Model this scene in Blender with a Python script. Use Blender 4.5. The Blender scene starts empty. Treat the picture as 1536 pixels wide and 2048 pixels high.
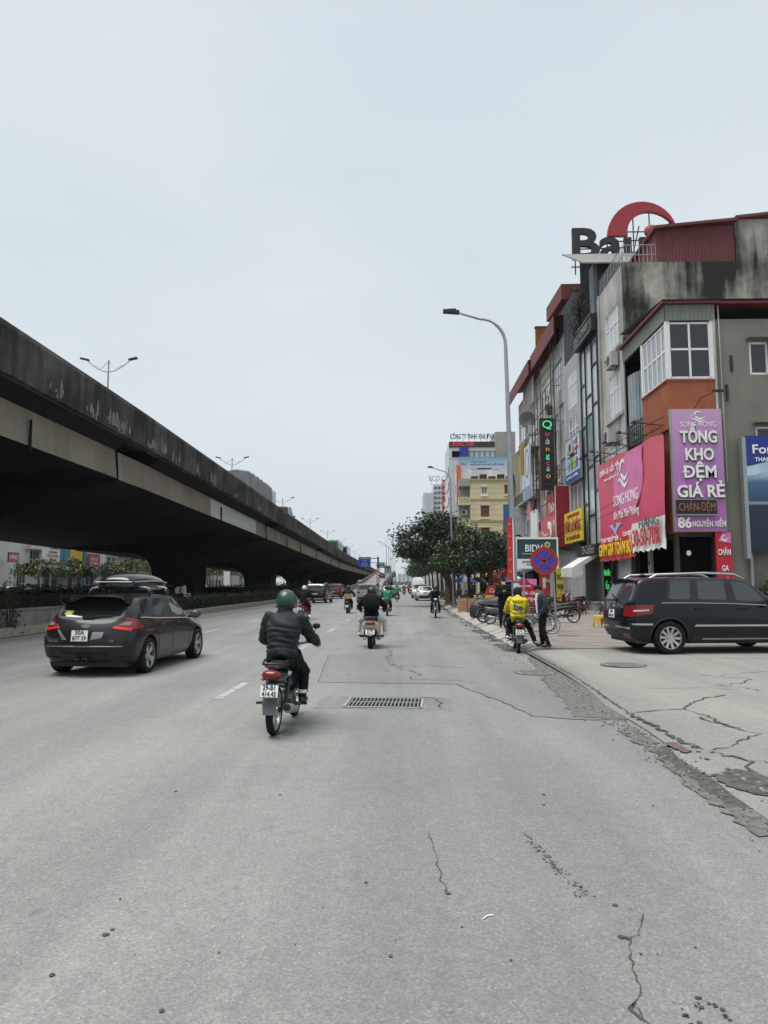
import bpy, bmesh, math, random
import numpy as np
from mathutils import Vector, Matrix, noise
from mathutils.bvhtree import BVHTree
random.seed(7); rng = np.random.default_rng(7)
S = bpy.context.scene; COL = S.collection
rad, PI = math.radians, math.pi

# ------------------------------------------------------------------ camera, sky, sun, exposure
cd = bpy.data.cameras.new('camera'); cam = bpy.data.objects.new('camera', cd); COL.objects.link(cam)
cam.location = (0, 0, 1.65); cam.rotation_euler = (rad(90 + 5.79), 0, rad(1.53))
cd.sensor_fit = 'VERTICAL'; cd.sensor_height = 24; cd.lens = 24 * 1420 / 2048
cd.clip_start = .05; cd.clip_end = 6000
S.camera = cam
W = bpy.data.worlds.new('World'); S.world = W; W.use_nodes = True
nt = W.node_tree; nt.nodes.clear()
out = nt.nodes.new('ShaderNodeOutputWorld'); bg = nt.nodes.new('ShaderNodeBackground')
sky = nt.nodes.new('ShaderNodeTexSky'); sky.sky_type = 'NISHITA'; sky.sun_disc = False
sky.sun_elevation = rad(74); sky.sun_rotation = rad(245); sky.dust_density = 4; sky.ozone_density = 1
hs = nt.nodes.new('ShaderNodeHueSaturation'); hs.inputs['Saturation'].default_value = .3
nt.links.new(sky.outputs[0], hs.inputs['Color'])
tc = nt.nodes.new('ShaderNodeTexCoord'); mp = nt.nodes.new('ShaderNodeMapping'); mp.inputs['Scale'].default_value = (1, 1, 2.2)
nz = nt.nodes.new('ShaderNodeTexNoise'); nz.inputs['Scale'].default_value = 1.6; nz.inputs['Detail'].default_value = 4
nt.links.new(tc.outputs['Generated'], mp.inputs[0]); nt.links.new(mp.outputs[0], nz.inputs['Vector'])
cr = nt.nodes.new('ShaderNodeValToRGB')          # an even cloud layer, a little mottled
cr.color_ramp.elements[0].position = .3; cr.color_ramp.elements[0].color = (4.62, 5.2, 5.72, 1)
cr.color_ramp.elements[1].position = .72; cr.color_ramp.elements[1].color = (5.45, 5.98, 6.35, 1)
nt.links.new(nz.outputs[0], cr.inputs[0])
mx = nt.nodes.new('ShaderNodeMixRGB'); mx.inputs[0].default_value = .88
nt.links.new(hs.outputs[0], mx.inputs[1]); nt.links.new(cr.outputs[0], mx.inputs[2])
nt.links.new(mx.outputs[0], bg.inputs[0]); bg.inputs[1].default_value = .05
nt.links.new(bg.outputs[0], out.inputs[0])
sd = bpy.data.lights.new('sun', 'SUN'); sd.energy = 1.5; sd.angle = rad(45); sd.color = (1, .985, .96)
sun = bpy.data.objects.new('sun', sd); COL.objects.link(sun)
sun.rotation_euler = Vector((.25, .12, -.96)).to_track_quat('-Z', 'Y').to_euler()
S.view_settings.view_transform = 'Standard'; S.view_settings.look = 'None'
S.view_settings.exposure = 1.5; S.view_settings.gamma = 1; S.view_settings.use_curve_mapping = False
S.cycles.max_bounces = 6; S.cycles.diffuse_bounces = 3; S.cycles.glossy_bounces = 3
S.cycles.transmission_bounces = 4; S.cycles.volume_bounces = 0; S.cycles.use_denoising = True

# ------------------------------------------------------------------ materials
MC = {}
def mat(name, col, rough=.7, metal=0., var=.12, scale=3., streak=0., sscale=2.2, sdark=.3, slo=.9, shi=1.22, bump=0., bscale=30., coat=0.,
        emit=0., spec=.5, alpha=1., trans=0.):
    if name in MC: return MC[name]
    m = bpy.data.materials.new(name); m.use_nodes = True; MC[name] = m
    n = m.node_tree.nodes; L = m.node_tree.links; b = n['Principled BSDF']
    if rough >= .8: spec *= .3
    b.inputs['Roughness'].default_value = rough; b.inputs['Metallic'].default_value = metal
    b.inputs['Coat Weight'].default_value = coat; b.inputs['Coat Roughness'].default_value = .06
    b.inputs['Specular IOR Level'].default_value = spec; b.inputs['Alpha'].default_value = alpha
    b.inputs['Transmission Weight'].default_value = trans
    c4 = tuple(col) + (1,)
    tc = n.new('ShaderNodeTexCoord')
    src = None
    if var > 0:
        z = n.new('ShaderNodeTexNoise'); z.inputs['Scale'].default_value = scale; z.inputs['Detail'].default_value = 6
        z.inputs['Roughness'].default_value = .62
        L.new(tc.outputs['Object'], z.inputs['Vector'])
        r = n.new('ShaderNodeMapRange'); r.inputs[1].default_value = .3; r.inputs[2].default_value = .7
        r.inputs[3].default_value = 1 - var; r.inputs[4].default_value = 1 + var
        L.new(z.outputs[0], r.inputs[0])
        v = n.new('ShaderNodeVectorMath'); v.operation = 'SCALE'; v.inputs[0].default_value = col
        L.new(r.outputs[0], v.inputs['Scale']); src = v.outputs[0]
    if streak > 0:
        mp = n.new('ShaderNodeMapping'); mp.inputs['Scale'].default_value = (sscale, sscale, sscale * .09)
        L.new(tc.outputs['Object'], mp.inputs[0])
        z = n.new('ShaderNodeTexNoise'); z.inputs['Scale'].default_value = 1; z.inputs['Detail'].default_value = 7; z.inputs['Roughness'].default_value = .7
        L.new(mp.outputs[0], z.inputs['Vector'])
        z2 = n.new('ShaderNodeTexNoise'); z2.inputs['Scale'].default_value = .35; z2.inputs['Detail'].default_value = 4
        L.new(tc.outputs['Object'], z2.inputs['Vector'])
        ad = n.new('ShaderNodeMath'); ad.operation = 'ADD'; L.new(z.outputs[0], ad.inputs[0]); L.new(z2.outputs[0], ad.inputs[1])
        r = n.new('ShaderNodeMapRange'); r.inputs[1].default_value = slo; r.inputs[2].default_value = shi
        r.inputs[3].default_value = 0; r.inputs[4].default_value = streak
        L.new(ad.outputs[0], r.inputs[0])
        k = n.new('ShaderNodeMixRGB'); L.new(r.outputs[0], k.inputs[0])
        if src: L.new(src, k.inputs[1])
        else: k.inputs[1].default_value = c4
        k.inputs[2].default_value = tuple(c * sdark for c in col) + (1,); src = k.outputs[0]
    if src: L.new(src, b.inputs['Base Color'])
    else: b.inputs['Base Color'].default_value = c4
    if bump > 0:
        z = n.new('ShaderNodeTexNoise'); z.inputs['Scale'].default_value = bscale; z.inputs['Detail'].default_value = 5
        L.new(tc.outputs['Object'], z.inputs['Vector'])
        bp = n.new('ShaderNodeBump'); bp.inputs['Strength'].default_value = bump; bp.inputs['Distance'].default_value = .02
        L.new(z.outputs[0], bp.inputs['Height']); L.new(bp.outputs[0], b.inputs['Normal'])
    if emit > 0:
        b.inputs['Emission Color'].default_value = c4; b.inputs['Emission Strength'].default_value = emit
    return m
def plain(name, col, rough=.5, metal=0., **k): return mat(name, col, rough, metal, var=0, **k)

# ------------------------------------------------------------------ mesh builder
class MB:
    def __init__(s): s.v = []; s.f = []; s.m = []
    def add(s, vs, fs, m=0):
        o = len(s.v); s.v += [tuple(p) for p in vs]; s.f += [tuple(i + o for i in f) for f in fs]; s.m += [m] * len(fs); return s
    def box(s, x0, x1, y0, y1, z0, z1, m=0):
        v = [(x0,y0,z0),(x1,y0,z0),(x1,y1,z0),(x0,y1,z0),(x0,y0,z1),(x1,y0,z1),(x1,y1,z1),(x0,y1,z1)]
        return s.add(v, [(0,3,2,1),(4,5,6,7),(0,1,5,4),(1,2,6,5),(2,3,7,6),(3,0,4,7)], m)
    def obox(s, c, size, rot=None, m=0):
        a, b, d = size[0]/2, size[1]/2, size[2]/2; R = rot if rot is not None else Matrix.Identity(3); c = Vector(c)
        v = [c + R @ Vector(p) for p in [(-a,-b,-d),(a,-b,-d),(a,b,-d),(-a,b,-d),(-a,-b,d),(a,-b,d),(a,b,d),(-a,b,d)]]
        return s.add(v, [(0,3,2,1),(4,5,6,7),(0,1,5,4),(1,2,6,5),(2,3,7,6),(3,0,4,7)], m)
    def beam(s, a, b, w, h=None, m=0):
        a, b = Vector(a), Vector(b); d = b - a
        if d.length < 1e-6: return s
        q = d.to_track_quat('Y', 'Z').to_matrix()
        return s.obox((a + b) / 2, (w, d.length, h or w), q, m)
    def tube(s, pts, r, n=8, m=0, cap=True, flat=1.):
        pts = [Vector(p) for p in pts]; k = len(pts)
        rs = r if isinstance(r, (list, tuple)) else [r] * k
        vs, fs = [], []; ref = None
        for i, p in enumerate(pts):
            d = (pts[min(i+1, k-1)] - pts[max(i-1, 0)]).normalized()
            if ref is None:
                ref = Vector((0,0,1)) if abs(d.z) < .9 else Vector((1,0,0))
            u = (ref - d * ref.dot(d)).normalized(); w = d.cross(u); ref = u
            for j in range(n):
                t = 2*PI*j/n; vs.append(p + u*(math.cos(t)*rs[i]*flat) + w*(math.sin(t)*rs[i]))
        for i in range(k-1):
            for j in range(n):
                a = i*n+j; b = i*n+(j+1) % n; fs.append((a, b, b+n, a+n))
        if cap: fs.append(tuple(range(n))[::-1]); fs.append(tuple(range((k-1)*n, k*n)))
        return s.add(vs, fs, m)
    def rings(s, rings, m=0, cap=True):
        n = len(rings[0]); vs = [p for r in rings for p in r]; fs = []
        for i in range(len(rings)-1):
            for j in range(n):
                a = i*n+j; b = i*n+(j+1) % n; fs.append((a, b, b+n, a+n))
        if cap: fs.append(tuple(range(n))[::-1]); fs.append(tuple(range((len(rings)-1)*n, len(rings)*n)))
        return s.add(vs, fs, m)
    def ell(s, c, r, nu=12, nv=8, m=0, rot=None):
        c = Vector(c); R = rot if rot is not None else Matrix.Identity(3)
        vs = [c + R @ Vector((0,0,-r[2]))]; fs = []
        for i in range(1, nv):
            t = -PI/2 + PI*i/nv
            for j in range(nu):
                a = 2*PI*j/nu; vs.append(c + R @ Vector((r[0]*math.cos(t)*math.cos(a), r[1]*math.cos(t)*math.sin(a), r[2]*math.sin(t))))
        vs.append(c + R @ Vector((0,0,r[2]))); e = len(vs)-1
        for j in range(nu):
            fs.append((0, 1+(j+1) % nu, 1+j)); fs.append((e, 1+(nv-2)*nu+j, 1+(nv-2)*nu+(j+1) % nu))
        for i in range(nv-2):
            for j in range(nu):
                a = 1+i*nu+j; b = 1+i*nu+(j+1) % nu; fs.append((a, b, b+nu, a+nu))
        return s.add(vs, fs, m)
    def lathe(s, prof, n=16, c=(0,0,0), axis='Z', m=0, closed=False):
        vs, fs = [], []; k = len(prof)
        for r, h in prof:
            for j in range(n):
                t = 2*PI*j/n; a, b = r*math.cos(t), r*math.sin(t)
                p = {'Z': (a, b, h), 'X': (h, a, b), 'Y': (b, h, a)}[axis]
                vs.append((c[0]+p[0], c[1]+p[1], c[2]+p[2]))
        for i in range(k if closed else k-1):
            for j in range(n):
                a = i*n+j; b = i*n+(j+1) % n; i2 = ((i+1) % k)*n
                fs.append((a, b, i2+(j+1) % n, i2+j))
        return s.add(vs, fs, m)
    def prism(s, poly, d0, d1, plane='XZ', m=0):
        def P(p, d): return {'XZ': (p[0], d, p[1]), 'XY': (p[0], p[1], d), 'YZ': (d, p[0], p[1])}[plane]
        n = len(poly); vs = [P(p, d0) for p in poly] + [P(p, d1) for p in poly]
        fs = [tuple(range(n)), tuple(range(2*n-1, n-1, -1))] + [(i, i+n, (i+1) % n+n, (i+1) % n) for i in range(n)]
        return s.add(vs, fs, m)
    def quad(s, a, b, c, d, m=0): return s.add([a, b, c, d], [(0,1,2,3)], m)
    def mesh(s, name, mats, smooth=None):
        me = bpy.data.meshes.new(name); me.from_pydata(s.v, [], s.f)
        for k in (mats if isinstance(mats, (list, tuple)) else [mats]): me.materials.append(k)
        me.polygons.foreach_set('material_index', s.m)
        bm = bmesh.new(); bm.from_mesh(me); bmesh.ops.recalc_face_normals(bm, faces=bm.faces); bm.to_mesh(me); bm.free()
        if smooth: shade(me, smooth)
        return me
    def build(s, name, mats, parent=None, smooth=None, loc=None):
        return link(name, s.mesh(name, mats, smooth), parent, loc)
def shade(me, ang=40):
    me.polygons.foreach_set('use_smooth', [True]*len(me.polygons))
    if ang < 180: me.set_sharp_from_angle(angle=rad(ang))
def link(name, me, parent=None, loc=None, rz=None):
    o = bpy.data.objects.new(name, me); COL.objects.link(o)
    if parent: o.parent = parent
    if loc is not None: o.location = loc
    if rz is not None: o.rotation_euler = (0, 0, rz)
    return o
def tag(o, label=None, cat=None, group=None, kind=None):
    for k, v in (('label', label), ('category', cat), ('group', group), ('kind', kind)):
        if v: o[k] = v
    return o
def thing(name, label, cat, loc=(0,0,0), rz=0, group=None):
    o = link(name, None, None, loc, rz); return tag(o, label, cat, group)
def struct(o): o['kind'] = 'structure'; return o
def copy_tree(o, parent=None):
    c = o.copy(); COL.objects.link(c); c.parent = parent
    for ch in list(o.children): copy_tree(ch, c)
    return c
def evalmesh(me, mods):
    o = bpy.data.objects.new('work', me); COL.objects.link(o)
    for t, kw in mods:
        md = o.modifiers.new(t, t)
        for k, v in kw.items(): setattr(md, k, v)
    dg = bpy.context.evaluated_depsgraph_get()
    r = bpy.data.meshes.new_from_object(o.evaluated_get(dg))
    bpy.data.objects.remove(o); return r
def txt(s, h, m, parent, x, z, y=-.03, w=None, depth=.02, bold=0., align='CENTER', name='lettering', italic=0., rotz=0.):
    c = bpy.data.curves.new('t', 'FONT'); c.body = s; c.size = h/.7; c.extrude = depth/2; c.offset = bold*h
    c.align_x = align; c.align_y = 'CENTER'; c.shear = italic; c.resolution_u = 3
    o = bpy.data.objects.new('t', c); COL.objects.link(o)
    dg = bpy.context.evaluated_depsgraph_get(); me = bpy.data.meshes.new_from_object(o.evaluated_get(dg))
    bpy.data.objects.remove(o); bpy.data.curves.remove(c)
    co = np.empty(len(me.vertices)*3); me.vertices.foreach_get('co', co); co = co.reshape(-1, 3)
    if len(co) and w:
        ex = co[:, 0].max() - co[:, 0].min(); co[:, 0] *= w/max(ex, 1e-6)
    if rotz: ca, sa = math.cos(rotz), math.sin(rotz); co[:, :2] = co[:, :2] @ np.array([[ca, sa], [-sa, ca]])
    q = np.stack([co[:, 0]+x, -co[:, 2]+y, co[:, 1]+z], 1)
    me.vertices.foreach_set('co', q.ravel()); me.materials.clear(); me.materials.append(m); me.name = name
    return link(name, me, parent)
def strip(mb, pts, w, z=0., m=0, jit=0.):
    """a flat ribbon along a polyline of ground points"""
    P = [Vector((p[0], p[1])) for p in pts]; k = len(P); L = []; Rr = []
    for i, p in enumerate(P):
        d = (P[min(i+1, k-1)] - P[max(i-1, 0)]); d.normalize(); q = Vector((-d.y, d.x))
        ww = w * (1 + jit * random.uniform(-1, 1)); ww *= .25 if i in (0, k-1) and jit else 1
        L.append((p.x+q.x*ww/2, p.y+q.y*ww/2, z)); Rr.append((p.x-q.x*ww/2, p.y-q.y*ww/2, z))
    mb.add(L+Rr, [(i, i+1, k+i+1, k+i) for i in range(k-1)], m)
def wiggle(pts, step, amp):
    o = []
    for a, b in zip(pts, pts[1:]):
        a, b = Vector(a[:2]), Vector(b[:2]); n = max(1, int((b-a).length/step))
        for i in range(n):
            p = a.lerp(b, i/n); o.append((p.x+random.uniform(-amp, amp), p.y+random.uniform(-amp, amp)))
    o.append(tuple(pts[-1][:2])); return o

ORD = ['first','second','third','fourth','fifth','sixth','seventh','eighth','ninth','tenth','eleventh','twelfth','thirteenth','fourteenth','fifteenth','sixteenth','seventeenth']
# shared materials
m_white = mat('white_paint', (.72, .72, .70), .5, var=.06)
m_black = plain('black_plastic', (.012, .012, .013), .45)
m_rubber = mat('tyre_rubber', (.014, .014, .015), .85, var=.2, scale=9)
m_chrome = plain('bright_metal', (.62, .63, .65), .22, 1.)
m_alloy = plain('alloy_silver', (.5, .51, .53), .32, .9)
m_steel = mat('galvanised_steel', (.33, .35, .36), .5, .6, var=.12, scale=5)
m_dsteel = mat('dark_steel', (.035, .037, .04), .5, .5, var=.2)
m_rust = mat('rusted_steel', (.10, .06, .04), .85, .2, var=.4, scale=6)
m_glass = plain('window_glass', (.055, .07, .08), .07, 0., spec=.9)
m_tint = plain('tinted_car_glass', (.012, .015, .017), .05, 0., spec=.7)
m_red = plain('red_lens', (.17, .008, .008), .25, coat=.3)
m_redlit = plain('lit_red_lens', (.42, .02, .015), .3, emit=.12)
m_plate = plain('plate_white', (.74, .74, .72), .4)
m_ink = plain('black_ink', (.015, .015, .016), .6)
m_wtxt = plain('white_print', (.80, .80, .79), .5)
m_conc = mat('concrete', (.29, .285, .265), .9, var=.18, scale=2.5, streak=.35, bump=.25, bscale=18)
# ------------------------------------------------------------------ ground, road, pavement
def asphalt(name, base, speck=.62, dark=.0):
    m = bpy.data.materials.new(name); m.use_nodes = True; n = m.node_tree.nodes; L = m.node_tree.links; b = n['Principled BSDF']
    b.inputs['Roughness'].default_value = .88; b.inputs['Specular IOR Level'].default_value = .3
    tc = n.new('ShaderNodeTexCoord')
    def noise(s, d=5, r=.6, vec=None):
        z = n.new('ShaderNodeTexNoise'); z.inputs['Scale'].default_value = s; z.inputs['Detail'].default_value = d; z.inputs['Roughness'].default_value = r
        L.new(vec or tc.outputs['Object'], z.inputs['Vector']); return z.outputs[0]
    def mr(a, lo, hi, o0, o1):
        r = n.new('ShaderNodeMapRange'); L.new(a, r.inputs[0])
        for i, v in enumerate((lo, hi, o0, o1)): r.inputs[i+1].default_value = v
        return r.outputs[0]
    def mul(a, c):
        k = n.new('ShaderNodeMath'); k.operation = 'MULTIPLY'; L.new(a, k.inputs[0]); L.new(c, k.inputs[1]); return k.outputs[0]
    mp = n.new('ShaderNodeMapping'); mp.inputs['Scale'].default_value = (1., .07, 1); L.new(tc.outputs['Object'], mp.inputs[0])
    lane = mr(noise(.8, 4, .55, mp.outputs[0]), .3, .7, .84, 1.12)            # tyre tracks along the road
    mp2 = n.new('ShaderNodeMapping'); mp2.inputs['Scale'].default_value = (3.2, .035, 1); L.new(tc.outputs['Object'], mp2.inputs[0])
    mp3 = n.new('ShaderNodeMapping'); mp3.inputs['Scale'].default_value = (.3, .05, 1); L.new(tc.outputs['Object'], mp3.inputs[0])
    lane = mul(mul(lane, mr(noise(1., 3, .5, mp2.outputs[0]), .3, .7, .93, 1.06)), mr(noise(1., 4, .6, mp3.outputs[0]), .35, .65, .90, 1.08))
    big = mr(noise(.35, 5), .3, .7, .90, 1.09)
    mid = mr(noise(7., 6, .7), .3, .7, .92, 1.07)
    vo = n.new('ShaderNodeTexVoronoi'); vo.inputs['Scale'].default_value = 95; L.new(tc.outputs['Object'], vo.inputs['Vector'])
    sep = n.new('ShaderNodeSeparateColor'); L.new(vo.outputs['Color'], sep.inputs[0])
    sp = mr(sep.outputs[0], 0, 1, 1-.30*speck, 1+.30*speck)
    sp2 = mr(sep.outputs[1], .90, .97, 1, 1+.45*speck)
    fine = mr(noise(260, 3, .7), .3, .7, 1-.16*speck, 1+.16*speck)
    spot = mr(noise(2.3, 3, .5), .715, .75, 1, .72)
    t = mul(mul(mul(lane, big), mul(mid, sp)), mul(mul(sp2, fine), spot))
    v = n.new('ShaderNodeVectorMath'); v.operation = 'SCALE'; v.inputs[0].default_value = base; L.new(t, v.inputs['Scale'])
    L.new(v.outputs[0], b.inputs['Base Color'])
    bp = n.new('ShaderNodeBump'); bp.inputs['Strength'].default_value = .35; bp.inputs['Distance'].default_value = .004
    ad = n.new('ShaderNodeMath'); ad.operation = 'ADD'; L.new(vo.outputs['Distance'], ad.inputs[0]); L.new(noise(30, 6), ad.inputs[1])
    L.new(ad.outputs[0], bp.inputs['Height']); L.new(bp.outputs[0], b.inputs['Normal'])
    return m
def gridsheet(name, xs, ys, z, m):
    vs = [(x, y, z) for y in ys for x in xs]; k = len(xs)
    fs = [(j*k+i, j*k+i+1, (j+1)*k+i+1, (j+1)*k+i) for j in range(len(ys)-1) for i in range(k-1)]
    return struct(MB().add(vs, fs).build(name, m))
m_soil = mat('dusty_soil', (.16, .145, .12), .95, var=.3, scale=.8)
gridsheet('ground', (-700, -200, -60, 60, 200, 700), (-60, 0, 100, 400, 900, 1900), -.03, m_soil)
m_road = asphalt('worn_asphalt', (.198, .199, .188))
m_old = asphalt('older_cracked_asphalt', (.18, .178, .168), .8)
m_apron = asphalt('worn_concrete_apron', (.225, .218, .196), .55)
road = gridsheet('road', (-12.15, -8, -4, 0, 2.9), (-14, 6, 30, 80, 200, 500, 1000), 0, m_road)
frd = gridsheet('road', (-44, -29.5), (20, 100, 400, 900), 0, m_road)
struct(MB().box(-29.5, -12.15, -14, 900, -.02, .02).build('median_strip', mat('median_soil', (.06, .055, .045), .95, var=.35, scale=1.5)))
m_mark = mat('worn_road_paint', (.32, .32, .31), .85, var=.35, scale=5)
for k in range(14):                                                          # lane dashes
    y0 = 10.35+7.2*k; MB().quad((-2.75+.045*k, y0, .004), (-2.62+.045*k, y0, .004), (-2.57+.045*k, y0+1.75, .004), (-2.70+.045*k, y0+1.75, .004)).build('lane_dash', m_mark, road)
for k in range(11):
    y0 = 16.8+7.3*k; MB().box(-6.82, -6.68, y0, y0+2.0, .002, .004).build('lane_dash', m_mark, road)
MB().box(-10.55, -10.42, 36, 300, .002, .004).build('edge_line', m_mark, road)

# older patch of asphalt beside the kerb
old = [(-1.72,16.6),(-1.44,12.15),(.85,12.0),(1.15,11.0),(1.42,10.1),(1.62,9.15),(2.05,8.95),(2.72,8.93),(2.86,10.6),(2.95,12.6),(2.9,17.2),(2.9,26),(2.9,42),(1.5,42.5),(1.2,30.5),(.5,24.8),(-.35,18.2)]
pt = MB(); pt.add([(x, y, .004) for x, y in old], [tuple(range(len(old)))])
patch = struct(pt.build('road_patch', m_old))
m_crack = mat('dark_crack_mud', (.07, .068, .063), .95, var=.3, scale=12)  # dark tone shared by cracks, slots and mud spots
m_grit = mat('dark_wet_grit', (.085, .083, .078), .9, var=.5, scale=14, bump=.6, bscale=70)
m_gritl = mat('loose_grit', (.135, .132, .124), .9, var=.45, scale=16, bump=.6, bscale=80)
def crack(pts, w=.018, z=.006, parent=road, amp=.035, step=.12, mtl=None, jit=.7):
    mb = MB(); strip(mb, wiggle(pts, step, amp), w, z, jit=jit); return mb.build('crack', mtl or m_crack, parent)
crack([(-1.72,16.6),(-1.44,12.15)], .012, amp=.008); crack([(-1.44,12.15),(.85,12.0)], .010, amp=.012)
crack([(.85,12.0),(1.15,11.0),(1.42,10.1),(1.62,9.15),(2.05,8.95),(2.72,8.93)], .018, amp=.03)
crack([(-.35,18.2),(-.3,15.2),(.0,14.1),(.35,13.2),(.1,12.6),(.9,12.5),(1.3,12.2)], .028, amp=.09)
crack([(-.35,14.7),(.1,14.5),(.6,14.6),(1.2,14.2)], .03, amp=.08)
crack([(.5,24.8),(1.6,23),(2.4,21.9)], .035, amp=.12); crack([(1.5,22.5),(2.8,20.9)], .035, amp=.1)
for y0 in (20.2, 27, 31.5, 37, 44, 53): crack([(-.4-y0*.01,y0),(1.0,y0+.25),(2.5,y0+.1)], .018, amp=.06, step=.2)
# cracks in the near asphalt
crack([(1.21,3.78),(1.1,3.57),(1.03,3.45),(.99,3.26),(.97,3.09),(.90,3.0),(.91,2.88),(.93,2.7)], .006, amp=.014, step=.04)
crack([(.92,3.02),(.89,2.97),(.90,2.9)], .014, amp=.012, step=.03)
crack([(.17,4.98),(.19,4.54),(.21,4.17),(.23,4.01)], .005, amp=.012, step=.05)
blot = MB()
def blob(x, y, r, n=9, z=.005, st=1.1):
    blot.add([(x+r*random.uniform(.6, 1.2)*math.cos(2*PI*i/n), y+r*random.uniform(.6, 1.2)*math.sin(2*PI*i/n)*st, z) for i in range(n)], [tuple(range(n))])
for i in range(150):                                                        # tyre print of wet mud
    t = random.random()**.8; blob(.79+.17*t+random.uniform(-.035, .035)*(.5+t), 4.95-.98*t, random.uniform(.004, .011), 6, st=.7)
for x, y, r in [(.235,3.99,.017),(.225,4.03,.010),(-1.41,3.5,.018),(-1.395,3.55,.012),(-.21,4.12,.011),(-.06,3.34,.012),(1.02,3.54,.018),(1.045,3.53,.012),(1.09,3.88,.016),(-1.49,3.15,.014),(.28,3.62,.008),(.47,3.32,.008),(-.94,2.91,.012),(-.83,3.35,.006),(1.1,5.81,.016),(1.05,5.55,.012),(-.97,5.75,.014),(-1.82,5.82,.014),(1.86,5.55,.012),(-.5,3.43,.005),(1.06,3.39,.008)]: blob(x, y, r)
for i in range(34): blob(random.uniform(1.06, 1.24), random.uniform(2.82, 3.06), random.uniform(.003, .012), 7)
for i in range(60): blob(random.uniform(-4, 2.4), random.uniform(2.6, 11), random.uniform(.003, .008), 6)
tag(blot.build('mud_spots', m_crack), kind='stuff')
tw = MB(); tw.tube([(.39,3.70,.006),(.415,3.735,.007),(.445,3.742,.006)], .0035, 5); tag(tw.build('twig', m_white), 'pale bent twig lying alone on the near asphalt', 'twig')

# gutter of dark grit along the kerb line
gut = MB()
def ragged(poly, z, m=0, amp=.05, step=.09, mb=gut):
    q = []; pp = poly+[poly[0]]
    for (ax, ay), (bx, by) in zip(pp, pp[1:]):
        ln = math.hypot(bx-ax, by-ay); nn = max(1, int(ln/step)); px, py = -(by-ay)/ln, (bx-ax)/ln
        for i in range(nn): t = i/nn; d = amp*random.uniform(-1, 1)*min(1, 4*t*(1-t)+.15); q.append((ax+(bx-ax)*t+px*d, ay+(by-ay)*t+py*d))
    mb.add([(x, y, z) for x, y in q], [tuple(range(len(q)))], m)
ragged([(2.75,8.96),(2.1,9.1),(2.25,10.2),(2.35,12.0),(2.6,14.2),(2.86,16.6),(2.95,16.2),(3.0,12.4),(2.84,9.6)], .009, 1, .06)
ragged([(2.66,8.5),(2.42,8.3),(2.45,7.4),(2.38,6.6),(2.32,5.7),(2.32,4.9),(2.75,4.9),(2.72,5.9),(2.62,7.3)], .009, 1, .06)
ragged([(2.62,7.5),(2.5,7.3),(2.44,6.3),(2.42,5.6),(2.75,5.3),(2.82,6.2),(2.68,7.2)], .011, 0, .05)
for y in np.arange(17.5, 60, 3.1): ragged([(2.95,y),(2.6+random.uniform(-.25,.1),y+.3),(2.5+random.uniform(-.3,.1),y+2.2),(2.95,y+2.7)], .011, random.choice((0,1,1)), .075, .12)
tag(gut.build('gutter_dirt', [m_grit, m_gritl]), kind='stuff')
grv = MB()
for i in range(650):
    y = random.choice([random.uniform(4.8, 8.9)]*2+[random.uniform(9, 17)]); x = {True: 2.55+random.gauss(0, .13), False: 2.62+random.gauss(0, .2)}[y < 8.9]
    r = random.uniform(.004, .013)*(1 if y < 9 else 1.25); grv.ell((x, y, .008+r*.4), (r, r*random.uniform(.6, 1), r*.7), 5, 3, random.choice((0,0,1,2)))
tag(grv.build('gravel', [m_gritl, mat('pale_stone_chips', (.3,.29,.27), .9), m_grit], smooth=180), kind='stuff')

# concrete apron on the right, flush with the road, with broken slabs
ap = MB(); xs = [2.72, 2.9, 3.4, 4.5, 7, 12, 26]
def apx(y): return 2.55+.05*(y-5) if y < 9 else min(2.76+.035*(y-9), 2.98)
ys = [-4, 3, 4.5, 5.2, 5.8, 6.4, 7, 7.6, 8.3, 9, 10, 11.5, 13, 15, 17.3]
vs = []
for y in ys:
    for i, x in enumerate(xs): vs.append((apx(y)+random.uniform(-.05, .05) if i == 0 else x, y, (.012, .05, .09, .11, .12, .12, .12)[i]))
k = len(xs); ap.add(vs, [(j*k+i, j*k+i+1, (j+1)*k+i+1, (j+1)*k+i) for j in range(len(ys)-1) for i in range(k-1)])
apron = struct(ap.build('concrete_apron', m_apron, smooth=180))
def apz(x): return float(np.interp(x, [2.6, 2.9, 3.4, 4.5, 7], [.012, .05, .09, .11, .12]))+.008
def acrack(pts, w, amp=.03, step=.07, mtl=None):
    w *= .68
    q = wiggle(pts, step, amp); mb = MB(); strip(mb, q, w, 0, jit=.7); mb.v = [(x, y, apz(x)) for x, y, z in mb.v]; mb.build('crack', mtl or m_crack, apron)
acrack([(2.98,17.1),(2.98,14.4),(2.96,12.7),(2.9,10.9),(2.84,9.6),(2.82,9.15)], .035, .018)
acrack([(2.82,9.15),(3.15,9.2),(3.5,9.15),(3.75,9.6),(4.2,10.05),(4.5,10.2)], .03)
acrack([(2.82,9.15),(2.86,8.3),(2.84,7.6),(2.9,7.15)], .05)
acrack([(3.5,9.15),(3.6,8.6),(3.55,8.1),(3.7,7.7),(3.45,7.45),(3.2,7.2),(2.95,7.1)], .028)
acrack([(3.6,8.7),(3.45,8.5),(3.55,8.2),(3.62,7.95)], .06, .05)
acrack([(2.95,7.1),(3.1,6.6),(2.95,6.3),(3.1,5.9),(2.95,5.6)], .035, .04)
acrack([(3.1,6.7),(3.4,6.4),(3.3,6.1),(3.5,5.8)], .018, .04)
acrack([(5.0,12.4),(5.6,11.9),(5.3,11.4),(4.8,11.2),(5.2,10.6)], .025, .05)
acrack([(5.3,12.3),(6.4,12.9),(7.6,13.4)], .02); acrack([(3.6,10.9),(4.4,10.9),(4.9,10.7)], .016, .04)
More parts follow.
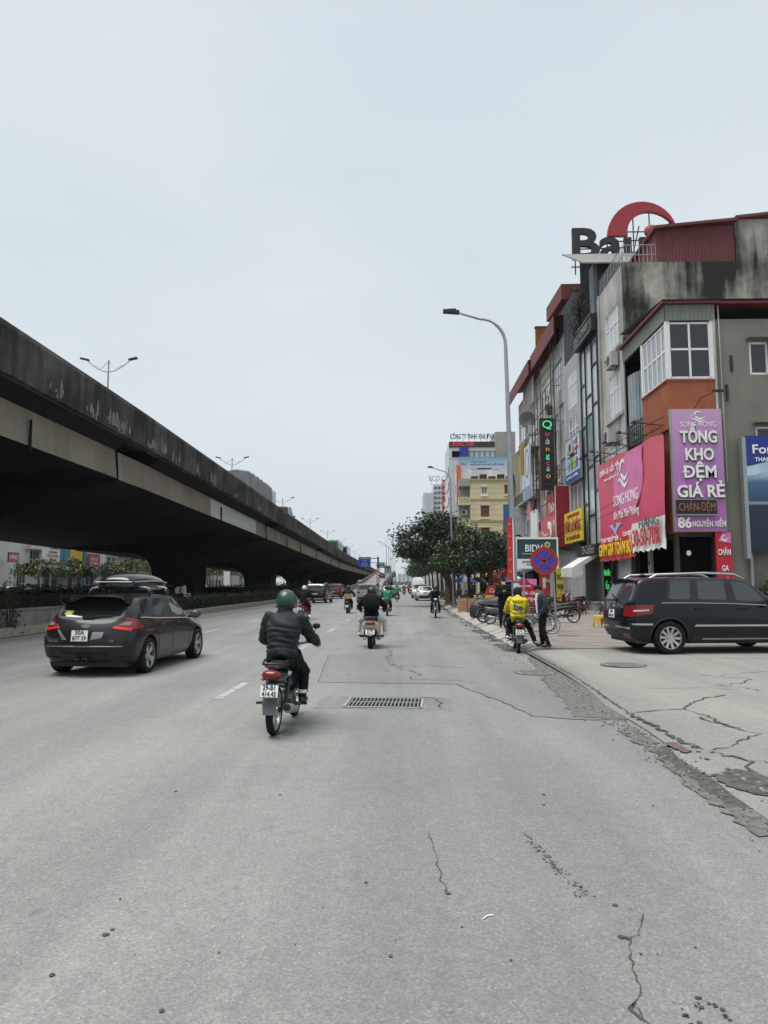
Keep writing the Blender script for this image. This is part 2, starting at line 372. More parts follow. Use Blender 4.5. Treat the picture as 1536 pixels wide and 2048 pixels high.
acrack([(4.4,8.6),(5.2,8.0),(6,7.8)], .014, .03); acrack([(6.2,15.2),(7.6,15.0),(9,14.9)], .03, .05)
ho = MB()                                                                  # broken edge and hole by the kerb
q = wiggle([(2.62,6.35),(2.85,6.45),(3.0,6.2),(3.02,5.85),(2.86,5.6),(2.7,5.75),(2.62,6.0),(2.62,6.35)], .06, .03)[:-1]
ho.add([(x, y, apz(x)+.004) for x, y in q], [tuple(range(len(q)))]); ho.build('pothole', m_grit, apron)
for i in range(30):
    a = random.uniform(2.6, 2.98); y = random.uniform(5.3, 7.4); r = random.uniform(.010, .032)
    b = MB(); b.ell((0,0,0), (r*1.2, r*.8, r*.5), 6, 4, rot=Matrix.Rotation(random.random()*3, 3, 'Z')); b.v = [(x*random.uniform(.75,1.15), yy*random.uniform(.75,1.15), z*random.uniform(.8,1.1)) for x, yy, z in b.v]
    b.build('broken_chip', m_apron, apron, loc=(a, y, apz(a)+r*.2))
mud = MB(); pts = wiggle([(2.66,7.55),(2.76,7.5),(2.79,7.12),(2.70,7.1),(2.66,7.55)], .04, .02)[:-1]
mud.add([(x, y, apz(x)+.006) for x, y in pts], [tuple(range(len(pts)))]); mud.build('brick_dust', mat('red_brick_dust', (.125, .09, .083), .95, var=.3, scale=20), apron)

# kerb and pavement beyond
kerb_end = 62
pv = struct(MB().box(3.3, 11.9, 17.3, 150, -.02, .112).build('pavement', mat('paving_far', (.205, .182, .16), .9, var=.2, scale=1.3)))
struct(MB().box(11.9, 40, 17.3, 150, -.02, .10).build('ground', m_soil)); struct(MB().box(2.9, 40, 150, 900, -.02, .10).build('ground', m_soil))
m_pave = [mat('paver_'+w, c, .88, var=.16, scale=6, bump=.2) for w, c in (('buff', (.225,.20,.175)), ('pink', (.205,.172,.15)), ('grey', (.20,.185,.168)))]
pm = []
for m in m_pave: pm.append(MB().box(-.196, .196, -.196, .196, -.01, .012).mesh('paving_slab', m))
for i in range(15):
    for j in range(20):
        o = link('paving_slab', random.choice(pm), pv, (3.62+.4*i+(.2 if j % 2 else 0), 17.52+.4*j, .111+random.uniform(0, .005)))
km = []
for s in range(3):
    b = MB(); b.prism([(2.86,0),(2.9,.03),(3.26,.145),(3.36,.15),(3.36,-.02),(2.86,-.02)], .01, .98, 'XZ')
    b.v = [(x+random.uniform(-.012,.012), y, z+random.uniform(-.006,.006)) for x, y, z in b.v]
    km.append(b.mesh('kerb_stone', mat('kerb_concrete', (.30,.285,.25), .9, var=.2, scale=5, bump=.3)))
for i, y in enumerate(np.arange(17.4, kerb_end, 1.0)): link('kerb_stone', random.choice(km), pv, (random.uniform(-.012,.012), y, random.uniform(-.012,.006)), random.uniform(-.008,.008)*0)
MB().box(2.88, 3.32, kerb_end, 150, -.02, .13).build('kerb', MC['kerb_concrete'], pv)
lit = MB()
for i in range(140):
    r = random.uniform(.01,.05); lit.obox((random.gauss(2.72,.18), random.uniform(17,50), .02), (r*2, r*1.5, .012), Matrix.Rotation(random.random()*3,3,'Z'), random.choice((0,0,1)))
tag(lit.build('gutter_litter', [m_grit, m_white]), kind='stuff')
for x, y, rr, z in ((2.45,13.5,.36,.012),(4.2,13.9,.40,.118)):
    c = MB(); c.lathe([(0,z),(rr,z)], 28, (x,y,0)); c.lathe([(rr+.012,z),(rr+.03,z+.002)], 28, (x,y,0), m=1)
    for a in range(-3, 4): c.box(x-rr*.7, x+rr*.7, y+a*.09-.012, y+a*.09+.012, z, z+.004, 0)
    tag(c.build('manhole_cover', [mat('iron_cover', (.17,.165,.155), .8, var=.2, scale=8), m_crack]), ('round iron manhole cover in the gutter close to the kerb crack' if x < 3 else 'round manhole cover set in the concrete apron before the dark car'), 'manhole cover')
for x0, x1, y in ((4.55, 5.1, 21.2),): MB().box(x0, x1, y, y+.06, .13, .14).build('drain_slot', m_crack, pv)

# drain grate
gt = thing('drain_grate', 'steel slotted drain grate set in the asphalt of the middle of the near lane', 'drain grate', (-.26,10.1,0), rad(-3))
pit = MB(); pit.box(-.5,.5,-.36,.36,.004,.007); pit.build('pit', plain('pit_black',(.006,.006,.007),.9), gt)
fr = MB()
for a in ((-.52,.52,-.42,-.36),(-.52,.52,.36,.42)): fr.box(a[0],a[1],a[2],a[3],.004,.016)
fr.box(-.54,-.5,-.42,.42,.004,.016); fr.box(.5,.54,-.42,.42,.004,.016); fr.build('frame', m_steel, gt)
bm_ = MB().box(-.011,.011,-.36,.36,.008,.022).mesh('grate_bar', mat('worn_bar', (.17,.175,.17), .6, .4, var=.15))
for i in range(19): link('grate_bar', bm_, gt, (-.47+i*.0522,0,0))
cm = MB(); cm.box(-.47,.47,-.02,.02,.006,.018); cm.build('cross_bar', m_steel, gt)
q = MB(); ragged([(-.95,-.5),(.95,-.5),(.9,.55),(-.9,.5)], .0025, 0, .06, .12, q); q.build('mortar_surround', m_old, gt)
crack([(.42,10.5),(.52,10.1),(.5,9.7)], .025, parent=road, amp=.03); crack([(-.9,10.55),(.45,10.6)], .03, parent=road, amp=.03)
# ------------------------------------------------------------------ foliage helpers
def leafmat(name, col, v=.35):
    m = mat(name, col, .55, var=v, scale=1.2, spec=.35); b = m.node_tree.nodes['Principled BSDF']
    b.inputs['Subsurface Weight'].default_value = 0; return m
LF = [leafmat('leaf_deep', (.020,.040,.018)), leafmat('leaf_mid', (.035,.066,.024)), leafmat('leaf_light', (.065,.10,.032)),
      leafmat('leaf_yellow', (.13,.135,.035)), leafmat('leaf_dull', (.045,.055,.035)), leafmat('leaf_blue', (.022,.042,.032))]
def leaves(name, cen, size, mats, parent=None, w=.5, up=.6, loc=None):
    """leaf-sized faces at the given centres (N,3); mats: list of materials mixed by clump"""
    c = np.asarray(cen); n = len(c)
    d = rng.normal(size=(n, 3)); d[:, 2] *= .6; d /= np.linalg.norm(d, axis=1)[:, None]
    nrm = rng.normal(size=(n, 3)); nrm[:, 2] += up*2; s = np.cross(d, nrm); s /= np.linalg.norm(s, axis=1)[:, None]+1e-9
    L = size*rng.uniform(.6, 1.3, n)[:, None]; droop = np.zeros((n, 3)); droop[:, 2] = -.18*L[:, 0]
    v = np.stack([c-d*L*.5, c+s*L*w*.5+droop*-.3, c+d*L*.5+droop, c-s*L*w*.5+droop*-.3], 1).reshape(-1, 3)
    me = bpy.data.meshes.new(name); me.vertices.add(4*n); me.vertices.foreach_set('co', v.ravel())
    me.loops.add(4*n); me.loops.foreach_set('vertex_index', np.arange(4*n, dtype=np.int32))
    me.polygons.add(n); me.polygons.foreach_set('loop_start', np.arange(0, 4*n, 4, dtype=np.int32))
    for m in mats: me.materials.append(m)
    key = np.floor(c/.55+rng.uniform(0, .25, (n, 3))).astype(int); h = (key[:, 0]*73+key[:, 1]*179+key[:, 2]*283) % 97
    me.polygons.foreach_set('material_index', ((h*len(mats))//97).astype(np.int32)); me.update(); me.validate()
    return link(name, me, parent, loc)
def crown_points(n, radii, cen=(0,0,0), clumps=40, spread=.3, seed=0, flat=.25):
    g = np.random.default_rng(seed); r = np.array(radii)
    u = g.normal(size=(clumps, 3)); u /= np.linalg.norm(u, axis=1)[:, None]
    u[:, 2] = np.where(u[:, 2] < -flat, u[:, 2]*.35, u[:, 2])
    cc = u*r*(g.uniform(.35, 1, clumps)**.6)[:, None]
    sz = g.uniform(.6, 1.35, clumps)*spread*min(r)
    k = g.integers(0, clumps, n); p = cc[k]+g.normal(size=(n, 3))*sz[k][:, None]*np.array([1, 1, .62])*.62
    return p+np.array(cen), cc+np.array(cen)
m_bark = mat('bark', (.075,.062,.05), .95, var=.3, scale=7, bump=.5, bscale=14)
def tree(label, loc, h, radii, cz, mats, n=5000, leaf=.26, clumps=42, seed=1, lean=(0,0), trunk=.16, name='street_tree', cat='tree', group=None, off=(0,0), spread=.34):
    t = thing(name, label, cat, loc, 0, group); g = random.Random(seed)
    p, cc = crown_points(n, radii, (off[0], off[1], cz), clumps, spread, seed)
    tb = MB(); top = cz-radii[2]*.45
    pts = [(0,0,0), (lean[0]*.3, lean[1]*.3, top*.4), (lean[0]*.8+off[0]*.2, lean[1]*.8+off[1]*.2, top*.8), (lean[0]+off[0]*.5, lean[1]+off[1]*.5, top)]
    tb.tube(pts, [trunk*1.25, trunk, trunk*.8, trunk*.6], 9)
    for c in sorted(cc.tolist(), key=lambda q: g.random())[:14]:
        a = Vector(pts[2 if g.random() < .5 else 3]); b = Vector(c); mid = a.lerp(b, .5)+Vector((g.uniform(-.2,.2), g.uniform(-.2,.2), .15))
        tb.tube([a, mid, b], [trunk*.38, trunk*.24, trunk*.08], 5)
    tb.build('trunk', m_bark, t, smooth=60)
    leaves('crown', p, leaf, mats, t); return t
def hedge(label, x0, x1, y0, y1, z0, z1, mats, n, leaf=.13, seed=0, group=None):
    g = np.random.default_rng(seed); cx, cy = (x0+x1)/2, (y0+y1)/2
    t = thing('hedge', label, 'hedge', (cx, cy, z0), 0, group)
    hx, hy, hz = (x1-x0)/2, (y1-y0)/2, z1-z0
    p = g.uniform(-1, 1, (n, 3)); s = g.integers(0, 3, n)
    p[s == 0, 0] = np.sign(p[s == 0, 0]); p[s == 1, 2] = 1
    q = p*np.array([hx, hy, hz/2])+np.array([0, 0, hz/2])+g.normal(size=(n, 3))*.05
    q[:, 2] += .10*np.sin(q[:, 1]*1.3)*(q[:, 2] > hz*.7)+.06*np.sin(q[:, 1]*4.1+q[:, 0])*(q[:, 2] > hz*.7)
    c = MB(); c.box(-hx*.8, hx*.8, -hy, hy, 0, hz*.86); c.build('hedge_core', mat('hedge_twigs', (.018,.02,.014), .95, var=.4, scale=5), t)
    leaves('foliage', q, leaf, mats, t); return t

# ------------------------------------------------------------------ elevated road
m_para = mat('stained_parapet', (.108,.106,.098), .92, var=.3, scale=1.3, streak=.95, sscale=1.5, sdark=.26, slo=.78, shi=1.1, bump=.3, bscale=9)
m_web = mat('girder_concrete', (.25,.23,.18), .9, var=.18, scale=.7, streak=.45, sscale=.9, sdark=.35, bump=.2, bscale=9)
m_under = mat('shade_dark_soffit', (.018,.018,.018), .97, var=.25, scale=.6)  # shade under the deck, put into the concrete colour as near-black
m_pier = mat('shade_dark_pier', (.022,.022,.022), .97, var=.25, scale=.8, streak=.3)  # near-black base colour carries the deck's shade on the piers
m_deck = mat('deck_asphalt', (.09,.09,.09), .9)
def dr(y): return .0135*max(0, min(y, 140)-30)
FLY = thing('flyover', 'long dark concrete elevated road on arched piers running beside the street', 'flyover', (0,0,0))
piers = [-6, 31.7, 65, 102, 138.5, 175, 212, 249, 286, 330, 380, 440]
def sweep(mb, prof, y0, y1, m=0, nseg=4):
    r = []
    for i in range(nseg+1):
        y = y0+(y1-y0)*i/nseg; d = dr(y); r.append([(x, y, z-d) for x, z in prof])
    mb.rings(r, m)
for a, b in zip(piers, piers[1:]):
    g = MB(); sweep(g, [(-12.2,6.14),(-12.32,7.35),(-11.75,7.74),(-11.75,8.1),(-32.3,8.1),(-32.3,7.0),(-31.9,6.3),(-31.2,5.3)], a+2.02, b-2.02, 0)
    # underside and inner faces take the painted shade colour: split by normal
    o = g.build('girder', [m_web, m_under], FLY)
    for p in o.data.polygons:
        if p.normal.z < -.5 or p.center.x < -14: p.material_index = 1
for y in np.arange(-16, 440, 5.9):
    b = MB(); sweep(b, [(-11.52,7.76),(-11.5,9.12),(-11.56,9.3),(-11.86,9.3),(-11.95,8.1),(-11.95,7.76)], y+.012, y+5.885, 0, 2); b.build('parapet_panel', m_para, FLY)
    if y > 20:
        b = MB(); sweep(b, [(-32.6,7.0),(-32.6,9.1),(-32.25,9.1),(-32.2,7.0)], y+.012, y+5.885, 0, 1); b.build('parapet_panel', m_para, FLY)
b = MB()
for i in range(12): sweep(b, [(-32.3,8.11),(-11.9,8.11),(-11.9,8.16),(-32.3,8.16)], -16+i*38, -16+(i+1)*38, 0, 3)
b.build('deck', m_deck, FLY)
b = MB()
for i in range(10): sweep(b, [(-20.9,8.17),(-20.9,9.0),(-20.7,9.05),(-20.5,9.0),(-20.5,8.17)], -16+i*45, -16+(i+1)*45, 0, 3)
b.build('median_barrier', m_para, FLY)
for y in piers[:9]:
    d = dr(y); q = []
    sx_ = -1.8 if y < 40 else 0
    q += [(-18.65+sx_, 0), (-18.65+sx_, 3.4)]
    for i in range(1, 7): t = i/6*PI/2; q.append((-18.65+sx_+1.7*(1-math.cos(t)), 3.4+1.75*math.sin(t)))
    q += [(-14.6, 5.45), (-12.12, 6.10), (-12.22, 7.3), (-12.6, 7.4), (-32.2, 7.0), (-31.1, 5.32)]
    for i in range(7): t = i/6*PI/2; q.append((-24.5+2.1*math.sin(t), 4.9-1.9*(1-math.cos(t))))
    q += [(-22.4, 3.0), (-22.4, 0)]
    q = [(x, z if z < 1 else z-d) for x, z in q]
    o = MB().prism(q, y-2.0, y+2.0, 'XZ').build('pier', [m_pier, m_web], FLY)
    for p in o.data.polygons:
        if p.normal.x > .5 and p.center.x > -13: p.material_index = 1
b = MB(); sweep(b, [(-12.17,6.15),(-12.28,7.3),(-12.33,7.3),(-12.22,6.15)], 44.6, 58.6, 0, 4); b.build('painted_panel', mat('pale_grey_paint', (.47,.48,.48), .7, var=.06, scale=1), FLY)
for y in (5, 18, 22.5, 47, 74, 84, 120):
    MB().tube([(-12.16,y,7.0-dr(y)),(-12.14,y,5.9-dr(y))], .05, 6).build('drain_pipe', m_under, FLY)

def double_lamp():
    t = thing('street_lamp', '', 'street lamp'); MB().tube([(0,0,0),(0,0,8.6)], [.1,.055], 8).build('pole', m_steel, t, smooth=60)
    for s in (-1, 1):
        pts = [(s*(.05+1.5*i/8), 0, 7.75+.85*(i/8)**1.7) for i in range(9)]; MB().tube(pts, .032, 6).build('arm', m_steel, t, smooth=60)
        b = MB(); b.tube([(0,0,8.55),(s*.5,0,8.0),(s*1.0,0,8.22)], .018, 5); b.build('brace', m_steel, t, smooth=60)
        h = MB(); h.obox((s*1.72,0,8.68), (.62,.24,.11), Matrix.Rotation(-s*.22,3,'Y')); h.build('lamp_head', m_dsteel, t)
    return t
dl = double_lamp()
g = random.Random(12)
for k in range(13):
    y0 = g.uniform(21, 78)
    for q in range(g.randint(3, 6)):
        y, z, w, h = y0+q*.22+g.uniform(-.08, .08), 7.78+g.uniform(0, .25), g.uniform(.05, .2), g.uniform(.12, .75); z -= dr(y)
        MB().prism([(y,z),(y+w,z+g.uniform(-.03,.05)),(y+w*g.uniform(.8,1.1),z+h*.7),(y+w*.55,z+h),(y+w*.2,z+h*.85),(y-w*.1,z+h*.4)], -11.52, -11.492, 'YZ').build('peeled_patch', mat('bare_plaster', (.22,.21,.185), .95, var=.35, scale=5), FLY)
words = ['nearest', 'second', 'third', 'fourth', 'fifth', 'sixth', 'seventh', 'eighth', 'ninth', 'tenth']
for i in range(10):
    y = 48.2+36.4*i; o = dl if i == 0 else copy_tree(dl); o.location = (-20.7, y, 9.0-dr(y)); tag(o, f'{words[i]} double-armed street lamp rising from the middle of the flyover', None, 'double-armed lamps along the flyover')

# up-ramp beside the flyover
RAMP = thing('ramp', 'concrete slip road climbing between barriers to join the flyover ahead', 'ramp', (0,0,0))
def rz_(y): return float(np.interp(y, [90, 112, 150, 200, 250, 300, 380], [0, .12, .95, 2.75, 4.6, 6.3, 7.1]))
def rl(y): return float(np.interp(y, [90, 110, 300, 380], [-9.9, -9.2, -11.2, -11.6]))
def rr(y): return float(np.interp(y, [90, 140, 300, 380], [-4.9, -4.4, -4.0, -4.0]))
Y = list(np.linspace(100, 380, 30))
b = MB(); b.rings([[(rl(y), y, rz_(y)+.02), (rr(y), y, rz_(y)+.02), (rr(y), y, max(-.02, rz_(y)-1.2 if rz_(y) > 2.5 else -.02)), (rl(y), y, -.02 if rz_(y) < 2.5 else rz_(y)-1.2)] for y in Y]); b.build('roadway', mat('pale_ramp_asphalt', (.19,.19,.185), .9, scale=.5), RAMP)
for nm, f, y0 in (('barrier', rl, 104), ('barrier', rr, 148)):
    ys_ = list(np.linspace(y0, 380, 28)); b = MB()
    b.rings([[(f(y)-.2, y, rz_(y)-.3), (f(y)+.2, y, rz_(y)-.3), (f(y)+.1, y, rz_(y)+.85*min(1, (y-y0)/8+.3)), (f(y)-.1, y, rz_(y)+.85*min(1, (y-y0)/8+.3))] for y in ys_]); b.build(nm, mat('barrier_concrete', (.20,.20,.185), .9, var=.2, streak=.5), RAMP)
b = MB(); ys_ = list(np.linspace(150, 380, 20)); b.rings([[(rr(y), y, 0 if rz_(y) < 3 else rz_(y)-1.6), (rr(y)+.25, y, 0 if rz_(y) < 3 else rz_(y)-1.6), (rr(y)+.25, y, rz_(y)+.1), (rr(y), y, rz_(y)+.1)] for y in ys_]); b.build('side_wall', m_para, RAMP)
for y in (230, 262, 294, 326, 360): MB().box(rl(y)+1.2, rr(y)-1.2, y-.8, y+.8, -.02, rz_(y)-1).build('pier', m_pier, RAMP)
for s in (1.2, -1.2): b = MB(); b.rings([[((rl if s > 0 else rr)(y)+s, y, rz_(y)+.03), ((rl if s > 0 else rr)(y)+s+.16, y, rz_(y)+.03), ((rl if s > 0 else rr)(y)+s+.16, y, rz_(y)+.035), ((rl if s > 0 else rr)(y)+s, y, rz_(y)+.035)] for y in Y]); b.build('edge_line', m_mark, RAMP)
def single_lamp(h=9.9, arm=1.42, up=1.05, side=-1):
    t = thing('street_lamp', '', 'street lamp')
    MB().tube([(0,0,0),(0,0,1.2),(0,0,h*.55),(0,0,h-up)], [.105,.095,.075,.055], 12).build('pole', m_steel, t, smooth=60)
    pts = [(0,0,h-up)]
    for i in range(1, 9): a = i/8*PI/2; pts.append((side*(.75*(1-math.cos(a))), 0, h-up+.78*up*math.sin(a)))
    pts.append((side*arm, 0, h-up+.78*up+.22)); MB().tube(pts, [.052]*5+[.04]*4+[.035], 8).build('arm', m_steel, t, smooth=60)
    e = Vector(pts[-1]); hd = MB(); hd.obox(e+Vector((side*.22,0,.04)), (.50,.22,.075), Matrix.Rotation(-side*.11,3,'Y')); hd.obox(e+Vector((side*.2,0,.10)), (.26,.13,.045)); hd.build('lamp_head', m_dsteel, t)
    bs = MB(); bs.box(-.2,.2,-.2,.2,0,.05); bs.box(-.14,.14,-.14,.14,.05,.4); bs.build('base', m_steel, t); return t
sl = single_lamp()
spots = [(3.15,21.3,.14,'tall grey street lamp on the kerb beside the no-stopping sign', 'kerb'), (3.35,47.5,.14,'grey street lamp rising through the trees along the right kerb', 'kerb')]
for i, (x, y, z, l, g) in enumerate(spots):
    o = sl if i == 0 else copy_tree(sl); o.location = (x, y, z); o.rotation_euler = (0, rad(-1.1), 0); o.scale = (1, 1, 1) if i == 0 else (.8, .8, .945); tag(o, l, None, 'single-armed lamps on the right kerb')
for i, y in enumerate((165, 190, 220, 255, 300)):
    o = copy_tree(sl); o.location = (rr(y)+.6, y, rz_(y)); tag(o, f'{words[i]} single-armed lamp on the outer side of the ramp', None, 'lamps along the ramp')

# gantry with direction sign and the stacked round prohibition signs
G_ = thing('sign_gantry', 'steel mast with a cantilever arm carrying the blue direction sign', 'sign gantry', (-4.55,130,0))
MB().tube([(0,0,0),(0,0,6.6)], .16, 10).build('mast', m_dsteel, G_, smooth=60); a = MB(); a.tube([(0,0,6.35),(-1.5,0,6.3)], .07, 6); a.tube([(0,0,5.6),(-1.5,0,5.5)], .05, 6); a.build('arm', m_dsteel, G_)
sg = MB().box(-3.6,-1.35,-.12,-.06,4.75,6.55).build('direction_sign', mat('sign_blue', (.012,.035,.30), .4, var=.04), G_)
for z, wd, s in ((6.28,1.9,'ĐƯỜNG TRÊN CAO'),(5.9,.7,'CAO TỐC'),(5.4,.9,'Đầu Trấu'),(5.05,1.2,'Hướng đi')): txt(s, .17, m_wtxt, sg, -2.475, z, -.13, wd)
m_sred = mat('sign_red', (.40,.018,.02), .45, var=.05); m_swht = plain('sign_white', (.75,.75,.74), .45)
for k in range(4):
    z = 4.25-k*.72; d = MB(); d.lathe([(0,-.26),(.25,-.26),(.25,-.24)], 24, (0,0,z), 'Y', 1); d.lathe([(.25,-.265),(.35,-.265),(.35,-.24),(.25,-.24)], 24, (0,0,z), 'Y', 0, closed=True)
    d.obox((0,-.275,z), (.07,.012,.5), Matrix.Rotation(.78,3,'Y'), 0); d.obox((.0,-.272,z), (.26,.008,.12), None, 2); d.build('round_sign', [m_sred, m_swht, m_ink], G_)
MB().box(-.3,.3,-.2,.2,1.2,1.5).build('plate', m_dsteel, G_); MB().box(-.28,.28,-.26,-.22,4.75,5.25).build('blue_plate', MC['sign_blue'], G_)
G2 = thing('direction_sign', 'green motorway direction sign over the top of the ramp', 'road sign', (rr(255)-3.6,255,rz_(255)))
MB().box(-1.6,1.2,-.05,.05,2.6,4.6).build('panel', mat('sign_green', (.01,.16,.10), .4, var=.04), G2); MB().box(-2.6,1.6,.06,.16,3.6,3.75).box(1.5,1.65,.05,.2,0,4.7).build('frame', m_steel, G2)
for z, s in ((4.2,'HÀ NỘI'),(3.6,'↑'),(3.0,'PHÁP VÂN')): txt(s, .3, m_wtxt, G2, -.2, z, -.08)

# ------------------------------------------------------------------ median on the left: kerb, low wall, planters, hedges
m_lk = mat('buff_kerb', (.31,.285,.235), .9, var=.22, scale=3.5, bump=.3, streak=.2)
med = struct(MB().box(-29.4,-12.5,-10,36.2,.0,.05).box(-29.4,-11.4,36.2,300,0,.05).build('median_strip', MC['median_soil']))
ks = [MB().box(-.16,.16,.008,.992,0,.27+.01*k).mesh('kerb_stone', m_lk) for k in range(3)]
for i, y in enumerate(np.arange(14, 36, 1.0)): link('kerb_stone', random.choice(ks), med, (-12.33+random.uniform(-.015,.015), y, 0))
for i, y in enumerate(np.arange(36.2, 96, 1.0)): link('kerb_stone', random.choice(ks), med, (-11.15+random.uniform(-.015,.015), y, 0))
MB().box(-11.3,-11.0,96.3,300,0,.27).build('kerb', m_lk, med); MB().box(-12.45,-11.0,35.95,36.18,0,.28).build('kerb_return', m_lk, med)
lw = thing('low_wall', 'low grey concrete wall behind the near kerb under the flyover', 'wall', (-13.35,0,0))
wp = MB().box(-.1,.1,.01,2.38,0,.74).mesh('wall_panel', mat('wall_concrete', (.27,.265,.245), .9, var=.2, scale=1.8, streak=.4, bump=.25))
for y in np.arange(12.2, 36, 2.4): link('wall_panel', wp, lw, (0,y,0))
cpm = MB().box(-.14,.14,12.2,36.2,.742,.80).build('coping', MC['wall_concrete'], lw)
lw2 = thing('low_wall', 'long low wall behind the planted strip past the parked hedge end', 'wall', (-13.6,0,0)); lw2['label'] = 'long grey low wall standing behind the far planted strip of the median'
wp2 = MB().box(-.1,.1,.01,2.98,0,.86).mesh('wall_panel', MC['wall_concrete'])
for y in np.arange(36.5, 96, 3): link('wall_panel', wp2, lw2, (0,y,0))
hedge('tall dark hedge standing behind the near low wall under the flyover', -15.9,-14.7,12,46,.05,1.45,[LF[0],LF[0],LF[5]],5200,.16,1)
hedge('clipped green hedge in the planted strip along the far median kerb', -12.6,-11.5,37,94,.05,.92,[LF[0],LF[1],LF[4],LF[0]],9000,.13,2)
hedge('dark hedge on the far side of the flyover before the opposite road', -29.2,-28.2,40,190,.05,1.35,[LF[0],LF[0],LF[5]],6000,.2,3)
def shrub(label, loc, h, r, n, leaf, mats, seed, name='shrub'):
    t = thing(name, label, 'shrub', loc); p, cc = crown_points(n, (r, r, h*.5), (0,0,h*.52), 22, .42, seed, flat=1)
    b = MB(); g = random.Random(seed)
    for c in cc.tolist(): b.tube([(g.uniform(-.1,.1), g.uniform(-.1,.1), 0), Vector(c)*.5+Vector((0,0,.1)), c], [.012,.009,.004], 4)
    b.build('stems', m_bark, t); leaves('foliage', p, leaf, mats, t); return t
shrub('scraggly leafy shrub growing by the low wall behind the dark hatchback', (-12.75,22.3,.05), 1.15, .75, 700, .10, [LF[4],LF[1],LF[0]], 5)
shrub('thin tall weed standing up from the scraggly shrub by the wall', (-12.9,23.2,.05), 2.0, .32, 130, .10, [LF[4],LF[0]], 6)
shrub('rusty brown bush at the rounded end of the planted strip', (-11.75,36.9,.25), .8, .5, 500, .10, [mat('leaf_rust',(.10,.06,.03),.8),LF[4]], 7)
for i, (y, h) in enumerate(((60,1.7),(66,1.9),(74,2.0),(82,1.8),(90,2.2))):
    shrub(f'{ORD[i]} rounded dark bush in the median under the flyover, counted from the near end', (-12.9,y,.05), h, .95, 500, .16, [LF[0],LF[1],LF[5]], 20+i).__setitem__('group', 'bushes in the median under the flyover')

# ------------------------------------------------------------------ buildings and trees beyond the flyover
def facade(mb, w, h, op, y=0., dep=.14, m=0, x0=0., z0=0., mr=None):
    xs = sorted({x0, x0+w, *[o[0] for o in op], *[o[1] for o in op]}); zs = sorted({z0, z0+h, *[o[2] for o in op], *[o[3] for o in op]})
    for a, b in zip(xs, xs[1:]):
        for c, d in zip(zs, zs[1:]):
            X, Z = (a+b)/2, (c+d)/2
            if not any(o[0] < X < o[1] and o[2] < Z < o[3] for o in op): mb.quad((a,y,c),(b,y,c),(b,y,d),(a,y,d), m)
    for a, b, c, d in op:
        q = mr if mr is not None else m
        mb.quad((a,y,c),(a,y+dep,c),(a,y+dep,d),(a,y,d),q); mb.quad((b,y,c),(b,y,d),(b,y+dep,d),(b,y+dep,c),q)
        mb.quad((a,y,d),(a,y+dep,d),(b,y+dep,d),(b,y,d),q); mb.quad((a,y,c),(b,y,c),(b,y+dep,c),(a,y+dep,c),q)
def shell(mb, w, dp, h, m=0, x0=0., y0=0., z0=0.):
    """side, back and top walls of a block whose front is open at y0"""
    a, b, c, d = x0, x0+w, y0, y0+dp
    mb.quad((a,c,z0),(a,d,z0),(a,d,z0+h),(a,c,z0+h),m); mb.quad((b,c,z0),(b,c,z0+h),(b,d,z0+h),(b,d,z0),m)
    mb.quad((a,d,z0),(b,d,z0),(b,d,z0+h),(a,d,z0+h),m); mb.quad((a,c,z0+h),(b,c,z0+h),(b,d,z0+h),(a,d,z0+h),m)
PANES = {}
def window(parent, x0, x1, z0, z1, nx, nz, y=.08, fm=None, gm=None, t=.05, side=False, transom=None, x=0):
    """frame (one part) with each pane a sub-part; side=True puts it in a plane facing +x"""
    fm = fm or m_white; gm = gm or m_glass; f = MB(); W_, H_ = x1-x0, z1-z0
    xs = [x0+W_*i/nx for i in range(nx+1)]; zs = [z0+H_*i/nz for i in range(nz+1)] if transom is None else [z0, z0+H_*transom, z1]
    def bx(a, b, c, d):
        if side: f.box(x-.04, x+.03, a, b, c, d)
        else: f.box(a, b, y-.03, y+.04, c, d)
    for X in xs: bx(max(x0, X-t/2-(t/2 if X == x1 else 0)), min(x1, X+t/2+(t/2 if X == x0 else 0)), z0, z1)
    for Z in zs:
        for a, b in zip(xs, xs[1:]): bx(a+t*.7, b-t*.7, max(z0, Z-t/2-(t/2 if Z == z1 else 0)), min(z1, Z+t/2+(t/2 if Z == z0 else 0)))
    o = f.build('window', fm, parent)
    for a, b in zip(xs, xs[1:]):
        for c, d in zip(zs, zs[1:]):
            k = (round(b-a, 2), round(d-c, 2), gm.name, side)
            if k not in PANES:
                p = MB(); A, D = (b-a)/2-t*.4, (d-c)/2-t*.4
                if side: p.box(-.008, .008, -A, A, -D, D)
                else: p.box(-A, A, -.008, .008, -D, D)
                PANES[k] = p.mesh('pane', gm)
            c_ = ((x-.0, (a+b)/2, (c+d)/2) if side else ((a+b)/2, y+.005, (c+d)/2)); link('pane', PANES[k], o, c_)
    return o
def block(label, loc, rz, w, dp, h, wall, op, name='townhouse', glass=None, frame=None, nx=2, nz=2, y=.1, cat='building', group=None):
    t = thing(name, label, cat, loc, rz, group); b = MB(); facade(b, w, h, op); shell(b, w, dp, h); b.build('wall', wall, t)
    for o in op: window(t, *o, nx, nz, y, frame, glass)
    return t
LB = -50; lr = rad(90)
cw = mat('far_white_render', (.62,.62,.60), .85, var=.08, scale=.5, streak=.3, sscale=.6)
t = block('white rendered house with balconies left of the glass fronted office', (LB,82,0), lr, 15.6, 12, 13, cw, [(1,4,.2,3),(9,11.2,.3,3.2),(12,14.6,3.7,6.2),(12.2,14.2,8.2,10.4),(2,5,4,6.2),(2,5,8,10.2)], nx=3)
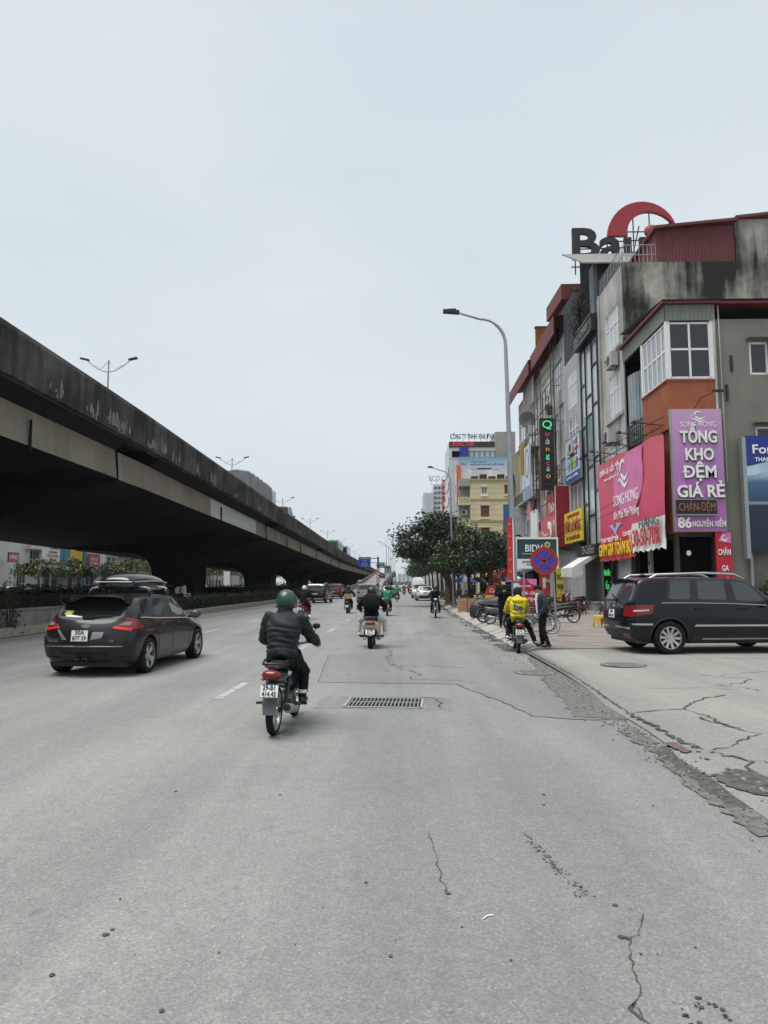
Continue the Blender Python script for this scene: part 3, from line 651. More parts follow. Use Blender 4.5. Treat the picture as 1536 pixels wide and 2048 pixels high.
b = MB(); b.box(10.5,15.4,-.9,-.02,6.3,6.5); b.box(10.5,15.4,-.9,-.82,6.5,7.4); b.box(10.4,15.5,-.98,-.78,7.4,7.55); b.box(8.2,15.5,-.4,-.02,3.3,3.6); b.build('balcony', cw, t)
b = MB()
for i in range(24): b.box(10.7+i*.2,10.76+i*.2,-.8,-.76,6.5,7.4)
b.build('baluster', cw, t); tag(MB().box(0,2.4,-.03,.03,0,1.2).build('awning_flap', mat('pink_flap', (.5,.22,.22), .6), loc=(-49.7,93.4,7.4)), 'pink striped awning flap over an upper window of the white house', 'awning').rotation_euler = (rad(-25), 0, lr)
t = block('office front of tall green glass strips beside a blue panel', (LB,97.8,0), lr, 7.2, 12, 13, mat('office_grey', (.35,.37,.37), .7), [(.3,1.7,.3,12.5),(2.0,4.0,.3,12.5)], glass=plain('green_glass', (.03,.075,.075), .08, spec=.9), frame=m_steel, nx=3, nz=6, name='office_building')
b = MB(); b.box(4.3,5.4,-.12,.0,3.2,13.1); b.box(5.5,7.15,-.2,.0,3.2,13.1); b.build('blue_panel', mat('cyan_panel', (.055,.21,.30), .45, var=.05), t); MB().box(.2,7.1,-1.3,0,2.7,3.2).build('canopy', m_dsteel, t)
sgn = thing('lettering_sign', 'white raised company letters standing on the canopy of the glass office', 'sign', (LB+1.2,97.9,0), lr); txt('VPT GROUP', .85, m_wtxt, sgn, 3.6, 3.75, 0, 6.4, .08, .03); MB().box(.3,6.9,.02,.06,3.2,3.3).build('rail', m_dsteel, sgn)
t = block('yellow and brown narrow house with a framed upper window', (LB,105.1,0), lr, 4.4, 12, 13, mat('dull_brown', (.075,.062,.055), .8), [(1.3,3.1,7.3,9.3),(1.2,3.2,.2,2.6)], nx=3, nz=3)
b = MB(); b.box(.2,.9,-.15,-.01,5.2,12.8); b.box(3.5,4.2,-.15,-.01,5.2,12.8); b.box(.9,3.5,-.15,-.01,5.2,7.1); b.box(.9,3.5,-.15,-.01,9.5,12.8); b.build('yellow_cladding', mat('yellow_cladding', (.60,.40,.03), .6, var=.06), t)
t = block('pale house with a red and white shop board and cyan edge strip', (LB,109.7,0), lr, 5.4, 12, 12, cw, [(1.6,3,6.9,9),(3.4,4.8,6.9,9),(1,4.6,.2,2.8)])
MB().box(.0,.8,-.3,-.01,0,12.2).build('edge_strip', MC['cyan_panel'], t); bo = MB().box(1,5.2,-.5,-.3,4.3,6.4).build('shop_board', mat('dull_red_board', (.33,.05,.07), .6), t); txt('ĐẠI LÝ', .5, m_wtxt, bo, 3.1, 5.6, -.52, 2.8); txt('BẢO HIỂM', .35, m_wtxt, bo, 3.1, 4.9, -.52, 2.8); MB().box(.9,5.3,-.9,-.02,3.4,4.0).build('canopy', m_white, t)
pal = [(.50,.50,.47),(.42,.46,.44),(.52,.48,.40),(.36,.37,.37),(.45,.40,.36),(.55,.55,.53)]
y = 118.
for i in range(17):
    w = random.choice((5, 6, 7.5)); h = random.uniform(9, 17); op = []
    for k in range(int(h//3.4)): op += [(.8,w/2-.3,.6+3.4*k,2.8+3.4*k),(w/2+.3,w-.8,.6+3.4*k,2.8+3.4*k)]
    t = block(f'{ORD[i]} townhouse of the pale row far beyond the flyover, counted from the near end', (LB+random.uniform(-1,1),y,0), lr, w-.15, 12, h, mat(f'far_render_{i%6}', pal[i%6], .85, var=.1, scale=.5, streak=.4, sscale=.6), op, nx=1, nz=1, group='townhouses far beyond the flyover')
    if i % 3 == 0: bo = MB().box(.4,w-.6,-.3,-.05,3.2,4.6).build('shop_board', mat(('far_board_red','far_board_white','far_board_green')[i//3%3], ((.42,.04,.05),(.7,.7,.7),(.05,.25,.2))[i//3%3], .6), t)
    y += w
def sign_board(label, loc, rz, w, h, m, lines, name='shop_sign', cat='sign', d=.12, frame=None):
    t = thing(name, label, cat, loc, rz); MB().box(0,w,0,d,0,h).build('panel', m, t)
    if frame: f = MB(); f.box(-.05,w+.05,-.02,d,-.06,-.002); f.box(-.05,w+.05,-.02,d,h+.002,h+.06); f.box(-.05,-.002,-.02,d,0,h); f.box(w+.002,w+.05,-.02,d,0,h); f.build('frame', frame, t)
    for ln in lines: txt(ln[0], ln[1], ln[2], t, ln[3], ln[4], -.018, *(ln[5:6] or [None]), bold=ln[6] if len(ln) > 6 else .02, depth=.02)
    return t
m_prt = plain('red_print', (.45,.03,.04), .6)
s = sign_board('white shop board with small red print mounted before the white house', (LB+2.2,93.2,4.5), lr, 4.6, 1.9, m_white, [('CHẨN ĐOÁN', .26, m_ink, 2.6, 1.45), ('CÔNG CHỨNG', .3, m_prt, 2.6, .95, 3.2), ('DỊCH THUẬT', .22, m_prt, 2.6, .4)])
MB().box(2.2,2.3,.12,2.3,.2,.3).build('bracket', m_dsteel, s)
sign_board('red lettered board on a lattice at the edge of the white house', (LB+1.5,86.2,4.4), lr, 2.2, 1.1, mat('pink_board', (.5,.12,.14), .6), [('HÀNG', .45, m_wtxt, 1.1, .55, 1.7)], frame=m_dsteel)
sign_board('white board with red letters glimpsed at the pier beyond the trees', (LB+3,133,3.6), lr, 8, 2.2, m_white, [('NHÀ BÈ', 1.1, m_prt, 4, 1.1, 5.5)])
far_t = [(-44.5,86,4.6,(2.6,2.6,1.6),3.4,[LF[1],LF[4],LF[3]]),(-45,95.5,4.8,(2.2,2.2,1.5),3.5,[LF[3],LF[2],LF[4]]),(-43.5,98.5,4.2,(3.0,3,1.5),3.2,[LF[1],LF[4],LF[1]]),(-44,107,4.8,(2.3,2.3,1.6),3.3,[LF[3],LF[4],LF[2]]),(-43,113,7.2,(2.9,2.9,2.9),4.6,[LF[2],LF[2],LF[3]]),(-44,121,10.5,(5,5,4.0),7.2,[LF[1],LF[5],LF[0]]),(-42.5,124,6.8,(3.4,3.4,2.6),4.2,[LF[2],LF[1],LF[3]]),(-42,132,6.4,(3.4,3.4,2.4),4.2,[LF[1],LF[2],LF[1]]),(-43,141,7,(3.2,3.2,2.6),4.5,[LF[0],LF[1]]),(-34.5,121,7,(3.2,3.2,2.6),4.4,[LF[2],LF[3],LF[1]]),(-42,160,10.5,(4.6,4.6,4.0),7,[LF[1],LF[5],LF[0]]),(-38,150,7,(3.4,3.4,2.6),4.4,[LF[2],LF[1],LF[3]]),(-42,184,8.6,(4.2,4.2,3.2),5.6,[LF[2],LF[1],LF[3]]),(-43,240,9,(4.4,4.4,3.4),5.6,[LF[1],LF[2],LF[3]]),(-45,268,10,(5,5,4),5.6,[LF[1],LF[1],LF[2]]),(-46,300,10,(5,5,4.2),5.6,[LF[1],LF[4],LF[2]])]
lbs = ['low spreading dull green tree before the white house','small yellowing tree left of the glass office letters','flat topped leafy tree before the office canopy','thin yellow leaved sapling before the brown house','bright green bushy tree right of the red and white shop board','tall dark feathery tree over the bushy row beyond the flyover','mid green tree in the bushy row past the dark feathery tree','rounded green tree just left of the arched pier','dark tree tucked behind the arched pier','light green tree seen in the arch between two piers','tall dark tree behind the lamp in the second arch','yellow green tree low in the second arch','leafy tree in the small arch behind the near helmet','yellow green tree beyond the last small arch','dull tree behind the one beyond the last small arch','farthest green tree beyond the flyover arches']
for i, (x, yy, h, r, cz, ms) in enumerate(far_t): tree(lbs[i], (x,yy,0), h, r, cz, ms, n=1500 if h < 8 else 2200, leaf=.42, clumps=26, seed=40+i, trunk=.13)
for i, (x, y) in enumerate(((-45.8,91.5),(-40,128),(-37,146),(-36,112))):
    o = copy_tree(sl); o.location = (x, y, 0); o.rotation_euler = (0,0,PI if i % 2 else 0); o.scale = (.9,.9,.82); tag(o, ['grey lamp pole standing in front of the white house','grey lamp pole among the bushy trees left of the pier','pale lamp pole seen through the second arch','lamp pole with its arm across the red shop board'][i], None, 'lamps on the opposite road')
sign_board('white banner hanging low on the pale lamp pole in the arch', (-36.9,145.8,1.2), 0, 1.3, 3.0, m_white, [])
# ------------------------------------------------------------------ right-hand row of shop houses (local x runs towards the camera, local y away from the road)
fr_ = rad(-90)
m_olive = mat('olive_grey_render', (.205,.20,.168), .9, var=.12, scale=.5, streak=.25, sscale=.5, bump=.1)
m_stain = mat('black_stained_render', (.31,.30,.255), .92, var=.4, scale=.9, streak=1.25, sscale=.8, sdark=.10, bump=.2)
m_orange = mat('orange_brick_paint', (.31,.105,.055), .85, var=.16, scale=2, streak=.25, bump=.2, bscale=25)
m_corr = mat('grey_green_sheet', (.16,.175,.145), .6, var=.1, streak=.3)
m_maroon = mat('maroon_sheet', (.14,.022,.022), .65, var=.2, scale=1.5, streak=.4)
m_cream = mat('grey_white_render', (.44,.435,.41), .9, var=.2, scale=.8, streak=.8, sscale=.9, sdark=.35)
m_grey = mat('cool_grey_render', (.38,.395,.405), .85, var=.1, scale=.7, streak=.35, sscale=.8)
m_dark = plain('dark_interior', (.006,.006,.006), 1, spec=0)  # near-black paint stands in for the shade inside shops and recesses
m_cur = mat('pale_curtain_glass', (.40,.44,.45), .15, var=.15, scale=1.2, spec=.8)
m_cur2 = mat('grey_curtain_glass', (.24,.28,.30), .12, var=.2, scale=1.2, spec=.8)
def corrug(mb, p0, u, v, W_, H_, pitch=.18, dep=.03, m=0):
    """ribbed sheet: ribs run along v"""
    p0, u, v = Vector(p0), Vector(u), Vector(v); nn = u.cross(v).normalized(); k = int(W_/pitch*2)
    vs = []
    for i in range(k+1):
        q = p0+u*(W_*i/k)+nn*(dep*(i % 2)); vs += [q, q+v*H_]
    mb.add(vs, [(2*i, 2*i+2, 2*i+3, 2*i+1) for i in range(k)], m)
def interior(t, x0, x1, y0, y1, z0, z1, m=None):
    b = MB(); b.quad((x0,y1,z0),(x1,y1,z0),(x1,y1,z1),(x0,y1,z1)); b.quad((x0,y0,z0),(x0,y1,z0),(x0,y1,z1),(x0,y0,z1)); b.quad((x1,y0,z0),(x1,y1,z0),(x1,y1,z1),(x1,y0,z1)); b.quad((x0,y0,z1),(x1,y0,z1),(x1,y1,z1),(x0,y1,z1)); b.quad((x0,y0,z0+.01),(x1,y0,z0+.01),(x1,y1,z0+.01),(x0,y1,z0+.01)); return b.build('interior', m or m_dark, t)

# A: corner shop house with the enclosed balcony
A = thing('shop_house', 'olive corner shop house with a glazed corner balcony over orange brick and big pink signs', 'building', (11.6,36.4,0), fr_)
b = MB(); w = 5.9
facade(b, w, 4.6, [(3.0,5.0,7.6,8.3)], 0, .25, 0, 0, 3.8)
b.quad((0,0,0),(0,14,0),(0,14,13.1),(0,0,13.1)); b.quad((0,14,0),(w,14,0),(w,14,13.1),(0,14,13.1))
b.build('wall', m_orange, A)
# side wall facing the camera, from x=13.4 on, plus its lower shop opening
sw = MB()
def sfac(mb, y0, y1, z0, z1, op, x=w, m=0, dep=.14):
    tmp = MB(); facade(tmp, y1-y0, z1-z0, op, 0, dep, m, y0, z0); mb.add([(x-q[1], q[0], q[2]) for q in tmp.v], tmp.f, m)
sfac(sw, 1.9, 14, 0, 13.2, [(3.5,4.3,10.7,12.15),(3.6,4.4,7.0,8.4),(6.5,7.3,10.7,12.15)]); sw.build('side_wall', m_olive, A)
c = MB(); sfac(c, 0, 1.9, 3.8, 10.45, []); c.build('corner_wall', m_orange, A); c = MB(); facade(c, w, 3.8, [(.5,5.6,.12,3.6)], 0, .25, 0); sfac(c, 0, 1.9, 0, 3.8, [(.15,1.55,.12,3.65)], dep=.2); c.build('shop_front', mat('dark_shop_frame',(.03,.022,.02),.6), A)
interior(A, .3, 5.6, .3, 6, .12, 3.6)
for (a, bb, c_, d_) in [(3.5,4.3,10.7,12.15),(3.6,4.4,7.0,8.4),(6.5,7.3,10.7,12.15)]:
    window(A, a, bb, c_, d_, 1, 1, fm=m_white, side=True, x=w-.05, gm=m_tint, t=.09)
    MB().box(w, w+.35, a-.12, bb+1.6, d_+.12, d_+.2).build('ledge', m_olive, A)
b = MB(); b.obox((w+.08,4.95,11.4), (.05,1.25,1.6), Matrix.Rotation(.08,3,'Z')); b.build('shutter', mat('zinc_shutter', (.36,.38,.40), .5, .3, var=.25, scale=3), A)
b = MB(); b.box(2.75,w+.1,-.10,1.9,8.42,10.42); b.box(2.7,w+.14,-.16,1.94,10.42,10.5); b.box(2.7,w+.14,-.16,1.94,8.3,8.42); b.build('balcony_parapet', m_orange, A)
window(A, 2.95, w+.06, 10.52, 13.05, 5, 2, y=-.05, gm=m_cur2, t=.09, transom=.52); window(A, .0, 1.82, 10.52, 13.05, 2, 2, gm=m_tint, t=.09, transom=.52, side=True, x=w+.06)
b = MB(); b.box(w-.02,w+.12,-.12,.06,10.5,13.1); b.box(w-.02,w+.12,1.78,1.92,10.5,13.1); b.box(2.75,2.93,-.12,0,10.5,13.1); b.build('corner_post', m_white, A)
b = MB(); b.box(.15,2.75,1.5,1.55,8.5,13.1); b.box(.1,.15,0,1.55,8.5,13.1); b.box(.1,2.75,0,1.55,13.05,13.1); b.box(.1,2.75,-.05,1.55,8.35,8.5); b.build('recess', m_dark, A)
b = MB()
for i in range(14): a = PI*.5*i/13; b.tube([(.3+1.9*math.sin(a),1.45-1.35*math.cos(a)+.0,8.6),(.3+1.9*math.sin(a),1.45-1.35*math.cos(a),12.3)],.085,6)
b.build('curved_curtain', m_cur2, A)
b = MB(); b.box(.1,2.75,-.08,-.03,9.55,9.62)
for i in range(18): b.tube([(.2+i*.145,-.05,8.5),(.2+i*.145+(.07 if i % 2 else -.07),-.05,9.0),(.2+i*.145,-.05,9.55)],.016,4)
b.box(.1,2.75,-.08,-.03,9.0,9.04); b.build('balustrade', m_dsteel, A)
b = MB(); corrug(b, (0,-.12,13.1), (1,0,0), (0,0,1), w+.15, .72); corrug(b, (w+.14,-.12,13.1), (0,1,0), (0,0,1), 2.1, .72); b.build('fascia_sheet', m_corr, A)
b = MB(); b.box(-.1,w+.3,-.3,2.3,13.83,13.95); b.box(w-.3,w+.3,2.3,5.2,13.8,13.92); b.build('roof_edge', m_maroon, A)
b = MB(); corrug(b, (w+.35,-.3,13.97), (0,1,0), (-1,0,.10), 14.5, 6.2, .2, .035); b.build('roof', mat('pale_roof_sheet', (.17,.17,.155), .7, var=.12, streak=.2), A)
MB().tube([(w+.1,1.98,13.8),(w+.1,1.98,3.8)],.06,8).build('drain_pipe', m_cream, A); MB().tube([(w+.1,2.2,13.8),(w+.1,2.25,6)],.03,6).build('drain_pipe', m_cream, A)
window(A, 3.05, 4.95, 7.62, 8.28, 4, 1, y=.05, t=.06)
for y_, z_ in ((2.65,11.2),(2.4,9.9)): MB().box(w,w+.07,y_,y_+.1,z_-.35,z_+.35).build('bracket', m_dsteel, A)

# B: tall stained house behind the corner
B = thing('shop_house', 'tall cream shop house with a black mould stained blind side wall and white framed windows', 'building', (11.6,41.0,0), fr_)
w = 4.6; b = MB(); ow = [(1.35,4.2,14.4,16.75),(1.7,4.3,10.7,13.1),(1.6,4.2,7.0,9.2)]
facade(b, w, 18.5, ow, 0, .15); b.quad((0,0,0),(0,12,0),(0,12,18.5),(0,0,18.5)); b.quad((0,0,18.5),(w,0,18.5),(w,12,18.5),(0,12,18.5)); b.build('wall', m_cream, B)
b = MB(); b.box(w-.2,w,.0,6.0,0,18.6); b.box(w-.2,w,6.0,16,0,20.9); b.build('side_wall', m_stain, B)
b = MB(); b.box(1.2,4.35,-.15,-.01,14.2,14.38); b.box(1.2,4.45,-.15,-.01,10.5,10.68); b.box(w-.55,w+.02,-.08,-.01,0.1,18.4); b.box(-.02,.4,-.06,-.01,.1,18.4); b.build('trim', m_cream, B)
for o in ow[:2]: window(B, *o, 4, 2, .06, gm=m_cur, transom=.62, t=.08)
window(B, *ow[2], 3, 2, .06, gm=m_cur, t=.08)
hut = MB(); corrug(hut, (w-.05,1.9,18.6), (0,1,0), (0,0,1), 4.1, 2.0, .17, .03); hut.box(1,w-.12,1.9,6,18.6,20.5); hut.build('roof_hut', m_maroon, B)
b = MB(); b.prism([(1.7,20.35),(6.1,20.75),(6.1,20.9),(1.7,20.5)], .6, w+.25, 'YZ'); b.v = [(x,y,z) for x,y,z in b.v]; b.prism([(6.0,20.85),(16,21.9),(16,22.05),(6.0,21.0)], .6, w+.25, 'YZ'); b.build('hut_roof', m_maroon, B)
b = MB()
for i in range(9): b.tube([(w-.1,.1+i*.22,18.6),(w-.1,.1+i*.22,19.6)],.018,4)
for i in range(16): b.tube([(.1+i*.29,.08,18.5),(.1+i*.29,.08,19.5)],.018,4)
for z in (19.05,19.6): b.tube([(w-.1,.1,z),(w-.1,1.9,z)],.022,4); b.tube([(.1,.08,z-.08),(w-.1,.08,z-.08)],.022,4)
b.build('railing', m_steel, B)
b = MB(); b.tube([(.35,-.08,18.5),(.35,-.08,10),(.45,-.08,4)],.05,6); b.build('drain_pipe', m_cream, B)
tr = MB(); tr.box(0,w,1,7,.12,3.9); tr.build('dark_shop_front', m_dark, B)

# C: black framed glass front
C = thing('shop_house', 'slim shop house fronted by black framed pale glass panels under a dark roof shed', 'building', (11.5,45.2,0), fr_)
w = 4.2; b = MB(); facade(b, w, 17.6, [(.15,4.05,3.9,16.5)], 0, .2); shell(b, w, 10, 17.6); b.build('wall', mat('charcoal_cladding', (.05,.052,.055), .6), C)
cols = [(.18,1.25,[4,6.6,9.7,11.5,14.2,16.45]),(1.25,2.75,[4,5.8,8.8,12,13.2,16.45]),(2.75,4.02,[4,7.2,9.2,12.4,14.8,16.45])]
fb = MB()
for x0, x1, zs in cols:
    for z0, z1 in zip(zs, zs[1:]): MB().box(x0+.05,x1-.05,.04,.06,z0+.05,z1-.05).build('glass_panel', random.choice((m_cur, m_cur, m_cur2)), C)
    fb.box(x1-.05,x1+.05,-.04,.12,3.95,16.48)
    for z in zs: fb.box(x0+.06,x1-.06,-.03,.1,z-.05,z+.05)
fb.box(.1,.22,-.04,.12,3.95,16.48); fb.build('mullion', m_black, C)
s = MB(); s.box(-.1,w+.05,-.35,-.05,16.6,17.6); s.box(-.14,w+.09,-.41,-.36,16.55,16.68); s.box(-.14,w+.09,-.41,-.36,17.5,17.65); s.build('sign_band', m_black, C); txt('STORE', .42, mat('dull_silver_letter', (.22,.22,.21), .6), C, 2.2, 17.1, -.43, 3.0, .03, .0)
b = MB(); b.prism([(.1,17.6),(4.1,17.6),(4.1,20.75),(.1,23.1)], .2, 5, 'XZ'); [b.box(.12+k*.2,.17+k*.2,.15,.199,17.6,23.0-.58*(k*.2+.1)) for k in range(20)]; b.build('roof_shed', mat('near_black_sheet', (.022,.024,.028), .6), C)
b = MB(); b.add([(-.3,-.9,23.45),(4.9,-.9,20.45),(4.9,4.6,20.45),(-.3,4.6,23.45),(-.3,-.9,23.37),(4.9,-.9,20.37),(4.9,4.6,20.37),(-.3,4.6,23.37)], [(0,1,2,3),(7,6,5,4),(0,4,5,1),(1,5,6,2),(2,6,7,3),(3,7,4,0)]); b.build('shed_roof', MC['pale_roof_sheet'], C)
MB().box(3.2,4.12,-.1,.14,17.7,20.7).build('shed_panel', mat('slate_blue_sheet', (.10,.125,.15), .6), C)
p, _ = crown_points(1500, (1.7,.5,1.9), (1.2,-.2,18.9), 26, .5, 3, 1); tw_ = leaves('creeper', p, .12, [mat('dry_vine', (.075,.06,.04), .9), LF[4], MC['dry_vine']], C)
cb = MB(); cb.box(0,w,-.5,1.5,3.35,3.95); cb.build('soffit_band', m_dsteel, C); txt('25 Coffee', .5, mat('dull_silver_letter',(.4,.4,.38)), C, 2.6, 3.65, -.52, 2.6)
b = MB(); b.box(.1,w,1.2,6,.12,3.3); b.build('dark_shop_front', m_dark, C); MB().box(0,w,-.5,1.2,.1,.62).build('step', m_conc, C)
b = MB(); b.box(1.0,1.5,.6,1.15,.62,3.2); b.box(3.5,3.9,.6,1.15,.62,3.2); b.build('door_frame', mat('red_brown_wood', (.11,.03,.02), .5), C); MB().box(2.5,2.95,.4,.5,.62,3.2).build('yellow_strip', mat('yellow_strip', (.62,.45,.03), .6), C)
for i, z in enumerate((2.8,2.4,2.0,1.6,1.2)): txt('KHOAI'[i], .22, m_ink, C, 2.72, z, .38)
MB().box(.05,.9,.3,.4,.62,3.2).build('roller_shutter', mat('grey_shutter', (.33,.31,.28), .6, var=.05), C)
aw = thing('awning', 'white canvas shop awning with a hanging flap beside the sale banner', 'awning', (0,42,0))
b = MB(); b.quad((9.95,0,2.62),(11.75,0,3.72),(11.75,3,3.72),(9.95,3,2.62)); b.quad((9.95,-.01,2.64),(11.75,-.01,3.74),(11.75,-.01,3.46),(9.95,-.01,2.36)); b.quad((9.95,-.02,2.64),(10.5,-.02,2.95),(10.5,-.05,2.2),(9.95,-.03,1.98)); b.quad((9.93,0,2.62),(9.93,3,2.62),(9.9,3,2.1),(9.9,0,2.05)); b.build('canvas', mat('dirty_canvas', (.62,.62,.60), .8, var=.08, streak=.2), aw)
b = MB(); b.tube([(9.95,.03,2.60),(11.75,.03,3.68)],.025,5); b.tube([(9.95,2.97,2.60),(11.75,2.97,3.68)],.025,5); b.build('frame', m_steel, aw)
# D: light grey house with blue-white and yellow boards
D = thing('shop_house', 'light grey shop house with white window grids and a dark lattice screen on the roof', 'building', (11.5,49.4,0), fr_)
w = 4.1; ow = [(.8,3.3,13.6,16.1),(.8,3.4,11.2,12.9),(.5,3.6,6.5,8.2)]
b = MB(); facade(b, w, 17.0, ow, 0, .14); shell(b, w, 12, 17.0); b.build('wall', m_grey, D)
window(D, *ow[0], 3, 2, .05, gm=m_cur, transom=.62, t=.09); window(D, *ow[1], 3, 2, .05, gm=m_cur2, transom=.5, t=.09); window(D, *ow[2], 3, 1, .05, gm=m_cur2, t=.06)
b = MB()
for i in range(22):
    for k in range(24):
        if (i+k) % 2 == 0: b.box(.05+i*.185,.19+i*.185,-.04,.02,17.05+k*.17,17.17+k*.17)
for i in range(12): b.box(.02+i*.37,.06+i*.37,.03,.05,17,21.2)
b.build('lattice_screen', mat('lattice_metal', (.09,.10,.12), .6), D)
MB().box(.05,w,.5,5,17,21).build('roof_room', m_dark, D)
b = MB(); b.box(.0,w,.8,6,.12,4.1); b.build('dark_shop_front', m_dark, D); MB().box(.0,w,-.3,.8,3.9,4.3).build('soffit_band', m_dsteel, D)
b = MB(); b.box(.4,1.5,.5,.75,.3,3.4); b.build('display_case', mat('dark_blue_cabinet', (.03,.045,.07), .4), D); b = MB(); b.box(.35,.42,.44,.5,.3,3.45); b.box(1.48,1.55,.44,.5,.3,3.45); b.box(.42,1.48,.44,.5,3.38,3.45); b.build('case_frame', m_steel, D)
sh = thing('roof_hut', 'grey green roof hut with a red rimmed lean-to top above the lattice screen', 'roof hut', (11.7,53.4,0), fr_)
b = MB(); b.box(0,4.6,0,4,19.2,22.0); b.build('wall', m_corr, sh); MB().prism([(-.3,21.9),(4.9,21.6),(4.9,22.7),(-.3,23.0)], -.5, 4, 'XZ').build('roof', m_maroon, sh); MB().box(.8,1.6,-.02,.1,19.3,21).build('opening', m_dark, sh)

# E: scaffold-like caged front
E_ = thing('shop_house', 'cluttered grey shop house front caged by rusty pipe frames with a teal window', 'building', (11.5,58.4,0), fr_)
w = 9.0; ow = [(.5,2.2,8.2,10.6),(2.7,4.4,8.2,10.8),(5.0,6.6,8.2,10.4),(7.0,8.5,8.2,10.6),(.5,2.2,12.2,14.4),(2.7,4.4,12.2,14.6),(5.0,6.6,12.2,14.2),(7.0,8.5,12,14.6),(.6,3.9,15.8,18.0),(4.8,8.2,15.8,18.0)]
b = MB(); facade(b, w, 19.4, ow, 0, .3); shell(b, w, 12, 19.4); b.build('wall', m_cream, E_)
for i, o in enumerate(ow): window(E_, *o, 2 if o[1]-o[0] < 2 else 4, 2, .1, gm=(m_cur, m_cur2, m_glass, m_cur)[i % 4], fm=(m_white, m_steel)[i % 2], t=.08)
cg = MB(); g = random.Random(4)
for x in (.2,1.3,2.5,3.9,4.7,5.8,6.8,7.8,8.8): cg.tube([(x,-.75,7.2+g.uniform(0,1)),(x,-.75,g.uniform(15,19.5))],.035,5)
for z in (7.6,8.9,10.1,11.2,12.4,13.6,14.8,16.2,17.5): a = g.uniform(.2,2); cg.tube([(a,-.75,z),(g.uniform(6,8.8),-.75,z+.05)],.03,5)
for i in range(16): x, z = g.uniform(.2,8.6), g.uniform(7.8,17.5); cg.tube([(x,-.75,z),(x,0,z)],.025,5)
for i in range(6): x, z = g.uniform(.4,7), g.uniform(8,15); cg.tube([(x,-.75,z),(x+1.4,-.75,z+1.2)],.022,5)
cg.build('pipe_cage', m_rust, E_)
b = MB()
for i in range(9): x, z = g.uniform(4,8.4), g.uniform(8,15); b.obox((x,-.45,z), (g.uniform(.2,.5),.35,g.uniform(.25,.7)), None, i % 3)
b.build('balcony_clutter', [m_dsteel, m_rust, mat('teal_cloth', (.06,.30,.27), .8)], E_)
b = MB(); b.box(6.9,7.7,-.7,-.6,12.0,13.9); b.build('teal_panel', mat('teal_glass', (.10,.42,.38), .3), E_)
b = MB(); corrug(b, (-.2,-.7,20.7), (1,0,0), (0,1,.1), 9.3, 5, .25, .03); b.box(-.2,9.1,-.75,-.68,19.4,20.7); b.build('roof', m_maroon, E_)
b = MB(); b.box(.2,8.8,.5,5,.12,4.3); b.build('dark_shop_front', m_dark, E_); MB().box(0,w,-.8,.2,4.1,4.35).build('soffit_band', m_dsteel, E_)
for y_, x_ in ((6.4,1.2),(6.0,3.2)): MB().box(x_,x_+1.1,.2,.45,.2,3.3).build('shop_panel', mat('cream_shop_panel', (.45,.43,.36), .7), E_)
# F and G
F_ = thing('shop_house', 'white panelled shop house with a long maroon lean-to roof left of the neon lettered sign', 'building', (11.5,69.4,0), fr_)
w = 10.9; ow = [(1,3.5,5.2,8.6),(4,6.5,5.2,8.6),(7.2,9.8,5.2,8.6),(1,3.5,9.6,13),(4,6.5,9.6,13),(7.2,9.8,9.6,13),(1,3.5,14,16.8),(4,6.5,14,16.8),(7.2,9.8,14,16.8)]
b = MB(); facade(b, w, 19.2, ow, 0, .12); shell(b, w, 12, 19.2); b.build('wall', m_cream, F_)
pan = mat('white_glazed_panel', (.58,.60,.62), .3, var=.06)
for i, o in enumerate(ow): window(F_, *o, 2, 2, .04, gm=(pan, m_cur)[i % 2], fm=m_cream, t=.09, transom=.3)
b = MB(); corrug(b, (-.3,-.9,20.4), (1,0,0), (0,1,.2), 11.3, 5, .25, .03); b.box(-.3,11,-.95,-.88,19.2,20.4); b.build('roof', m_maroon, F_)
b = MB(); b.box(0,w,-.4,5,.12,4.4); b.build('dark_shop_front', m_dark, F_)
b = MB()
for i in range(26): b.box(5.6+i*.2,5.66+i*.2,-.5,-.46,17,19.2)
b.build('bar_screen', m_cream, F_)
Gb = thing('shop_house', 'old ochre house with an arched opening beyond the white panelled shop house', 'building', (11.6,78.4,0), fr_)
w = 8.8; b = MB(); facade(b, w, 15, [(2.5,5.5,9.5,13.2)], 0, .5); shell(b, w, 10, 15); b.build('wall', mat('old_ochre', (.30,.255,.17), .9, var=.2, streak=.6), Gb)
b = MB(); b.box(2.5,5.5,.5,.6,9.5,13.2); b.build('arch_dark', m_dark, Gb); sp = MB()
for s_ in (-1,1): sp.prism([(4,13.22)]+[(4+s_*1.52*math.cos(a*PI/12),11.7+1.52*math.sin(a*PI/12)) for a in range(6,-1,-1)]+[(4+s_*1.52,13.22)], -.02, .2, 'XZ')
sp.build('arch_spandrel', MC['old_ochre'], Gb)
sgn = MB().box(.3,8.6,-.6,-.3,6.4,8.6).build('sign_band', m_dsteel, Gb); txt('Spa', 1.3, m_wtxt, sgn, 5.6, 7.5, -.62, 2.6)
b = MB(); b.box(.3,8.6,-.5,-.2,4.4,6.3); b.build('white_board', m_white, Gb); b = MB(); b.box(-.2,9,-.3,5,.12,4.3); b.build('dark_shop_front', m_dark, Gb)

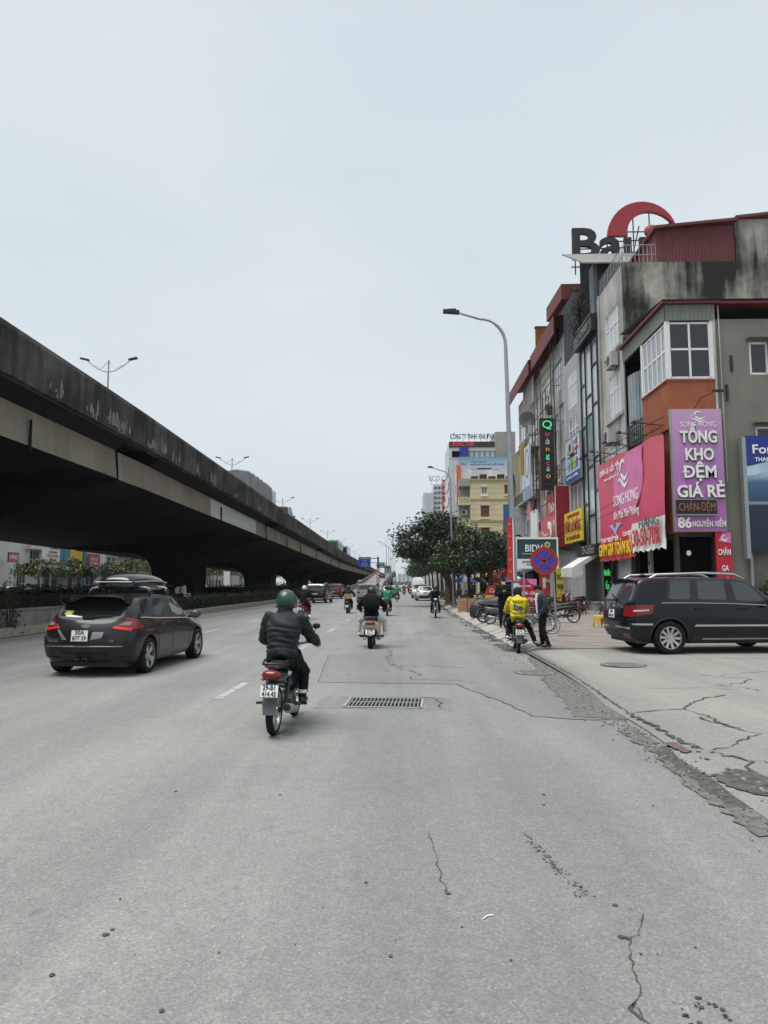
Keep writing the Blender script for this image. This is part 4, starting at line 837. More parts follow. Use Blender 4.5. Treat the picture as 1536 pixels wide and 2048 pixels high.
for k, (z, x0, x1) in enumerate(((9.0,1,6.5),(13.4,4,9.8),(9.0,7.2,9.8))):
    b = MB(); b.box(x0,x1,-.75,-.02,z-.12,z); b.box(x0,x1,-.75,-.70,z+.9,z+.96); b.box(x0,x0+.05,-.75,0,z+.9,z+.96); b.box(x1-.05,x1,-.75,0,z+.9,z+.96); b.build('balcony', m_cream, F_)
    for q in range(int((x1-x0)/.35)): MB().box(x0+.05+q*.35,x0+.10+q*.35,-.74,-.71,z,z+.9).build('baluster', m_dsteel, F_)
for k, (x, y, z, w, h, c, l) in enumerate(((10.3,66,6.2,1.1,2.6,(.45,.46,.48),'narrow grey projecting board on the white panelled front'),(10.2,72,7.5,1.2,2.2,(.05,.16,.32),'small blue projecting board far along the shop houses'),(10.4,62.3,11.2,1.0,2.8,(.5,.32,.06),'small amber projecting board high on the white panelled front'),(10.3,76,5.2,1.3,1.6,(.4,.04,.05),'small red projecting board at the ochre house'))):
    t = thing('projecting_sign', l, 'sign', (x,y,z)); MB().box(0,w,0,.18,0,h).build('panel', mat(f'projecting_{k}', c, .6, var=.08), t); MB().box(w,w+.35,.05,.12,h*.7,h*.76).build('bracket', m_dsteel, t)
# roof-top sign: letters and the red arc
RS = thing('rooftop_sign', 'black Bau letters below a red crescent arc and ball on a roof frame', 'rooftop sign', (0,46.4,0))
txt('Bau', 2.1, mat('sign_black', (.012,.014,.016), .6), RS, 14.0, 24.45, 0, 5.0, .25, .035)
arc = MB(); o_ = []; i_ = []
for k in range(25):
    a = PI*(1.0-k/24*.93); t = k/24
    o_.append((16.3+2.35*math.cos(a), 25.15+2.4*math.sin(a))); ri = 1.05+1.25*t**1.3; cx_ = 16.3+.0*t
    i_.append((16.35+ri*math.cos(a), 25.15+(ri*.93+.15*math.sin(a))*math.sin(a)))
vs = [(x,0,z) for x, z in o_]+[(x,0,z) for x, z in i_]+[(x,.3,z) for x, z in o_]+[(x,.3,z) for x, z in i_]; n = 25
fs = []
for k in range(24): fs += [(k,k+1,n+k+1,n+k),(2*n+k,3*n+k,3*n+k+1,2*n+k+1),(k,2*n+k,2*n+k+1,k+1),(n+k,n+k+1,3*n+k+1,3*n+k)]
arc.add(vs, fs+[(0,n,3*n,2*n),(n-1,2*n-1+0,4*n-1,3*n-1)]); m_arc = mat('crescent_red', (.30,.018,.03), .5, var=.08); arc.build('crescent', m_arc, RS)
MB().ell((16.9,.1,25.45),(.48,.2,.48),20,12).build('ball', m_arc, RS, smooth=60)
b = MB()
for p in [((14.3,.4,22.9),(14.3,.4,25.3)),((14.0,.4,22.9),(14.0,.4,25.3)),((15.8,.4,23),(15.8,.4,27.0)),((15.5,.4,23),(16.2,.4,26)),((18.3,.4,23),(18.3,.4,26.6)),((17.4,.4,24.4),(18.3,.4,26.3)),((16.9,.4,25.4),(16.9,.4,26.9)),((14.2,.4,24.9),(18.5,.4,25.1)),((15,.4,25.6),(18.4,.4,25.6)),((11.6,.4,24.4),(15.5,.4,24.5)),((11.5,.3,23.1),(16.5,.3,23.1)),((11.8,.4,22.6),(11.8,.4,24.6)),((16.5,.4,22.6),(16.5,.4,25))]: b.tube(p, .045, 5)
b.build('support_frame', m_dsteel, RS)
tg = MB(); tg.obox((0,0,0),(1.3,.15,2.3)); tg.build('rust', m_rust) if False else None
ob = thing('rooftop_box_sign', 'rusty orange blank box sign jutting from the roof edge beside the grey green hut', 'sign', (10.9,56.5,19.9)); MB().box(0,1.4,0,.35,.1,2.6).build('panel', mat('rust_orange', (.22,.085,.02), .8, var=.35, scale=2), ob); f = MB(); f.box(-.06,1.46,-.04,.38,0,.1); f.box(-.06,1.46,-.04,.38,2.6,2.7); f.box(1.4,1.9,.05,.3,1,1.15); f.build('frame', m_rust, ob)
dish = thing('satellite_dish', 'grey satellite dish bolted to the caged house front below the roof', 'satellite dish', (10.9,61.2,15.9)); b = MB(); b.lathe([(.02,-.12),(.35,-.05),(.72,.10),(.74,.1),(.36,-.08),(.02,-.15)], 20, axis='Y', closed=True); b.v = [(x, -y, z) for x, y, z in b.v]; b.build('reflector', mat('dish_grey', (.14,.15,.16), .5), dish, smooth=40); b = MB(); b.tube([(0,.1,0),(.1,.5,-.5),(.6,.6,-.5)],.04,6); b.tube([(0,-.1,-.6),(0,-.5,-.1)],.02,5); b.build('arm', m_steel, dish)
def aircon(label, loc, rz=fr_):
    t = thing('air_conditioner', label, 'air conditioner', loc, rz); MB().box(0,.95,0,.38,0,.75).build('casing', m_cream, t)
    b = MB(); b.lathe([(0,-.01),(.27,-.01),(.29,.0)], 20, (.36,0,.38), 'Y'); b.build('fan_grille', m_dsteel, t)
    b = MB(); b.beam((.1,0,-.04),(.1,.7,-.04),.04); b.beam((.85,0,-.04),(.85,.7,-.04),.04); b.build('bracket', m_rust, t); return t
aircon('white air conditioner on the cream house beside the top edge of the pink banner', (11.0,38.6,9.2)); aircon('white air conditioner on brackets under the satellite dish', (10.9,61.6,14.6))
aircon('pale air conditioner by the window left of the red board', (10.9,57.3,5.9))

# ---- signs
def gradmat(name, stops, axis=2, lo=0, hi=1, rough=.5):
    m = bpy.data.materials.new(name); m.use_nodes = True; n = m.node_tree.nodes; L = m.node_tree.links; b = n['Principled BSDF']; b.inputs['Roughness'].default_value = rough
    tc = n.new('ShaderNodeTexCoord'); sp = n.new('ShaderNodeSeparateXYZ'); L.new(tc.outputs['Object'], sp.inputs[0])
    r = n.new('ShaderNodeMapRange'); r.inputs[1].default_value = lo; r.inputs[2].default_value = hi; L.new(sp.outputs[axis], r.inputs[0])
    c = n.new('ShaderNodeValToRGB'); e = c.color_ramp.elements
    while len(e) < len(stops): e.new(.5)
    for k, (p, col) in enumerate(stops): e[k].position = p; e[k].color = tuple(col)+(1,)
    L.new(r.outputs[0], c.inputs[0]); L.new(c.outputs[0], b.inputs['Base Color']); return m
m_pink = gradmat('banner_pink_print', [(0,(.56,.025,.06)),(.35,(.62,.05,.13)),(1,(.60,.09,.13))], 2, 0, 5.5)
BN = thing('shop_banner', 'large pink-red bedding banner with a white wave logo stretched over the corner shop', 'banner', (11.25,40.7,3.0), fr_)
WN, HN = 10.2, 5.45
b = MB(); nx_, nz_ = 26, 14
def topz(x): return HN-.30*x/WN-.05*math.sin(x*1.3)
vs = [(WN*i/nx_, .03*math.sin(i*1.1+k*.4)-.02, (.85+.0*i)*(1-k/nz_)+topz(WN*i/nx_)*(k/nz_)) for k in range(nz_+1) for i in range(nx_+1)]
b.add(vs, [(k*(nx_+1)+i, k*(nx_+1)+i+1, (k+1)*(nx_+1)+i+1, (k+1)*(nx_+1)+i) for k in range(nz_) for i in range(nx_)]); b.build('banner_sheet', m_pink, BN, smooth=180)
pk = MB(); pk.prism([(5.3,HN-.25)]+[(5.35+2.3*math.cos(a), 3.9+1.75*math.sin(a)) for a in [PI*(.88+1.22*q/22) for q in range(23)]]+[(7.6,HN-.32)], -.065, -.055); pk.build('pale_print', mat('pale_pink_print', (.60,.17,.36), .6, var=.15, scale=.8), BN)
def wave_logo(par, x, z, s, m, y=-.09):
    b = MB(); o = [(x+s*.62*math.cos(a), z+s*.85*math.sin(a)) for a in np.linspace(PI, 0, 16)]; i = [(x+s*.05+s*.46*math.cos(a), z+s*.64*math.sin(a)) for a in np.linspace(PI, .0, 16)]
    for k in range(11): b.quad((o[k][0],y,o[k][1]),(o[k+1][0],y,o[k+1][1]),(i[k+1][0],y,i[k+1][1]),(i[k][0],y,i[k][1]))
    for w0 in (-.05,-.42):
        t = [(x-s*.95+s*1.95*q, z+s*w0+s*.22*math.sin(q*PI*2+.6)) for q in np.linspace(0,1,20)]
        for k in range(19): h0, h1 = s*.13*math.sin(PI*k/19)+.004, s*.13*math.sin(PI*(k+1)/19)+.004; b.quad((t[k][0],y,t[k][1]-h0),(t[k+1][0],y,t[k+1][1]-h1),(t[k+1][0],y,t[k+1][1]+h1),(t[k][0],y,t[k][1]+h0))
    b.build('wave_logo', m, par)
txt('CHĂN - GA - GỐI - ĐỆM', .30, m_wtxt, BN, 2.3, 4.78, -.07, 3.6, .01, .03); txt('www.songhong.vn', .16, m_wtxt, BN, 2.4, 4.35, -.07, 2.2, .01)
wave_logo(BN, 4.7, 4.2, .95, m_wtxt); txt('SONG HONG', .56, m_wtxt, BN, 4.9, 2.95, -.07, 3.9, .01); txt('Bốn Mùa Yêu Thương', .42, m_wtxt, BN, 4.9, 2.2, -.07, 4.0, .01)
bd = MB(); bd.prism([(2.0,1.75),(2.6,1.8),(3.0,1.5),(3.4,1.85),(4.2,1.75),(3.5,1.55),(3.05,1.2),(2.7,1.5)], -.07, -.06); bd.build('bird_print', mat('pale_blue_print', (.35,.48,.68), .6), BN)
txt('CS 2: 86-88 NGUYỄN XIỂN', .24, m_wtxt, BN, 1.9, 1.02, -.07, 3.3, .01, .04); txt('ĐC: 86 - NGUYỄN XIỂN - HÀ NỘI', .22, m_wtxt, BN, 5.8, 1.15, -.07, 2.9, .01, .04); txt('ĐT: 0971.489.891 - 0835.299.666', .22, m_wtxt, BN, 8.7, 1.2, -.07, 2.6, .01, .04)
SB = thing('sale_banner', 'red and white sale banner with yellow letters hung along the foot of the pink banner', 'banner', (11.18,40.6,2.9), fr_)
b = MB(); n = 40; m_sale = mat('sale_red', (.42,.015,.02), .5, var=.05)
def cloth(x0, x1, zb, zt, m, yb, nm, ph=0):
    b = MB(); k = 24; vs = []
    for r in range(6):
        for i in range(k+1):
            x = x0+(x1-x0)*i/k; z = zb+(zt-zb)*r/5; vs.append((x, yb+.04*math.sin(i*1.3+r*.9+ph)*(1.2-r/5)-(.05 if r == 0 else 0), z+(.06*math.sin(i*1.7+ph) if r == 0 else 0)+.02*i/k))
    b.add(vs, [(r*(k+1)+i, r*(k+1)+i+1, (r+1)*(k+1)+i+1, (r+1)*(k+1)+i) for r in range(5) for i in range(k)]); return b.build(nm, m, SB, smooth=180)
cloth(0, 6.2, 0, 1.15, m_sale, 0, 'red_cloth'); cloth(5.9, 10.3, .25, 1.65, mat('white_cloth', (.66,.66,.65), .7, var=.05), -.06, 'white_cloth', 2)
for k in range(3):
    b = MB(); pts = [(.1+k*1.7+q*3.0, -.10, .25+.8*q+.25*math.sin(q*5+k)) for q in np.linspace(0, .8, 12)]; strip(b, [(x, z) for x, _, z in pts], .03); b.v = [(x, -.075, z) for x, z, _ in b.v]; b.build('curl_line', mat('gold_line', (.62,.32,.10), .6), SB)
txt('GIẢM GIÁ TOÀN BỘ', .62, mat('sale_yellow', (.78,.55,.03), .5), SB, 3.05, .55, -.11, 5.7, .02, .03); txt('30-50-70%', .78, m_prt, SB, 8.15, .85, -.19, 3.6, .02, .03); txt('HÀNG', .4, plain('grey_print',(.12,.12,.12)), SB, 8.6, 1.5, -.19, 2.6, .02, .03)
br = MB()
for x in (.3,2.6,5,7.4,9.6): br.tube([(x,-1.0,5.75),(x,.3,5.6)],.025,5); br.obox((x,-1.05,5.76),(.35,.16,.08)); br.tube([(x,-.9,5.72),(x,.3,6.3)],.015,4)
br.tube([(.2,-.1,5.62),(10.2,-.1,5.4)],.025,5); br.tube([(.2,.1,6.2),(10.2,.1,5.9)],.02,5); br.build('lamp_bracket', m_dsteel, BN)
# purple vertical board on the side wall (faces the camera)
PS = thing('shop_sign', 'tall mauve vertical shop board with heavy white capitals on the corner house', 'sign', (11.5,30.12,3.9))
m_mauve = gradmat('mauve_print', [(0,(.37,.11,.36)),(.25,(.42,.14,.42)),(.55,(.42,.19,.45)),(1,(.52,.31,.50))], 2, 0, 5.2)
MB().box(0,2.08,0,.2,0,5.2).build('panel', m_mauve, PS); f = MB(); f.box(-.04,2.12,.02,.22,-.05,-.001); f.box(-.04,-.001,.02,.22,0,5.2); f.box(2.081,2.12,.02,.22,0,5.2); f.build('frame', m_steel, PS)
m_let = plain('raised_white_letter', (.78,.77,.75), .5); m_shd = plain('letter_side', (.05,.04,.05), .6)
wave_logo(PS, 1.1, 4.85, .32, m_wtxt, -.02); txt('SONG HONG', .23, m_wtxt, PS, 1.1, 4.52, -.02, 1.5, .01)
for s_, z, w_ in (('TỔNG',3.95,1.55),('KHO',3.2,1.2),('DỆM',2.45,1.35),('GIÁ RẺ',1.62,1.98)):
    txt(s_, .50, m_shd, PS, 1.12, z-.035, -.02, w_, .05, .045); txt(s_, .50, m_let, PS, 1.08, z, -.07, w_, .04, .04)
MB().box(.33,.62,-.105,-.095,2.44,2.51).build('letter_bar', m_let, PS)
led = MB().box(.03,1.68,-.12,-.001,.66,1.28).build('led_panel', m_ink, PS); txt('CHĂN-ĐỆM', .34, mat('led_amber', (.30,.13,.07), .5), led, .86, .95, -.14, 1.5, .02)
f = MB(); f.box(.0,1.71,-.14,-.121,.62,.66); f.box(.0,1.71,-.14,-.121,1.28,1.31); f.build('led_frame', m_steel, led)
txt('86', .42, m_let, PS, .36, .3, -.03, .58, .02, .05); txt('NGUYỄN XIỂN', .24, m_let, PS, 1.37, .26, -.03, 1.38, .02, .03)
lb = MB(); lb.tube([(1.0,.1,5.2),(1.15,-.3,5.6),(1.5,-.7,5.75)],.02,5); lb.obox((1.65,-.85,5.76),(.45,.2,.07)); lb.build('spot_lamp', m_dsteel, PS)
RSn = sign_board('narrow red vertical board with white bedding words at the shop entrance', (13.15,30.2,.35), 0, .66, 3.5, mat('shop_red', (.45,.012,.03), .5, var=.04), [('CHĂN', .24, m_wtxt, .34, 2.62, .52),('GA', .24, m_wtxt, .34, 1.95, .28),('GỐI', .24, m_wtxt, .34, 1.3, .36),('ĐỆM', .24, m_wtxt, .34, .6, .42)])
MB().prism([(.1,3.1),(.62,3.0),(.64,3.45),(.3,3.46)], -.015, -.003).build('pale_print', MC['pale_pink_print'], RSn); wave_logo(RSn, .33, 3.2, .17, m_wtxt, -.03)
for i, (x, y, z0) in enumerate(((12.75,31.4,0.3),(11.75,37.2,.3),(11.8,34.6,.4))):
    s = sign_board(['dim red poster strip hanging inside the corner shop entrance','dim red poster inside the shop under the sale banner','pale price strip hanging under the white end of the sale banner'][i], (x,y,z0), 0 if i == 0 else fr_, .62 if i < 2 else .4, 2.9, mat('dim_red_poster', (.20,.01,.025), .6) if i < 2 else m_cream, [('CHĂN',.2,m_wtxt,.31,2.2,.48),('GA',.2,m_wtxt,.31,1.5,.28),('GỐI',.2,m_wtxt,.31,.9,.36)] if i < 2 else [('V',.2,m_ink,.2,2.2),('X',.2,m_ink,.2,1.6),('M',.2,m_ink,.2,1.0)])
bl = thing('light_bulb', 'white pear shaped bulb hanging in the dark shop entrance under the mauve board', 'light bulb', (12.25,30.9,2.85)); MB().lathe([(.02,.42),(.05,.40),(.06,.28),(.13,.2),(.15,.08),(.1,0),(.0,-.02)],14).build('bulb', plain('opal_glass',(.8,.8,.78),.3,emit=.05), bl, smooth=60); MB().tube([(0,0,.4),(0,0,.85)],.01,4).build('cord', m_ink, bl)
NS = thing('neon_sign', 'green scrawled neon words in the dark shop front beside the rear of the dark car', 'sign', (11.2,40.2,0), fr_)
m_ng = plain('neon_green', (.03,.42,.10), .4, emit=.25); txt('Nước', .34, m_ng, NS, .75, 2.25, 0, 1.2, .02, 0, italic=.1); txt('Ép', .38, m_ng, NS, .75, 1.55, 0, .6, .02, 0, italic=.1); MB().box(.0,1.5,.05,.1,.9,2.9).build('board', m_dark, NS)
b = MB()
for x in (-.15,1.65):
    for k in range(26): b.ell((x,0,.3+k*.1),(.014,.014,.014),5,3)
b.build('bead_lights', m_wtxt, NS)
aircon('white air conditioner high on the cream house under its upper window', (11.15,38.2,13.3)); aircon('white air conditioner below the middle windows of the light grey house', (11.05,47.0,10.2))
for k, (x, z0, z1, a0, a1) in enumerate(((10.9,5.4,5.2,36,78),(10.75,5.8,5.5,36,70),(11.1,9.6,9.9,41,66),(10.6,4.9,4.7,41,90))):
    b = MB(); b.tube([(x-.2*math.sin(PI*q/16), a0+(a1-a0)*q/16, z0+(z1-z0)*q/16-.5*math.sin(PI*q/16)) for q in range(17)], .014, 4); tag(b.build('overhead_cable', m_ink), f'{ORD[k]} black cable sagging along the shop house fronts above the boards', 'cable', 'cables along the shop fronts')
# blue-white board, yellow board, red board
s = sign_board('blue-white board with a green hexagon between the windows of the light grey house', (11.2,48.5,8.4), fr_, 3.9, 2.9, mat('pale_blue_board', (.45,.55,.66), .5), [('THIẾT KẾ', .28, m_prt, 2.1, 2.45, 2.6),('IN ẤN BIỂN HIỆU', .24, m_prt, 2.1, 2.0, 2.9),('in kỹ thuật số', .16, m_ink, 1.9, 1.68, 2.6)], frame=m_steel)
MB().box(0,3.9,-.03,-.005,0,.55).build('blue_band', mat('deep_blue_band', (.02,.05,.25), .5), s); txt('0912.345', .2, m_wtxt, s, 1.9, .28, -.04, 3.0)
for x, c_, n_ in ((1.75,(.05,.33,.12),6),(2.5,(.5,.4,.06),5),(3.1,(.12,.14,.2),4),(.9,(.25,.3,.36),4)): b = MB(); b.prism([(x+.36*math.cos(a*2*PI/n_+.5), 1.1+.42*math.sin(a*2*PI/n_+.5)) for a in range(n_)], -.03, -.01); b.build('printed_shape', plain(f'print_{n_}_{int(x*10)}', c_, .6), s)
s = sign_board('bright yellow board with red words right of the red board', (11.0,48.5,4.35), fr_, 4.6, 2.0, mat('board_yellow', (.68,.55,.02), .5, var=.04), [('TỪ ĐỒ & ÁO ĐÔNG', .7, mat('sign_dred',(.35,.03,.02)), 2.3, .98, 4.2),('CHUYÊN BÁN BUÔN', .2, MC['sign_dred'], 2.5, 1.72, 3.2),('ĐC: 98 NGUYỄN XIỂN', .26, MC['sign_dred'], 2.4, .28, 3.6)])
s = sign_board('large red board with raised cream lettering and a white arrow letter D', (10.9,57.0,4.3), fr_, 7.6, 2.3, mat('board_pink_red', (.52,.07,.10), .5, var=.05), [('Quán', .8, mat('cream_letter',(.62,.52,.40)), 2.2, .95, 2.6),('Phố', .75, MC['cream_letter'], 6.2, 1.55, 1.7),('zone', .5, MC['cream_letter'], 6.0, .55, 1.8)])
MB().box(2.9,7.6,0,.12,2.302,4.0).build('raised_panel', mat('board_red', (.42,.02,.035), .5), s); txt('Hương', .75, MC['cream_letter'], s, 5.4, 2.9, -.02, 2.6, .04, .03); MB().box(7.62,7.9,-.35,1.2,-.1,4.1).build('end_return', mat('deep_red', (.26,.012,.02), .5), s); MB().box(7.9,7.94,-.38,-.33,-.1,4.1).build('edge_trim', m_white, s)
b = MB(); b.prism([(3.6,.2),(4.3,.3),(5.0,.95),(4.9,1.7),(4.3,1.95),(3.7,1.95),(3.7,1.6),(3.9,1.4),(3.9,.6)], -.08, -.02); b.build('arrow_letter', m_let, s); txt('D', .6, m_prt, s, 4.3, 1.1, -.10)
# vertical neon box sign, facing the camera
NV = thing('neon_sign', 'tall black vertical box sign spelling Quang cao in coloured neon letters', 'sign', (9.66,49.2,8.15)); NV.scale = (.88, .92, .76)
MB().box(0,1.02,0,.35,.9,6.6).build('panel', m_ink, NV); f = MB()
for x in (-.05,1.0): f.box(x,x+.07,-.03,.38,0,6.7)
for z in (0,.45,.86,6.62): f.box(-.05,1.07,-.02,.36,z,z+.06)
for k in range(12): f.box(1.07,1.2,.1,.16,.3+k*.5,.36+k*.5)
f.box(1.2,1.25,.1,.16,0,6.7); f.build('frame', m_rust, NV); MB().box(0,1.02,.02,.33,.08,.84).build('base_box', m_ink, NV)
gg, rd_, yw_, wh_ = plain('neon_jade',(.06,.75,.32),.4,emit=.2), plain('neon_red',(.6,.05,.05),.4,emit=.15), plain('neon_amber',(.65,.38,.08),.4,emit=.1), plain('neon_white',(.55,.57,.6),.4,emit=.05)
for ch, z, h, m in (('Q',6.05,.72,gg),('ụ',5.2,.5,rd_),('ả',4.45,.5,wh_),('n',3.8,.48,yw_),('g',3.15,.5,gg),('c',2.5,.5,rd_),('á',1.95,.5,wh_),('o',1.3,.5,yw_)): txt(ch if ch != 'ụ' else 'u', h, m, NV, .52, z, -.04, None, .03, 0)
s = sign_board('pale vertical board with a thin grey ring left of the neon letters', (10.6,61.5,8.8), fr_, 2.6, 4.6, mat('pale_grey_board', (.48,.52,.58), .5), []); b = MB(); b.lathe([(.8,-.02),(.88,-.02),(.88,0),(.8,0)], 28, (1.3,0,3.1), 'Y', closed=True); b.v = [(x,y,3.1+(z-3.1)*1.4) for x,y,z in b.v]; b.build('ring', m_dsteel, s); MB().box(0,2.6,-.02,-.004,0,1.1).build('blue_band', mat('soft_blue_band',(.16,.25,.45),.5), s)
s = sign_board('blank white square board under the dark ledge left of the red board', (10.8,60.2,4.8), fr_, 2.9, 2.9, m_white, [])
s = sign_board('small pink board on the white panelled front', (11.1,63.6,7.2), fr_, 2.4, 1.6, mat('pink_panel',(.55,.22,.24),.6), [])
for i, (x, y, h, ms, wd) in enumerate(((10.3,48.1,2.5,MC['yellow_strip'],.42),)): 
    s = sign_board(['yellow vertical shop strip numbered 98 under the red board','yellow strip sign deeper in the dark shop row'][i], (x,y,.2), 0, wd, h, ms, [('SỐ',.3,m_ink,wd/2,1.9,.4),('98',.34,m_ink,wd/2,1.25,.42),('✓',.3,m_prt,wd/2,.6,.35)])
sign_board('big deep blue dealership billboard with white script and a water picture', (14.5,30.0,2.95), 0, 3.6, 4.95, gradmat('billboard_print', [(0,(.004,.008,.02)),(.40,(.008,.02,.05)),(.42,(.25,.30,.36)),(.44,(.02,.06,.12)),(.60,(.05,.12,.22)),(.68,(.45,.55,.66)),(.735,(.30,.45,.62)),(.74,(.010,.03,.22)),(1,(.008,.022,.20))], 2, 0, 4.95, .35), [('Ford', .38, m_wtxt, .82, 4.35, 1.1),('THANH XUÂN', .17, m_wtxt, 1.15, 3.92, 1.6)])
BB = [o for o in COL.objects if o.get('label','').startswith('big deep blue')][0]; MB().box(-.16,-.002,-.02,.3,-.25,4.9).build('side_post', m_steel, BB); b = MB(); b.box(.1,.22,.3,.45,-2.85,4); b.box(3.2,3.32,.3,.45,-2.85,4); b.build('leg', m_steel, BB)
b = MB(); b.quad((0,-.01,3.55),(0,-.01,3.2),(3.6,-.01,4.0),(3.6,-.01,4.25)); b.quad((0,-.012,3.62),(0,-.012,3.5),(3.6,-.012,4.22),(3.6,-.012,4.5)); b.build('printed_sweep', mat('sky_print',(.42,.54,.68),.4,var=.3,scale=1), BB)
gte = thing('gate', 'white barred metal gate beside the red vertical board', 'gate', (13.85,31.5,.1))
b = MB(); b.tube([(0,0,0),(0,0,3.2)],.05,8); b.tube([(.75,0,0),(.75,0,3.1)],.05,8); b.tube([(1.25,-.3,0),(1.25,-.3,2.9)],.05,8); b.tube([(0,0,3.1),(1.2,-.3,3.2)],.04,6); b.tube([(0,0,2.85),(1.2,-.3,2.9)],.03,6); b.build('frame', m_white, gte)
b = MB()
for k in range(15): b.box(.05,.72,-.015,.015,.25+k*.18,.29+k*.18)
b.build('bar', m_white, gte); MB().box(.1,.35,-.03,-.02,1.0,1.5).box(.42,.68,-.03,-.02,1.0,1.5).build('notice', m_cream, gte)
wl = thing('wall', 'grey concrete yard wall with a small white notice behind the parked dark car', 'wall', (15.0,31.8,0)); MB().box(-.4,8,0,.2,0,2.6).build('wall_face', m_grey, wl); nb = MB().box(.55,1.6,-.03,-.002,1.35,2.0).build('notice', m_white, wl); txt('CẤM ĐỖ XE', .11, m_prt, nb, 1.2, 1.8, -.04, .7); txt('TRƯỚC CỔNG', .1, m_ink, nb, 1.2, 1.6, -.04, .7)
shrub('leafy bush behind the bonnet of the dark parked car', (15.6,29.6,.1), 1.9, 1.0, 1500, .13, [LF[1],LF[4],LF[2]], 31)
shrub('low dry bush behind the windscreen of the dark parked car', (14.3,29.3,.1), 1.3, .55, 500, .10, [LF[4],MC['leaf_rust'],LF[1]], 32)
# ------------------------------------------------------------------ buildings farther along the right side
m_yel = mat('pale_yellow_render', (.62,.55,.34), .88, var=.08, scale=.6, streak=.3, sscale=.5, sdark=.6)
YB = thing('apartment_house', 'pale yellow apartment house with brown shutters and stacked corner balconies', 'building', (10.7,112,0), 0)
ow = [(1.75,2.65,15.85,17.0),(1.6,2.95,12.2,14.0),(1.6,2.95,8.7,10.5),(5.4,6.4,15.85,17.3),(5.4,6.4,12.2,14.0),(5.4,6.4,8.7,10.5),(1.6,2.95,5,6.8)]
b = MB(); facade(b, 7.2, 18.1, ow, 0, .15); shell(b, 7.2, 14, 18.1); b.build('wall', m_yel, YB)
m_shut = mat('brown_shutter', (.13,.035,.03), .7, var=.1)
for k, o in enumerate(ow):
    window(YB, *o, 2, 1, .08, gm=m_glass if k in (0,) else m_shut, fm=m_shut if k else m_white, t=.1)
    MB().box(o[0]-.15,o[1]+.15,-.18,-.005,o[3]+.02,o[3]+.16).box(o[0]-.1,o[1]+.1,-.15,-.005,o[2]-.4,o[2]-.12).build('sill', m_yel if k else m_white, YB)
b = MB()
for z in (14.95,11.5,8.0): b.box(-.02,7.25,-.12,-.005,z-.12,z+.12)
b.box(-.1,7.3,-.25,.3,17.95,18.25); b.build('string_course', mat('ochre_band',(.36,.28,.13),.9,var=.1), YB)
b = MB()
for z in np.arange(4,17.6,.85): b.box(0,7.2,-.012,.0,z,z+.035)
b.build('groove', mat('yellow_groove',(.30,.25,.13),.9), YB)
b = MB(); b.box(-1.7,-.02,1.6,1.7,0,18.1); b.box(-1.72,-1.6,.0,1.6,17.0,18.2); b.box(-1.75,0,-.1,1.7,17.1,18.3); b.build('balcony_back', mat('balcony_grey',(.30,.30,.30),.9), YB)
for z in (14.4,11.0,7.6):
    b = MB(); b.box(-1.9,-.03,-.15,1.6,z-.3,z); b.build('balcony_slab', m_yel, YB); b = MB(); b.box(-1.9,-.03,-.15,-.05,z+.85,z+.95); b.box(-1.9,-1.8,-.05,1.6,z+.85,z+.95)
    for k in range(8): b.box(-1.88+k*.235,-1.76+k*.235,-.14,-.06,z,z+.85)
    for k in range(7): b.box(-1.88,-1.8,.0+k*.22,.1+k*.22,z,z+.85)
    b.build('balustrade', m_yel, YB)
aircon('air conditioner inside a balcony of the pale yellow apartment house', (9.3,112.4,12.6), 0)
b = MB()
for k in range(5): b.box(.2+k*1.4,1.3+k*1.4,.4,1.5,18.25,18.25+.5+.3*(k % 2))
b.build('roof_tank', m_dsteel, YB)
CB = thing('office_building', 'tall white panelled office with company letters on its crown behind the yellow apartment house', 'building', (8.9,136,0), 0)
ow = [(3.95+1.02*k,4.9+1.02*k,26.0,27.3) for k in range(5)]+[(.6,2.6,26,27.3)]
b = MB(); facade(b, 9.0, 28.9, ow, 0, .2); shell(b, 9.0, 12, 28.9); b.build('wall', mat('white_panel',(.55,.56,.57),.5,var=.05), CB)
for o in ow: window(CB, *o, 1, 1, .06, gm=m_cur if o[0] > 3 else m_dark, fm=m_black, t=.12)
b = MB(); b.box(9.02,12.9,-.1,12,0,31.0); b.build('stair_tower', m_conc, CB); MB().box(12.92,14.6,-.1,10,0,26.5).build('side_block', m_yel, CB)
b = MB()
for k in range(9): b.box(.98+k,1.02+k,-.03,-.005,27.35,28.0)
b.box(.0,9,-.03,-.002,25.7,25.85); b.build('panel_joint', m_steel, CB)
MB().box(.1,8.9,-.15,-.005,28.0,29.1).build('led_band', m_ink, CB); txt('- ĐỒNG TÂM', .75, plain('led_red',(.5,.02,.04),.5,emit=.3), CB, 2.6, 28.55, -.18, 4.6)
txt('CÔNG TY TNHH XNK ĐNA', 1.0, mat('navy_letter',(.02,.035,.07),.5), CB, 4.6, 30.05, -.1, 8.6, .12, .03); b = MB()
for k in range(8): b.tube([(.5+k*1.15,0,28.9),(.5+k*1.15,0,30.6)],.04,4)
b.build('letter_frame', m_steel, CB); MB().box(2.1,3.8,-.6,-.2,25.6,27.9).build('blue_tank', mat('tarp_blue',(.012,.03,.25),.6), CB)
b = MB()
for z in range(2, 25, 3): b.box(-.12,-.01,.6,9,z,z+1.3)
b.build('side_window_band', m_glass, CB)
